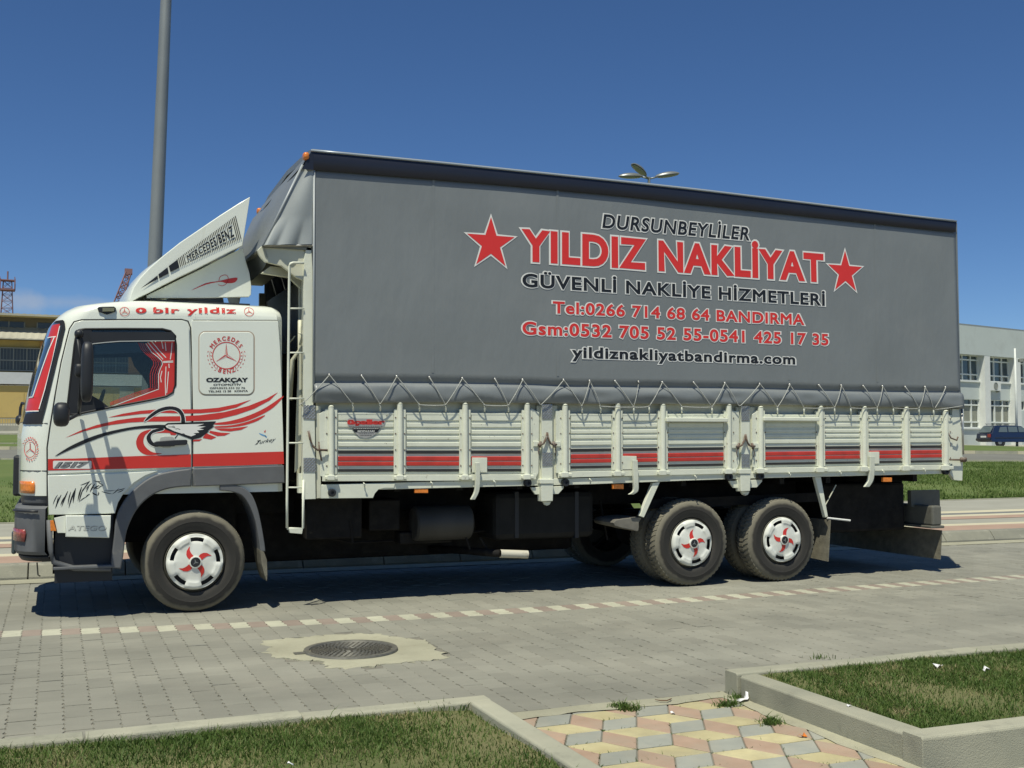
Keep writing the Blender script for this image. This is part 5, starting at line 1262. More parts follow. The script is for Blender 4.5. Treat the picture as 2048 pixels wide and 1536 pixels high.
b3 = side_board('drop_side', bx(c6, [(215, 645), (722, 1022), (1098, 1380), (1452, 1722)]), [(c6(178, 0)[0], c6(0, 318)[1]), (c6(690, 0)[0], c6(0, 316)[1]), (c6(1063, 0)[0], c6(0, 320)[1]), (c6(1420, 0)[0], c6(0, 324)[1]), (c6(1757, 0)[0], c6(0, 352)[1])], 1508, 1905, 'rear drop side at the tail of the bed')
# welded end plates of the boards
def plate(parent, name, pts, Ya, Yb_, m=M_bed, bv=.003): mb = MB(); pprism(mb, pts, Ya, Yb_); return mb.obj(name, m, parent, bev=bv)
plate(b1, 'end_plate', [c4(268, 300), c4(330, 260), c4(330, 735), c4(275, 725)], YB-.003, YB+.03); plate(b1, 'end_plate', [c4(1712, 260), c4(1770, 290), c4(1765, 700), c4(1745, 740), c4(1712, 735)], YB-.003, YB+.03)
plate(b2, 'end_plate', [c5(135, 345), c5(195, 345), c5(195, 885), c5(140, 880)], YB-.003, YB+.03); plate(b2, 'end_plate', [c5(1637, 350), c5(1700, 350), c5(1700, 800), c5(1680, 850), c5(1637, 850)], YB-.003, YB+.03)
plate(b3, 'end_plate', [c6(105, 380), c6(160, 340), c6(160, 845), c6(108, 830)], YB-.003, YB+.03); plate(b3, 'end_plate', [c6(1778, 380), c6(1815, 420), c6(1815, 800), c6(1778, 820)], YB-.003, YB+.03)
# chequer plate material
def cheq_mat():
    m = mat('chequer_plate', (.36, .37, .36), .35, metal=.7, var=.15, vscale=30); n = m.node_tree.nodes; L = m.node_tree.links; b = n['Principled BSDF']
    tc = n.new('ShaderNodeNewGeometry'); mp = n.new('ShaderNodeMapping'); mp.inputs['Rotation'].default_value = (0, R_(45), 0); mp.inputs['Scale'].default_value = (34, 34, 34); L.new(tc.outputs['Position'], mp.inputs[0])
    br = n.new('ShaderNodeTexWave'); br.inputs['Scale'].default_value = .45; br.wave_type = 'BANDS'; br.bands_direction = 'X'; L.new(mp.outputs[0], br.inputs[0]); br2 = n.new('ShaderNodeTexWave'); br2.bands_direction = 'Z'; br2.inputs['Scale'].default_value = .45; L.new(mp.outputs[0], br2.inputs[0])
    mu = n.new('ShaderNodeMath'); mu.operation = 'MAXIMUM'; L.new(br.outputs[1], mu.inputs[0]); L.new(br2.outputs[1], mu.inputs[1]); bp = n.new('ShaderNodeBump'); bp.inputs['Strength'].default_value = .8; bp.inputs['Distance'].default_value = .004; L.new(mu.outputs[0], bp.inputs['Height']); L.new(bp.outputs[0], b.inputs['Normal']); return m
M_cheq = cheq_mat()
# front corner post, centre pillars, rear post
fp = plate(T, 'corner_post', [(605, 813), (629, 813), (630, 862), (631.5, 998), (606, 999)], YB-.018, YB+.05)
plate(fp, 'chequer_plate', [(606.5, 810), (630.5, 810), (631, 839), (606.5, 838)], YB-.024, YB-.019, M_cheq); plate(fp, 'chequer_plate', [(607, 915.5), (631.5, 915.5), (632, 944), (607, 944)], YB-.024, YB-.019, M_cheq)
plate(fp, 'post_channel', [(631, 812), (641, 812), (642, 996), (633, 997)], YB+.002, YB+.05, M_bedc)
def pillar(x0, x1, y0, y1, cf, la):
    xm = (x0+x1)/2; r_ = (x1-x0)/2
    o_ = plate(T, 'bed_pillar', [(x0, y0), (x1, y0), (x1+.6, y1), (x0+.6, y1)], YB-.02, YB+.05)
    plate(o_, 'pillar_recess', [(x0-10, y0+2), (x1+10, y0+2), (x1+10, y1-2), (x0-10, y1-2)], YB+.018, YB+.05, M_bedc)
    plate(o_, 'chequer_plate', [(x0+.3, y0-.5), (x1-.3, y0-.5), (x1-.3, y0+29.5), (x0+.3, y0+29.5)], YB-.026, YB-.021, M_cheq); plate(o_, 'chequer_plate', [(x0+.5, y0+96), (x1-.1, y0+96), (x1, y0+123), (x0+.8, y0+124)], YB-.026, YB-.021, M_cheq)
    plate(o_, 'pillar_foot', [(x0-2, y1-1), (x1+2, y1-1), (x1+1, y1+33), (x0-.5, y1+34)], YB-.05, YB+.05, M_bed, .006)
    plate(o_, 'foot_cap', [(x0-3, y1-11), (x1+3, y1-11), (x1+3, y1-1.5), (x0-3, y1-1.5)], YB-.058, YB+.05, M_bed, .005)
    plate(o_, 'foot_tab', [(xm-8, y1+34), (xm+8, y1+34), (xm+5, y1+40), (xm, y1+42), (xm-5, y1+40)], YB-.01, YB+.02, M_bed)
    # latch levers
    mb = MB(); ly = y0+80
    for s_ in (-1, 1):
        mb.tube([P(xm+s_*.5, ly-24, YB-.035), P(xm+s_*2.2, ly-12, YB-.045), P(xm+s_*7, ly-2, YB-.05), P(xm+s_*13, ly+1, YB-.04), P(xm+s_*19, ly, YB-.03)], [.008, .011, .011, .010, .010], 8)
        mb.tube([P(xm+s_*13, ly-6, YB-.035), P(xm+s_*15, ly+6, YB-.035)], .014, 8); mb.tube([P(xm+s_*15, ly+3, YB-.03), P(xm+s_*18, ly+14, YB-.03), P(xm+s_*16, ly+22, YB-.03)], .005, 6)
    mb.obj('latch', M_rust, o_, smooth=True)
    for s_ in (-1, 1):
        plate(o_, 'latch_bar', [(xm+s_*15, ly-6), (xm+s_*27, ly-6), (xm+s_*27, ly+4), (xm+s_*15, ly+4)], YB-.02, YB-.005)
    return o_
p1_ = pillar(c4(1788, 0)[0], c4(1860, 0)[0], c4(0, 235)[1], c4(0, 745)[1]+11, c4, 0)
p2_ = pillar(c5(1718, 0)[0], c5(1790, 0)[0], c5(0, 308)[1], c5(0, 880)[1]+3, c5, 0)
for xm, y1 in ((c4(1825, 0)[0], 985), (c5(1755, 0)[0], 972)):
    plate(T, 'pillar_gusset', [(xm-33, y1-10), (xm+33, y1-13), (xm+33, y1-9), (xm+25, y1), (xm+22, y1+3), (xm-24, y1+4), (xm-29, y1-3)], YB+.005, YB+.03, M_bed)
mb = MB()
mb.tube([c4p for c4p in [P(*c4(195, 415), YB-.03), P(*c4(205, 470), YB-.04), P(*c4(225, 520), YB-.045), P(*c4(255, 545), YB-.04), P(*c4(325, 548), YB-.03)]], .010, 8); mb.tube([P(*c4(265, 490), YB-.03), P(*c4(270, 560), YB-.035), P(*c4(285, 620), YB-.03)], .007, 6); mb.obj('latch', M_rust, fp, smooth=True)
rp = plate(T, 'rear_post', [c6(1812, 330), c6(1868, 330), c6(1890, 520), c6(1905, 720), c6(1898, 945), c6(1830, 940), c6(1790, 880), c6(1815, 800)], YB+.006, YB+.05)
mb = MB(); mb.tube([P(*c6(1893, 330), YB-.0), P(*c6(1905, 720), YB-.0)], .012, 8); mb.obj('post_tube', M_steel, rp, smooth=True)
mb = MB(); mb.tube([P(*c6(1770, 525), YB-.02), P(*c6(1800, 580), YB-.03), P(*c6(1850, 600), YB-.03), P(*c6(1860, 570), YB-.03)], .009, 8); mb.tube([P(*c6(1790, 765), YB-.03), P(*c6(1930, 768), YB-.03)], .010, 8); mb.lathe([(.03, -.03), (.03, .03)], P(*c6(1905, 765), YB-.02), 'y', 10, cap=True); mb.obj('latch', M_rust, rp, smooth=True)
# rear frame / tail board
mb = MB(); zr0 = float(P(1900, 946, YB)[2]); mb.box(9.70, 9.76, .0, W, 1.08, 1.80); mb.obj('tail_board', M_bed, T, bev=.005)
mb = MB(); mb.box(2.14, 9.72, W-.02, W+.03, 1.05, 1.82); mb.obj('far_side_board', M_bed, T)
# longitudinal outer rail below the boards, lower skirt at the front
mb = MB(); q = [(x, yb_rail(x)-13) for x in (632, 800, 985, 1185, 1408, 1550, 1700, 1867, 1895)]; q2 = [(x, yb_rail(x)) for x in (1895, 1867, 1700, 1550, 1408, 1185, 985, 800, 632)]
pprism(mb, q+q2, YB+.014, YB+.06); mb.obj('outer_rail', M_bed, T, bev=.004)
plate(T, 'front_skirt', [(634, 970), (750, 968), (790, 968), (788, 976), (770, 976), (757, 979), (750, 987), (746, 996), (640, 997)], YB+.006, YB+.03)
mb = MB()
for p in (c4(355, 838), c4(1690, 770), c4(1948, 768), c5(215, 955), c5(1612, 912), c5(1880, 905), c6(175, 905), c6(1755, 860)):
    pass
for k, p in enumerate((c4(355, 838), c4(1690, 770), c4(1948, 768), c5(1612, 912), c5(1880, 905), c6(1755, 860))):
    mb = MB(); c_ = P(*p, YB-.01); s_ = p_scale(c_); mb.lathe([(7.8*s_, .02), (7.8*s_, -.016), (6.8*s_, -.022), (3.4*s_, -.022), (3.0*s_, -.008), (.001, -.008)], c_, 'y', 20); mb.obj('rubber_buffer', M_dark, T, smooth=40)
# small rope hooks under the rail
for p in (c4(578, 785), c4(1037, 778), c4(1467, 770), c5(432, 945), c5(1330, 918), c6(427, 895), c6(860, 882), c6(1225, 872), c6(1578, 860)):
    mb = MB(); mb.tube([P(p[0]-1, p[1]-4, YB+.01), P(p[0]-2, p[1]-4, YB-.02), P(p[0]+1, p[1]-1, YB-.03), P(p[0], p[1]+4.5, YB-.02)], .006, 6); mb.obj('rail_hook', M_bed, T, smooth=True)
for x0, y0, x1, y1, f in ((920, 810, 1012, 840, c4), (622, 975, 715, 1015, c5), (1220, 918, 1298, 955, c6)):
    a = f(x0, y0); b = f(x1, y1); mb = MB(); pprism(mb, [(a[0], a[1]), (b[0], a[1]), (b[0], b[1]), (a[0], b[1])], YB+.02, YB+.05); mb.obj('side_marker_lamp', M_amb, T, bev=.004)
# bent drop arms with their square plates
for f, plx, bar in ((c4, [(1312, 598), (1415, 598), (1415, 700), (1312, 700)], [(1352, 632), (1352, 760), (1345, 830), (1318, 885)]), (c5, [(705, 733), (825, 735), (825, 850), (710, 850)], [(815, 768), (822, 950), (820, 1030), (780, 1062)]), (c6, [(1098, 698), (1190, 698), (1190, 800), (1100, 800)], [(1133, 735), (1130, 860), (1120, 940), (1085, 998)])):
    plate(T, 'square_plate', [f(*p) for p in plx], YB-.006, YB+.004)
    mb = MB(); Q = catmull([f(*p) for p in bar], 4); Ys = np.linspace(YB-.06, YB-.02, len(Q)); L_r = []; wpx = 4.2 if f is c4 else 4.6
    for k, (qx, qy) in enumerate(Q):
        a = P(qx-wpx, qy, Ys[k]); b = P(qx+wpx, qy, Ys[k]); L_r.append([tuple(a), tuple(b), (b[0], b[1]+.035, b[2]), (a[0], a[1]+.035, a[2])])
    mb.loft(L_r); mb.obj('drop_arm', M_bed, T, bev=.004)
# thick grab bars in front of the recessed top slats
for f, x0, x1, y0, y1, par in ((c5, 1078, 1600, 405, 446, b2), (c6, 200, 672, 400, 438, b3)):
    mb = MB(); a = P(*f(x0, y0), YB-.05); b = P(*f(x1, y1), YB-.05); mb.box(a[0], b[0], YB-.065, YB+.005, b[2], a[2]); mb.obj('folding_step', M_bed, par, bev=.008)
# inner rail above the boards (in the shade of the cover)
mb = MB(); q = [(x, yline(TTOP, x)-22) for x in np.linspace(632, 1905, 9)]+[(x, yline(TTOP, x)+2) for x in np.linspace(1905, 632, 9)]
pprism(mb, q, YB+.055, YB+.075); mb.obj('inner_rail', M_bedc, T)
# sticker
mb = MB(); cs = lambda x, y: (660+x/14.63, 820+y/14.63)
M_stg = mat('sticker_grey', (.36, .36, .35), .5)
sk = MB()
decal('', [cs(*p) for p in [(490, 300), (560, 245), (640, 245), (1040, 250), (1280, 250), (1600, 290), (1625, 330), (1570, 500), (530, 500)]], YB-.0005, None, None, 0, sk, 0)
decal('', [cs(*p) for p in [(620, 505), (1490, 505), (1390, 655), (1250, 760), (1050, 830), (850, 780), (720, 650)]], YB-.0005, None, None, 0, sk, 0)
decal('', [cs(*p) for p in [(640, 512), (1480, 512), (1385, 655), (720, 655)]], YB-.0012, None, None, 0, sk, 1)
textline(sk, 'üçeller', cs(505, 0)[0], cs(1610, 0)[0], cs(0, 425)[1], cs(0, 425)[1], 10.8, YB-.0015, 2, .07)
textline(sk, 'BEYPAZARI', cs(810, 0)[0], cs(1300, 0)[0], cs(0, 645)[1], cs(0, 643)[1], 3.6, YB-.0022, 3, .03)
for y, a, b in ((470, 560, 1560), (545, 690, 1440), (690, 840, 1280), (740, 870, 1230)):
    k = a
    while k < b:
        w_ = rng.uniform(25, 60); strip(sk, [cs(k, y), cs(min(k+w_, b), y)], .004, YB-.0022, 1 if y != 545 else 3); k += w_+14
sk.obj('maker_sticker', [M_stg, M_blk, M_red, M_wht], b1)

# ---- tarpaulin cover
YT = YB-.012
def ytt(x): return float(np.interp(x, [628, 1000, 1248.6, 1500, 1760, 1911], [337.5, 367.5, 390.5, 418, 446.5, 462.5]))
def yrf(x): return float(np.interp(x, [625, 900, 1220, 1400, 1600, 1780, 1912], [300.5, 327, 360, 379.5, 404, 426.5, 442]))
def ycr(x): return float(np.interp(x, [628, 800, 1040, 1130, 1350, 1525, 1700, 1922], [757, 757.5, 762, 766, 768.5, 771.5, 776.5, 779]))
def ytb(x): return float(np.interp(x, [628, 912, 1174, 1431, 1574, 1700, 1902, 1926], [806.5, 805, 808, 808.5, 810.5, 813, 816, 818]))
wn = bump_z(1, 2.0, 44); wn2 = bump_z(1, 5.5, 45)
def tarpY(x, z):
    return YT+.010*float(wn(x, z*.7))+.004*float(wn2(x, z))
rows_u = list(np.linspace(0, 1, 34)); rows_l = list(np.linspace(0, 1, 13))
NX = 200; V = []
for i in range(NX+1):
    t = i/NX; colv = []
    for r in rows_u:
        xp = 628+(1283+10.5*r)*t-(.8*r); y = ytt(628+1283*t)*(1-r)+ycr(628+1294*t)*r
        p = P(xp, y, YT); e = min(1, r*8, (1-r)*6, t*30, (1-t)*30); colv.append((p[0], YT+(tarpY(p[0], p[2])-YT)*e, p[2]))
    for r in rows_l[1:]:
        xp = 627.2+(1296.5)*t+(1.5*t*r); y = ycr(628+1294*t)*(1-r)+ytb(628+1296*t)*r
        p = P(xp, y, YT); g_ = math.exp(-((r-.13)/.07)**2); bl = math.sin(math.pi*min(1, max(0, (r-.13))/.87))
        nz = float(wn2(p[0]*1.5, 3.3)); n3 = float(wn2(p[0]*2.6, 9.1+p[2]*2.5)); colv.append((p[0], YT+.030*g_-.030*bl*(1+.5*nz)-.014*r+.014*nz*math.sin(r*9+2*nz)+.012*n3*bl, p[2]))
    V.append(colv)
nr = len(V[0]); me = bpy.data.meshes.new('side_curtain'); me.from_pydata([p for c_ in V for p in c_], [], [(i*nr+j, (i+1)*nr+j, (i+1)*nr+j+1, i*nr+j+1) for i in range(NX) for j in range(nr-1)])
me.polygons.foreach_set('use_smooth', [True]*len(me.polygons)); cur = link('side_curtain', me, M_tarp, T); s_ = cur.modifiers.new('s', 'SOLIDIFY'); s_.thickness = .004; s_.offset = 1
# roof, rear and front of the cover
XF0 = float(P(628, 340, YT)[0]); XR0 = float(P(1912, 460, YT)[0]); ZTL = float(P(625, 300.5, YT)[2]); ZTR = float(P(1912, 442, YT)[2])
zroof = lambda x: ZTL+(ZTR-ZTL)*(x-XF0)/(XR0-XF0)
def roofz(px): return P(px, yrf(px), YT-.02)
mb = MB(); rs_ = []
for px_ in np.linspace(608, 1912, 30):
    p = P(px_ if px_ > 625 else 625, yrf(max(px_, 625)), YT-.02); x = float(p[0]) if px_ > 625 else float(P(625, 300.5, YT)[0])-.0
    rs_.append([(x, YT-.022+y, p[2]+b) for y, b in ((0, 0), (.03, .02), (.25, .05), (W/2, .09), (W-.25+.1, .05), (W+.12, .0), (W+.12, -.05), (W/2, .04), (.03, -.03))])
mb.loft(rs_); mb.obj('tarpaulin_roof', M_tarp, T, smooth=50)
# navy band along the eave
mb = MB(); rs_ = []
for k, px_ in enumerate(np.linspace(622, 1913, 30)):
    a = P(max(px_, 622), yrf(px_)+2.5, YT-.028); b = P(px_-1, ytt(px_)+1.5, YT-.028)
    rs_.append([(a[0], YT-.022, a[2]+.012), (a[0], YT-.030, a[2]), (b[0], YT-.026, b[2]+.01), (b[0], YT-.018, b[2]), (b[0], YT-.008, b[2]+.01), (a[0], YT-.010, a[2])])
mb.loft(rs_); mb.add([tuple(P(622, 303, YT-.03)), tuple(P(604, 338, YT-.03)), tuple(P(627, 340, YT-.03)), tuple(P(627, 303.5, YT-.03))], [(0, 1, 2, 3)])
mb.obj('eave_band', M_tband, T, smooth=40)
mb = MB(); mb.tube([tuple(P(x, yrf(x)+.3, YT-.03)+np.array([0, 0, .0])) for x in np.linspace(622, 1913, 20)], .011, 8); mb.obj('roof_edge_tube', mat('edge_tube', (.36, .41, .45), .35, metal=.2), T, smooth=True)
# far side and rear
mb = MB(); mb.box(XF0+.02, XR0+.02, W+.08, W+.10, 1.82, ZTR-.02); mb.box(XR0-.0, XR0+.03, YT+.01, W+.08, 1.84, ZTR-.02); mb.obj('tarpaulin_rear', M_tarp, T)
# slanted hood at the front, near gusset
HT = P(605, 330, YT); HB = P(527, 491, YT); HC = P(627, 489, YT); HTR = P(627, 338, YT)
def quadgrid(a, b, c, d, nu, nv, fn, name, m=M_tarp):     # a-b top, d-c bottom
    V = []
    for i in range(nu+1):
        for j in range(nv+1):
            u, v_ = i/nu, j/nv; p = (np.array(a)*(1-u)+np.array(b)*u)*(1-v_)+(np.array(d)*(1-u)+np.array(c)*u)*v_; V.append(tuple(fn(p, u, v_)))
    me = bpy.data.meshes.new(name); me.from_pydata(V, [], [(i*(nv+1)+j, (i+1)*(nv+1)+j, (i+1)*(nv+1)+j+1, i*(nv+1)+j+1) for i in range(nu) for j in range(nv)])
    me.polygons.foreach_set('use_smooth', [True]*len(me.polygons)); return link(name, me, m, T)
def gus(p, u, v_):
    k = max(0, v_-.65)/.35; p = p.copy(); p[1] += .010*math.sin(u*5+v_*3)-.035*k*abs(math.sin(u*7.5+1.2*v_))*(1-u*.3)*(1 if 0 < u < 1 else 0)-.02*math.sin(math.pi*u)*math.sin(math.pi*v_); return p
quadgrid(HT, HTR, HC, HB, 30, 36, gus, 'front_gusset', mat('pale_tarpaulin', (.35, .375, .365), .33, var=.08, vscale=3, spec=.7))  # gusset sheet is paler and smoother than the rest of the cover
def hood(p, u, v_): p = p.copy(); p[0] += -.05*math.sin(math.pi*u)*math.sin(math.pi*v_)+.012*math.sin(u*11+v_*4); return p
HT2 = np.array([HT[0], W+.1, HT[2]]); HB2 = np.array([HB[0], W+.1, HB[2]]); tl = np.array([float(P(622, 302, YT)[0]), YT, float(P(622, 302, YT)[2])]); tl2 = tl+np.array([0, W+.1, 0])
quadgrid(tl, tl2, HT2, HT, 12, 4, lambda p, u, v_: p, 'front_hood_top'); quadgrid(HT, HT2, HB2, HB, 40, 30, hood, 'front_hood')
quadgrid(HB, HB2, HB2+np.array([.10, 0, -.32]), HB+np.array([.0+.04, .02, -.10]), 20, 6, lambda p, u, v_: p+np.array([.03*math.sin(u*9), 0, 0]), 'front_hood_lip')
mb = MB(); mb.tube([HT, HB], .012, 6); mb.tube([P(628.5, 338, YT-.006), P(627.5, 560, YT-.006), P(627, 805, YT-.006)], .010, 6); mb.obj('tarpaulin_piping', mat('piping', (.36, .39, .40), .4), T, smooth=True)
for p, yy in (((612.5, 312), YT-.04), (None, W+.05)):
    c_ = P(611.5, 313, YT-.0) if p else np.array([tl[0]-.03, W+.03, tl[2]-.06]); mb = MB(); ell(c_, (.028, .05, .035), mb=mb, p=3); mb.obj('top_marker_lamp', M_amb, T, smooth=True)

# ---- lettering on the side curtain
yf = lambda x, z: tarpY(x, z)
TX = [('DURSUNBEYLİLER', 1203, 1500, 456.3, 481.5, 30.6, 'b', .15, .022), ('YILDIZ NAKLİYAT', 1041, 1648, 523, 566, 70, 'r', 0, .042), ('GÜVENLİ NAKLİYE HİZMETLERİ', 1043, 1650, 574, 612.5, 29.5, 'b', .0, .028),
      ('Tel:0266 714 68 64 BANDIRMA', 1104, 1609, 627, 651, 26.5, 'r', .0, .028), ('Gsm:0532 705 52 55-0541 425 17 35', 1043, 1657, 669.3, 691.5, 28.5, 'r', 0, .028), ('yildiznakliyatbandirma.com', 1142, 1591, 716, 729.5, 25, 'b', 0, .032)]
TXC = {'b': M_blk, 'r': mat('red_print', (.70, .035, .03), .45)}
for s_, x0, x1, y0, y1, cap, c_, sh, off in TX:
    textline(None, s_, x0, x1, y0, y1, cap, YT, 0, off, sh, .0095 if cap < 50 else .015, yf, .0028, 1.10, ('letter_outline', M_wht, cur))
    textline(None, s_, x0+1, x1-1, y0-.5, y1-.5, cap-1, YT, 0, off, sh, 0, yf, .0046, 1.10, ('letter', TXC[c_], cur))
def star5(cx_, cy_, k, top, nm):
    c0 = P(cx_, cy_, YT); Rr = float(P(cx_, top, YT)[2]-c0[2])
    for rr_, m, lf in ((Rr+.024, M_wht, .0032), (Rr-.012, TXC['r'], .0050)):
        pts = []
        for i in range(10):
            a = math.pi/2+i*math.pi/5; r = rr_ if i % 2 == 0 else rr_*.382*(1.06 if m is M_wht else 1); x = c0[0]+r*math.cos(a); z = c0[2]+r*math.sin(a); pts.append((x, 0, z))
        pts = [p for i in range(10) for p in [tuple(np.array(pts[i])*(1-t)+np.array(pts[(i+1) % 10])*t) for t in (0, .5)]]
        V = [(p[0], yf(p[0], p[2])-lf, p[2]) for p in pts]+[(c0[0], yf(c0[0], c0[2])-lf, c0[2])]; n = len(pts)
        mb = MB(); mb.add(V, [(i, (i+1) % n, n) for i in range(n)]); mb.obj('star', m, cur, fix=False)
star5(981.2, 487.5, 1, 432, 'a'); star5(1690, 545, 1, 499, 'b')

for px_ in (866, 1115, 1352, 1576, 1752):
    mb = MB(); V = []
    for k in range(16):
        y = ytt(px_)+3+(ycr(px_)-ytt(px_)-16)*k/15; a = P(px_, y, YT); x = float(P(px_, (ytt(px_)+ycr(px_))/2, YT)[0]); z = float(a[2]); V += [(x-.012, yf(x, z)-.0012, z), (x+.012, yf(x, z)-.0012, z)]
    mb.add(V, [(2*i, 2*i+1, 2*i+3, 2*i+2) for i in range(15)]); mb.obj('welded_seam', M_tarp, cur, fix=False)
# ---- rope lacing with grommets and hooks
def g4(*a): return [c4(*p) for p in a]
TOPS = [c4(*p) for p in [(337, 34), (558, 40), (797, 44), (1020, 50), (1245, 57), (1468, 62), (1657, 67)]]+[c5(*p) for p in [(202, 85), (424, 93), (642, 95), (842, 101), (1044, 105), (1312, 107), (1578, 111), (1876, 119)]]+[c6(*p) for p in [(424, 125), (675, 131), (865, 133), (1053, 137), (1217, 139), (1411, 145), (1580, 145), (1754, 148)]]
for p in TOPS:
    mb = MB(); c_ = P(*p, YT-.022); mb.lathe([(.013, .01), (.014, -.004), (.006, -.010), (.001, -.010)], c_, 'y', 10); mb.obj('grommet', M_steel, cur, smooth=True)
HK = [c4(*p) for p in [(497, 245), (683, 245), (950, 248), (1130, 250), (1395, 250), (1558, 253)]]+[c5(*p) for p in [(357, 322), (515, 322), (798, 330), (930, 325), (1208, 325), (1466, 330)]]+[c6(*p) for p in [(318, 332), (545, 337), (806, 335), (945, 337), (1170, 337), (1308, 337), (1527, 342), (1652, 352)]]
for p in HK:
    mb = MB(); x, y = p; mb.tube([P(x, y+9, YB+.03), P(x+.6, y+9, YB-.03), P(x+.8, y+4, YB-.045), P(x-.3, y-3, YB-.045), P(x-.8, y-5, YB-.03)], [.008, .008, .009, .008, .006], 7); mb.obj('rope_hook', M_bed, T, smooth=True)
RT = [[('a', 4, 130, 240), ('a', 4, 200, 185), ('a', 4, 337, 34), ('h', 0)], [('t', 1), ('h', 1), ('t', 2), ('h', 2), ('h', 3)], [('t', 3), ('h', 3), ('t', 4), ('h', 4), ('h', 5)], [('t', 5), ('h', 5), ('t', 6), ('a', 4, 1772, 232), ('a', 4, 1788, 232), ('t', 7), ('h', 6), ('t', 8), ('h', 7), ('h', 8), ('h', 9)],
      [('t', 9), ('h', 8), ('t', 10)], [('h', 9), ('t', 11), ('h', 10), ('h', 11)], [('t', 12), ('h', 11), ('t', 13), ('a', 5, 1692, 300), ('a', 5, 1715, 300), ('t', 14), ('h', 12), ('t', 15), ('h', 13), ('h', 14)], [('t', 16), ('h', 14), ('t', 17), ('h', 15), ('h', 16)], [('t', 18), ('h', 16), ('t', 19), ('h', 17), ('h', 18)], [('t', 20), ('h', 18), ('t', 21), ('h', 19)], [('t', 22), ('h', 19), ('a', 6, 1900, 305)]]
for seg in RT:
    pts = []
    for e in seg:
        q = TOPS[e[1]] if e[0] == 't' else (HK[e[1]] if e[0] == 'h' else {4: c4, 5: c5, 6: c6}[e[1]](e[2], e[3]))
        p = P(q[0], q[1]-(3 if e[0] == 'h' else 0), YT-(.032 if e[0] == 't' else .036)); pts.append(p)
    Q = []
    for k in range(len(pts)-1):
        a, b = pts[k], pts[k+1]; flat = abs(a[2]-b[2]) < .05
        for t in np.linspace(0, 1, 9)[:-1]:
            q = a*(1-t)+b*t; q = q+np.array([0, -.002-(.014 if not flat else 0)*math.sin(math.pi*t), (-.005 if flat else -.003)*math.sin(math.pi*t)]); Q.append(q)
    Q.append(pts[-1]); mb = MB(); mb.tube(Q, .0048, 6); mb.obj('rope', M_rope, T, smooth=True)

# ---- front of the bed: post, ladder, headboard frame
plate(T, 'front_post', [c3(1300, 752), c3(1337, 740), c3(1345, 900), (627, 812), (607, 812), (607, 640), (608, 520)], YB-.0, YB+.05, M_bed, .004)
mb = MB(); mb.tube([tuple(P(x, y, YB-.03)) for x, y in [(574, 1056), (574, 1000), (576, 800), (578, 600), (579, 532), (581, 527), (586, 525.5), (608, 526)]], .0115, 8)
mb.tube([tuple(P(x, y, YB-.02)) for x, y in [(607, 960), (606, 1056), (604, 1058), (574, 1057)]], .0115, 8)
for y in (617, 705.5, 797, 886, 975): mb.tube([P(576, y, YB-.03), P(608, y, YB-.01)], .008, 6)
ld = mb.obj('ladder', M_bed, T, smooth=True)
plate(T, 'ladder_foot', [(578, 1058), (606, 1058), (604, 1068), (580, 1066)], YB-.03, YB+.02)
# headboard behind the cab
XH = float(P(612, 700, .1)[0])
mb = MB(); mb.box(XH+.02, XH+.06, .02, W-.02, 1.05, 3.0); mb.obj('headboard', mat('headboard_paint', (.20, .20, .16), .6, var=.2, vscale=4), T)
for y in (.05, .18, W-.1): mb = MB(); mb.box(XH-.05, XH+.02, y, y+.05, 1.05, 3.1); mb.obj('headboard_post', M_bedc, T, bev=.005)
mb = MB(); pprism(mb, [c3(958, 770), c3(985, 742), c3(1290, 748), c3(1300, 990), c3(1230, 960), c3(1130, 880), c3(1010, 850), c3(975, 810)], YB+.02, YB+.06); mb.obj('hood_bracket', M_bedc, T, bev=.005)
mb = MB(); pprism(mb, [c3(985, 930), c3(1050, 880), c3(1150, 890), c3(1285, 985), c3(1285, 1060), c3(1180, 960), c3(1050, 940)], YB+.25, YB+.30); mb.obj('hood_bracket', M_bedc, T, bev=.005)
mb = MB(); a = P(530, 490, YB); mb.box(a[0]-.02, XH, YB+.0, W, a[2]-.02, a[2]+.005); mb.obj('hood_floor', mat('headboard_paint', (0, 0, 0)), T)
mb = MB(); mb.tube([P(527, 491, YB-.01), P(627, 491, YB-.01)], .010, 6); mb.obj('hood_bar', M_steel, T)
mb = MB(); mb.tube([P(600, 640, .1), P(600, 700, .12), P(585, 720, .15), P(580, 800, .2)], .02, 8); mb.tube([P(598, 665, .0), P(606, 670, 0), P(600, 690, 0)], .012, 6); mb.tube([P(575, 690, .3), P(590, 672, .2)], .006, 6); mb.obj('coiled_cable', M_bedc, T, smooth=True)
mb = MB(); pprism(mb, [(598, 700), (603, 690), (603, 930), (590, 945), (594, 800)], YB+.10, YB+.12); mb.obj('headboard_stay', M_bedc, T)
mb = MB(); pprism(mb, [(597, 947), (606, 947), (606, 986), (597, 986)], YB+.02, YB+.08); mb.obj('ladder_bracket', M_bed, T)
mb = MB(); mb.box(1.96, 2.10, .5, W-.5, 1.1, 2.3); mb.obj('cab_rear_duct', M_und, T, bev=.02)

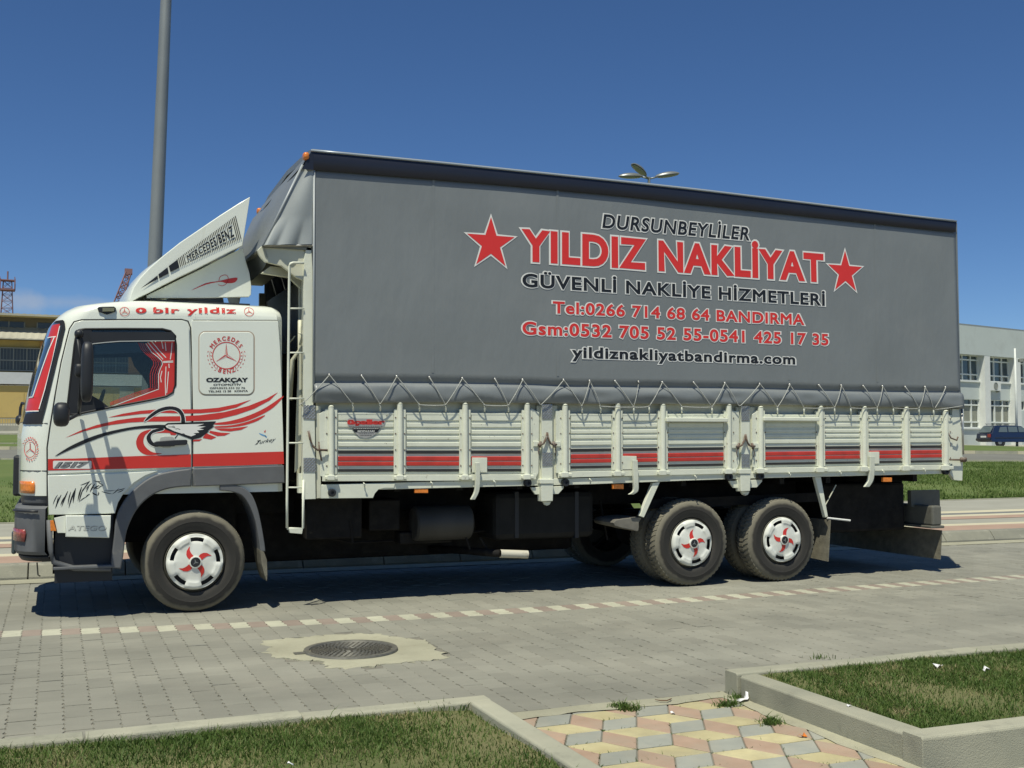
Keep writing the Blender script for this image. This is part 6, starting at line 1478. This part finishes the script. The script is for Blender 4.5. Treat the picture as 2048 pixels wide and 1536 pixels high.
# ================================================================ STREET LAMPS, BUILDINGS, CAR, MASTS
M_lamp = mat('lamp_head_paint', (.20, .215, .21), .35, metal=.3, var=.08)
M_lens = mat('lamp_lens', (.24, .25, .23), .3)
def street_lamp(x, y, h, r0, r1, lean, heads, label, name='street_lamp'):
    z = float(H(x, y)); root = empty(name, (x, y, z), label, 'street lamp', 'tall grey street lamps')
    root.rotation_euler = (0, lean, 0)
    MB().tube([(0, 0, -.2), (0, 0, h*.35), (0, 0, h)], [r0, (r0*.65+r1*.35), r1], 24).obj('pole', M_gal, root, smooth=40)
    mb = MB(); mb.box(-.22, .22, -.22, .22, 0, .03); mb.obj('base_plate', M_gal, root)
    mb = MB(); mb.box(-.05, .05, -r0-.004, -r0+.02, .6, .95); mb.obj('service_door', M_gal, root, bev=.003)
    for a, tilt in heads:
        ca, sa = math.cos(R_(a)), math.sin(R_(a))
        hd_ = MB(); hd_.tube([(0, 0, h-.06), (.25*ca, .25*sa, h+.0)], .028, 8); arm = hd_.obj('lamp_arm', M_gal, root, smooth=True)
        def loc(u, v_, w_): # u along the arm, v across, w up, with tilt
            ut = u*math.cos(tilt)-w_*math.sin(tilt); wt = u*math.sin(tilt)+w_*math.cos(tilt)
            return (.22*ca+ut*ca-v_*sa, .22*sa+ut*sa+v_*ca, h+.0+wt)
        rs_ = []
        for i in range(13):
            t = i/12; wd = .165*math.sqrt(max(.0004, math.sin(math.pi*(.06+.90*t**.85))))*(.75+.35*t); hh = .125*math.sqrt(max(.003, math.sin(math.pi*(.05+.93*t))))
            rs_.append([loc(.80*t, wd*math.cos(b), hh*math.sin(b)) for b in np.linspace(0, math.pi, 9)])
        mb = MB(); mb.loft(rs_, closed=True); mb.obj('lamp_head', M_lamp, root, smooth=50)
        rs_ = [[loc(.06+.70*i/10, .125*math.sqrt(max(.0004, math.sin(math.pi*(.05+.9*i/10))))*math.cos(b), -.012-.055*math.sqrt(max(.0004, math.sin(math.pi*(.05+.9*i/10))))*math.sin(b)) for b in np.linspace(0, math.pi, 7)] for i in range(11)]
        mb = MB(); mb.loft(rs_); mb.obj('lamp_cover', M_lens, root, smooth=50)
    return root
g = P(300, 700, 5.6); street_lamp(float(g[0])-.05, 5.6, 9.7, .115, .062, R_(1.4), [(0, .12), (120, .12), (240, .12)], 'thick grey lamp pole rising behind the cab out of the top of the picture')
# farther lamp: its head shows above the tarpaulin roof
g = P(1298, 357, 21.0); hz_ = float(g[2]-H(g[0], 21.0))
street_lamp(float(g[0]), 21.0, hz_+.05, .10, .045, 0, [(-18, .16), (-152, .30), (165, -.02)], 'farther lamp whose three heads show above the tarpaulin roof')

# ---- left building: long low works hall behind the cab
M_ywall = mat('yellow_wall', (.50, .37, .13), .85, var=.06, vscale=.5, dirt=(.36, .28, .13), dscale=.7, dth=(.55, .8))
M_owall = mat('orange_pier', (.48, .24, .10), .85, var=.06, vscale=.5)
M_roofs = mat('corrugated_sheet', (.40, .385, .30), .7, var=.1, vscale=.4, dirt=(.32, .30, .23), dscale=.6, dth=(.5, .8))
M_band = mat('pale_band', (.50, .52, .52), .7, var=.05)
M_wfr = mat('window_frame_grey', (.26, .27, .24), .6)
M_gdark = mat('dark_glass', (.045, .05, .052), .15, var=.4, vscale=.4)
BY = 92.0
hall = empty('works_hall', (-10, BY, float(H(-10, BY))), 'long yellow works hall with corrugated eaves and grey windows behind the cab', 'building')
ho = np.array(hall.location)
def hz2(y, px=40): return float(P(px, y, BY)[2])
HX0, HX1 = -26.0, 46.0
Zb = float(H(-5, BY))-1.0
def hbox(nm, y0, y1, Ya, Yb_, m, x0=HX0, x1=HX1, px=40, ro=None):
    mb = MB(ho); mb.box(x0, x1, Ya, Yb_, hz2(y1, px), hz2(y0, px)); o = mb.obj(nm, m, hall); o.location = (0, 0, 0); return o
def hobj(mb, nm, m, parent=None, **k): o = mb.obj(nm, m, parent or hall, **k); o.location = (0, 0, 0); return o
mb = MB(ho); mb.box(HX0, HX1, BY, BY+25, Zb, hz2(771)); hobj(mb, 'wall', M_ywall)
hbox('cornice', 771, 763, BY-.3, BY, M_ywall) if False else None
mb = MB(ho); mb.box(HX0, HX1, BY-.25, BY+.5, hz2(768.5), hz2(745)); hobj(mb, 'pale_band', M_band)
mb = MB(ho); mb.box(HX0, HX1, BY-.12, BY, hz2(765), hz2(760)-.0); hobj(mb, 'ledge', M_owall) if False else None
mb = MB(ho); mb.box(HX0, HX1, BY+.3, BY+25, hz2(745), hz2(680)); hobj(mb, 'upper_wall', M_ywall)
# upper windows: frames with bars, glass set back
wx = HX0+1.0; k = 0
xw0, xw1 = float(P(80, 720, BY)[0]), float(P(0, 720, BY)[0])
bay = 7.2; x_right = float(P(80, 720, BY)[0])
for k in range(-8, 3):
    xr_ = x_right-bay*k; xl_ = xr_-bay+.95
    if xl_ < HX0 or xr_ > HX1: continue
    mb = MB(ho); mb.box(xl_, xr_, BY+.18, BY+.24, hz2(741), hz2(696)); w_ = hobj(mb, 'window', M_gdark)
    mb = MB(ho); z0, z1 = hz2(741), hz2(696)
    for t in np.linspace(0, 1, 7): x = xl_+(xr_-xl_)*t; mb.box(x-.045, x+.045, BY+.08, BY+.18, z0, z1)
    for t in (0, .45, 1): z = z0+(z1-z0)*t; mb.box(xl_, xr_, BY+.075, BY+.175, z-.045, z+.045)
    for t in np.linspace(0, 1, 25): x = xl_+(xr_-xl_)*t; mb.box(x-.012, x+.012, BY+.05, BY+.074, z0, z1)
    hobj(mb, 'window_frame', M_wfr, w_)
    mb = MB(ho); mb.box(xr_, xr_+.95, BY+.0, BY+.3, z0-.3, hz2(681)); hobj(mb, 'pier', M_owall)
    mb = MB(ho); xa = xl_; mb.box(xa+.2, xr_-1.2, BY-.04, BY, hz2(835), hz2(785)); hobj(mb, 'wall_panel', M_ywall)
    mb = MB(ho); mb.box(xr_-.7, xr_+.5, BY-.08, BY, hz2(846), hz2(771)); hobj(mb, 'grey_pier', M_roofs)
# corrugated canopy strips and the clerestory roof
def corr(nm, ztop, zbot, ya, yb_, th=.1):
    mb = MB(ho); n = 260; V = []; 
    for i in range(n+1):
        x = HX0-.5+(HX1-HX0+1)*i/n; d = .05*(1 if i % 2 else -1); V.append([(x, ya, zbot+d*.4), (x, yb_, ztop+d*.4), (x, yb_, ztop-th), (x, ya, zbot-th)])
    mb.loft(V); return hobj(mb, nm, M_roofs)
corr('canopy', hz2(654)+.25, hz2(679), BY-1.2, BY+1.6); 
mb = MB(ho); mb.box(HX0, HX1, BY+1.3, BY+24, hz2(680), hz2(632)); hobj(mb, 'clerestory_wall', mat('brown_wall', (.22, .18, .11), .8))
for k in range(-8, 3):
    xr_ = x_right-1.3-bay*k; xl_ = xr_-bay+1.0
    if xl_ < HX0 or xr_ > HX1: continue
    mb = MB(ho); mb.box(xl_, xr_, BY+1.22, BY+1.3, hz2(653), hz2(641)); w_ = hobj(mb, 'clerestory_window', M_gdark)
    mb = MB(ho)
    for t in np.linspace(0, 1, 6): x = xl_+(xr_-xl_)*t; mb.box(x-.05, x+.05, BY+1.16, BY+1.22, hz2(653), hz2(641))
    hobj(mb, 'window_frame', M_wfr, w_)
corr('roof_edge', hz2(621)+.1, hz2(628), BY-.4, BY+24, .18)
mb = MB(ho); mb.box(HX0, HX1, BY-.35, BY-.2, hz2(635), hz2(630)); hobj(mb, 'gutter', M_ywall)
# low wall and railing before the hall
fc = empty('railing_fence', (-8, 70, float(H(-8, 70))), 'low pale wall with thin dark railing in front of the yellow hall', 'fence'); fo = np.array(fc.location)
mb = MB(fo); yF = 72.0; zf = float(P(30, 862, yF)[2]); zt_ = float(P(30, 851, yF)[2]); mb.box(-20, 14, yF, yF+.3, zf-1, zt_); o = mb.obj('low_wall', M_walk, fc); o.location = (0, 0, 0)
mb = MB(fo); zr_ = float(P(30, 836, yF)[2]); mb.box(-20, 14, yF+.12, yF+.17, zr_-.05, zr_); mb.box(-20, 14, yF+.12, yF+.17, zt_+.1, zt_+.14)
o = mb.obj('rail', M_wfr, fc); o.location = (0, 0, 0)
mb = MB(fo)
for x in np.arange(-20, 14, .16): mb.box(x, x+.03, yF+.13, yF+.16, zt_, zr_)
o = tag(mb.obj('baluster', M_wfr, fc), kind='stuff'); o.location = (0, 0, 0)
mb = MB(fo)
for x in np.arange(-20, 14, 2.0): pass
x = float(P(54, 800, yF)[0])
for xx in (x, x+6, x-6):
    mb = MB(fo); mb.box(xx-.05, xx+.05, yF+.1, yF+.2, zt_, zr_+1.5); o = mb.obj('fence_post', M_wfr, fc); o.location = (0, 0, 0)

# ---- right building: pale two-storey block with columns
base = P(1926, 857, 51.5); DIRX = np.array([math.sin(R_(77.9)), math.cos(R_(77.9)), 0]); DIRN = np.array([DIRX[1], -DIRX[0], 0])     # N points to the street
org = P(1926, 857, 51.5); org = np.array([org[0], org[1], 0.0]); rot_z = math.atan2(DIRX[1], DIRX[0])
blk = empty('office_block', (org[0], org[1], 0), 'pale two-storey office block with white columns and gridded windows', 'building'); blk.rotation_euler = (0, 0, rot_z)
def onwall(px, py, off=0.0):        # point of the front wall seen at a place in the photograph, in the block's own axes
    n = np.array([DIRN[0], DIRN[1], 0]); d = ray(px, py); o_ = org+n*off; t = ((o_-CAM)@n)/(d@n); q = CAM+d*t; r = q-org; return float(r@DIRX), float(q[2])
M_bw = mat('pale_render', (.52, .57, .54), .85, var=.04, vscale=.3, dirt=(.42, .45, .42), dscale=.5, dth=(.5, .8))
M_colw = mat('white_render', (.70, .72, .68), .8, var=.04)
M_frame = mat('white_window_frame', (.72, .75, .70), .5)
M_parap = mat('parapet_cap', (.22, .24, .24), .7)
M_curt = mat('curtain_behind_glass', (.26, .27, .22), .8, var=.15, vscale=.8)
def bb(nm, x0, x1, y0, y1, z0, z1, m, parent=None, bev=0): mb = MB(); mb.box(x0, x1, y0, y1, z0, z1); return mb.obj(nm, m, parent or blk, bev=bev)
def c8(x, y): return (1848+x/2.955, 600+y/2.955)
z_roof = onwall(*c8(215, 140))[1]; z_cap = onwall(*c8(215, 153))[1]; z_u1 = onwall(*c8(225, 322))[1]; z_u0 = onwall(*c8(225, 480))[1]; z_l1 = onwall(*c8(235, 584))[1]; z_l0 = onwall(*c8(240, 762))[1]
x_a = onwall(*c8(340, 700))[0]; x_b = onwall(*c8(372, 700))[0]; x_c = onwall(*c8(522, 700))[0]; x_d = onwall(*c8(553, 700))[0]
per = x_c-x_a; cwid = x_b-x_a
ZG = float(H(org[0], org[1]))-1.0
xs0, xs1 = -14.0, 26.0
REC = .22
bb('parapet_wall', xs0, xs1, -.36, 14, z_u1, z_cap, M_bw); bb('parapet_cap', xs0-.2, xs1+.2, -.15, 14.2, z_cap, z_roof, M_parap)
bb('spandrel', xs0, xs1, REC*.6, 14, z_l1, z_u0, M_bw); bb('plinth', xs0, xs1, REC*.6, 14, ZG, z_l0, M_bw); bb('core', xs0+.1, xs1-.1, REC+.9, 13.8, ZG, z_u1, M_gdark)
bb('window_sill', xs0, xs1, REC*.6-.12, REC*.6+.1, z_u0-.02, z_u0+.10, M_colw)
bb('lower_sill', xs0, xs1, REC*.6-.12, REC*.6+.1, z_l0-.02, z_l0+.10, M_colw)
for k in range(-4, 8):
    xl_ = x_a+per*k
    if xl_ < xs0 or xl_+per > xs1: continue
    bb('column', xl_, xl_+cwid, -.35, REC+.5, ZG, z_u1, M_colw)
    w0, w1 = xl_+cwid, xl_+per
    for z0, z1, low in ((z_u0+.1, z_u1, 0), (z_l0+.1, z_l1, 1)):
        if k == 1 and low:        # small high window and blank wall
            bb('blank_wall', w0, w1, REC*.6, REC+.2, z_l0, z_l1-.75, M_bw); z0 = z_l1-.72
        w_ = bb('window', w0, w1, REC+.12, REC+.16, z0, z1, M_bglass)
        ww = w1-w0; vx = [0, .42, .73, 1]; 
        mb = MB()
        for v_ in vx: x = w0+ww*v_; mb.box(x-.055, x+.055, REC+.0, REC+.11, z0, z1)
        hh = z1-z0
        for v_ in ((0, .24, .82, 1) if not low else (0, .20, .80, 1)) if hh > 1 else (0, 1): z = z0+hh*v_; mb.box(w0, w1, REC-.005, REC+.105, z-.05, z+.05)
        mb.obj('window_frame', M_frame, w_)
        if low and hh > 1:
            for a, b in ((.44, .72),): bb('pane_curtain', w0+ww*a, w0+ww*b, REC+.112, REC+.117, z0+.1, z1-.45, M_curt, w_)
            bb('pane_curtain', w0+ww*.76, w0+ww*.97, REC+.112, REC+.117, z0+.1, z1-.45, M_curt, w_)
# conditioner unit
ax0, az0 = onwall(*c8(382, 535)); ax1, az1 = onwall(*c8(438, 482))
acp = org+DIRX*((ax0+ax1)/2)+DIRN*0.0
ac = empty('air_conditioner', (acp[0]-DIRN[0]*.0, acp[1], az0), 'white air conditioner unit hanging under an upper window of the block', 'air conditioner'); ac.rotation_euler = (0, 0, rot_z)
aw = (ax1-ax0)/2*1.3; ah = az1-az0; 
mb = MB(); mb.box(-aw, aw, -.12, .28, 0, ah); mb.obj('casing', M_colw, ac, bev=.02)
mb = MB(); mb.lathe([(ah*.40, -.14), (ah*.34, -.15), (ah*.33, -.13), (.001, -.13)], (aw*.15, 0, ah*.5), 'y', 20, mi=0); mb.obj('fan_grille', M_wfr, ac)
mb = MB(); mb.box(-aw*.8, -aw*.7, -.1, .3, -.12, 0); mb.box(aw*.7, aw*.8, -.1, .3, -.12, 0); mb.obj('bracket', M_wfr, ac)
# thin post with a camera by the block
q = P(2034, 885, 46.0); zq = float(H(q[0], 46.0)); pl_ = empty('camera_post', (q[0], 46.0, zq), 'thin white post carrying a small camera before the office block', 'post')
ht = float(P(2035.5, 697, 46.0)[2])-zq
MB().tube([(0, 0, 0), (0, 0, ht)], [.09, .06], 10).obj('pole', M_colw, pl_, smooth=True)
mb = MB(); mb.box(-.05, .55, -.05, .05, ht-.75, ht-.68); mb.obj('arm', M_colw, pl_); mb = MB(); mb.box(.35, .65, -.15, .1, ht-.95, ht-.68); mb.obj('camera_housing', M_wfr, pl_, bev=.03)
# pavement apron before the block
# ---- dark blue estate car
CYr = 45.0
cx0 = float(P(1982, 890, CYr)[0]); czg = float(H(cx0+2, CYr))
r_scale = 1.0
car = empty('estate_car', (cx0, CYr, czg+.03), 'dark blue estate car with roof rack parked before the office block', 'car'); car.rotation_euler = (0, 0, R_(-12))
M_blue = mat('dark_blue_paint', (.008, .014, .045), .22, coat=.7, spec=.6)
def car_profile(): return [(0, .42), (.02, .62), (.05, .86), (.14, .92), (.42, 1.36), (.52, 1.41), (1.2, 1.44), (2.0, 1.43), (2.42, 1.38), (2.95, .97), (3.6, .88), (4.02, .78), (4.12, .60), (4.12, .36), (3.9, .28), (.1, .30)]
L_ = []
for y, ins in ((-.0, .14), (.05, .05), (.14, .0), (1.52, .0), (1.60, .05), (1.66, .14)):
    cx_, cz_ = 2.06, .75; L_.append([(cx_+(x-cx_)*(1-ins*.10), y+(.14 if z > 1.2 and y < .8 else (-.14 if z > 1.2 else (.02 if y < .8 and z > .95 else 0))), cz_+(z-cz_)*(1-ins*.25)) for x, z in car_profile()])
mb = MB(); mb.loft(L_); mb.obj('body', M_blue, car, smooth=35)
M_cgl = mat('car_glass', (.10, .13, .14), .08, spec=.8)
def carglass(nm, pts, y): mb = MB(); mb.prism([(x, y+(z-.95)*.22, z) for x, z in pts], (0, .05, 0)); return mb.obj(nm, M_cgl, car)
carglass('side_window', [(.60, .97), (1.25, .97), (1.25, 1.33), (.78, 1.31)], -.015); carglass('side_window', [(1.34, .97), (2.02, .97), (2.02, 1.34), (1.34, 1.34)], -.015); carglass('side_window', [(2.11, .97), (2.78, .97), (2.42, 1.31), (2.11, 1.34)], -.015)
mb = MB(); mb.prism([(.10, .2, .93), (.10, 1.46, .93), (.40, 1.38, 1.33), (.40, .28, 1.33)], (-.015, 0, .02)); mb.obj('rear_window', M_cgl, car)
for x in (.72, 3.28):
    wr = empty('wheel', (x, .02, .29), parent=car); MB().lathe([(.17, .0), (.28, .0), (.30, .03), (.30, .16), (.27, .18), (.17, .18)], (0, 0, 0), 'y', 24).obj('tyre', M_rub, wr, smooth=40); MB().lathe([(.001, .01), (.13, .005), (.175, .03)], (0, 0, 0), 'y', 20).obj('rim', M_steel, wr)
mb = MB(); mb.lathe([(.36, -.002), (.36, .03), (.30, .03)], (.72, .0, .31), 'y', 24); mb.lathe([(.36, -.002), (.36, .03), (.30, .03)], (3.28, .0, .31), 'y', 24); mb.obj('wheel_arch', M_rub, car)
mb = MB(); mb.box(-.08, .12, .08, 1.58, .38, .54); mb.obj('rear_bumper', M_dark, car, bev=.03)
mb = MB(); mb.box(-.02, .04, .06, .34, .62, .84); mb.obj('tail_lamp', mat('car_tail_lamp', (.3, .03, .02), .3), car); mb = MB(); mb.box(-.02, .03, .55, 1.1, .60, .72); mb.obj('number_plate', M_wht, car)
mb = MB()
for x in np.linspace(.6, 2.1, 5): mb.box(x, x+.03, .2, 1.46, 1.50, 1.53)
for y in (.2, 1.44): mb.box(.55, 2.2, y, y+.03, 1.52, 1.55); mb.box(.7, .73, y, y+.03, 1.40, 1.52); mb.box(2.0, 2.03, y, y+.03, 1.40, 1.52)
mb.obj('roof_rack', M_steel, car)
mb = MB(); mb.box(.3, 3.9, -.012, .02, .55, .60); mb.obj('side_moulding', M_dark, car)

# ---- lattice mast and crane jib beyond the hall
M_mast = mat('faded_red_paint', (.24, .13, .13), .7, var=.2, vscale=.3)
def lattice(parent, nm, p0, p1, w0, w1, n, r, m, up=Vector((0, 0, 1))):
    p0, p1 = Vector(p0), Vector(p1); d = (p1-p0).normalized(); u = Vector((1, 0, 0)) if abs(d.x) < .5 else Vector((0, 0, 1)); a = d.cross(u).normalized(); b = a.cross(d).normalized(); mb = MB()
    cs_ = []
    for i in range(n+1):
        t = i/n; w_ = w0*(1-t)+w1*t; c = p0.lerp(p1, t); cs_.append([c+a*(sx*w_/2)+b*(sy*w_/2) for sx, sy in ((1, 1), (-1, 1), (-1, -1), (1, -1))])
    for k in range(4): mb.tube([cs_[i][k] for i in range(n+1)], r, 4)
    for i in range(n):
        for k in range(4):
            mb.tube([cs_[i][k], cs_[i+1][(k+1) % 4]], r*.6, 3); mb.tube([cs_[i+1][k], cs_[i+1][(k+1) % 4]], r*.6, 3)
            if i % 2: mb.tube([cs_[i][(k+1) % 4], cs_[i+1][k]], r*.6, 3)
    return mb.obj(nm, m, parent)
MY = 185.0; q = P(12, 700, MY); zt_ = float(P(14, 562, MY)[2]); zb2 = float(H(q[0], MY)); sc_ = MY*1.0/FPX
mast = empty('lattice_mast', (q[0], MY, zb2), 'tall faded red lattice mast standing beyond the yellow hall', 'mast')
hm = zt_-zb2; lattice(mast, 'frame', (0, 0, 0), (0, 0, hm), 3.6, 1.25, 22, .065, M_mast)
mb = MB(); mb.box(-1.1, 1.1, -1.1, 1.1, hm-1.6, hm-1.35); mb.box(-1.0, 1.0, -1.0, 1.0, hm, hm+.15)
for a, b in ((-1.1, -1.1), (1.1, -1.1), (1.1, 1.1), (-1.1, 1.1)): mb.box(a-.06, a+.06, b-.06, b+.06, hm-1.4, hm+.6)
mb.obj('platform', M_mast, mast); mb = MB(); mb.tube([(0, 0, hm), (0, 0, hm+1.6)], .12, 6); mb.obj('aerial', M_mast, mast)
CYY = 150.0; a = P(205, 690, CYY); b = P(257, 545, CYY); zc = float(H(a[0], CYY))
crane = empty('crane', (a[0], CYY, zc), 'slanting red crane jib showing above the cab roof against the sky', 'crane')
lattice(crane, 'jib', (0, 0, a[2]-zc), (b[0]-a[0], 0, b[2]-zc), 1.3, .7, 14, .10, M_mast)
lattice(crane, 'tower', (0, 0, 0), (0, 0, a[2]-zc), 2.2, 2.0, 8, .12, M_mast)
mb = MB(); mb.tube([(b[0]-a[0], 0, b[2]-zc), (b[0]-a[0], 0, b[2]-zc-9)], .04, 4); mb.obj('cable', M_mast, crane)
mb = MB(); q1 = b-a; mb.box(q1[0]-.5, q1[0]+.5, -.4, .4, b[2]-zc-.3, b[2]-zc+.5); mb.obj('jib_head', M_mast, crane)

# ---- small clouds low on the left horizon, painted by nothing but density in the sky
wn_ = w.node_tree.nodes; wl_ = w.node_tree.links
tcw = wn_.new('ShaderNodeTexCoord')
def cloud(dirpx, sx, sz, amt, prev):
    d = ray(*dirpx); d = d/np.linalg.norm(d)
    sub = wn_.new('ShaderNodeVectorMath'); sub.operation = 'SUBTRACT'; wl_.new(tcw.outputs['Generated'], sub.inputs[0]); sub.inputs[1].default_value = tuple(d)
    sc = wn_.new('ShaderNodeVectorMath'); sc.operation = 'MULTIPLY'; wl_.new(sub.outputs[0], sc.inputs[0]); sc.inputs[1].default_value = (1/sx, 1/sx, 1/sz)
    ln = wn_.new('ShaderNodeVectorMath'); ln.operation = 'LENGTH'; wl_.new(sc.outputs[0], ln.inputs[0])
    nz = wn_.new('ShaderNodeTexNoise'); nz.inputs['Scale'].default_value = 45; nz.inputs['Detail'].default_value = 6; wl_.new(tcw.outputs['Generated'], nz.inputs['Vector'])
    ad = wn_.new('ShaderNodeMath'); ad.operation = 'MULTIPLY_ADD'; ad.inputs[1].default_value = 1.6; wl_.new(nz.outputs[0], ad.inputs[0]); wl_.new(ln.outputs['Value'], ad.inputs[2])
    mr = wn_.new('ShaderNodeMapRange'); mr.inputs[1].default_value = 1.9; mr.inputs[2].default_value = 1.1; mr.inputs[3].default_value = 0; mr.inputs[4].default_value = amt; wl_.new(ad.outputs[0], mr.inputs[0])
    mx = wn_.new('ShaderNodeMix'); mx.data_type = 'RGBA'; wl_.new(mr.outputs[0], mx.inputs[0]); wl_.new(prev, mx.inputs[6]); mx.inputs[7].default_value = (5.2, 5.4, 5.7, 1); return mx.outputs[2]
o1 = cloud((30, 604), .026, .014, .36, sky.outputs[0]); o1 = cloud((150, 606), .05, .007, .25, o1)
hs = wn_.new('ShaderNodeHueSaturation'); hs.inputs['Saturation'].default_value = 1.10; hs.inputs['Value'].default_value = .82; hs.inputs['Hue'].default_value = .502; wl_.new(o1, hs.inputs['Color']); wl_.new(hs.outputs[0], bgn.inputs[0])

# the far side and hidden helpers keep nothing at the top level
for o in list(scn.objects):
    if o.parent is None and o.type == 'MESH' and 'label' not in o and 'kind' not in o: print('UNTAGGED', o.name)
bpy.context.view_layer.update()
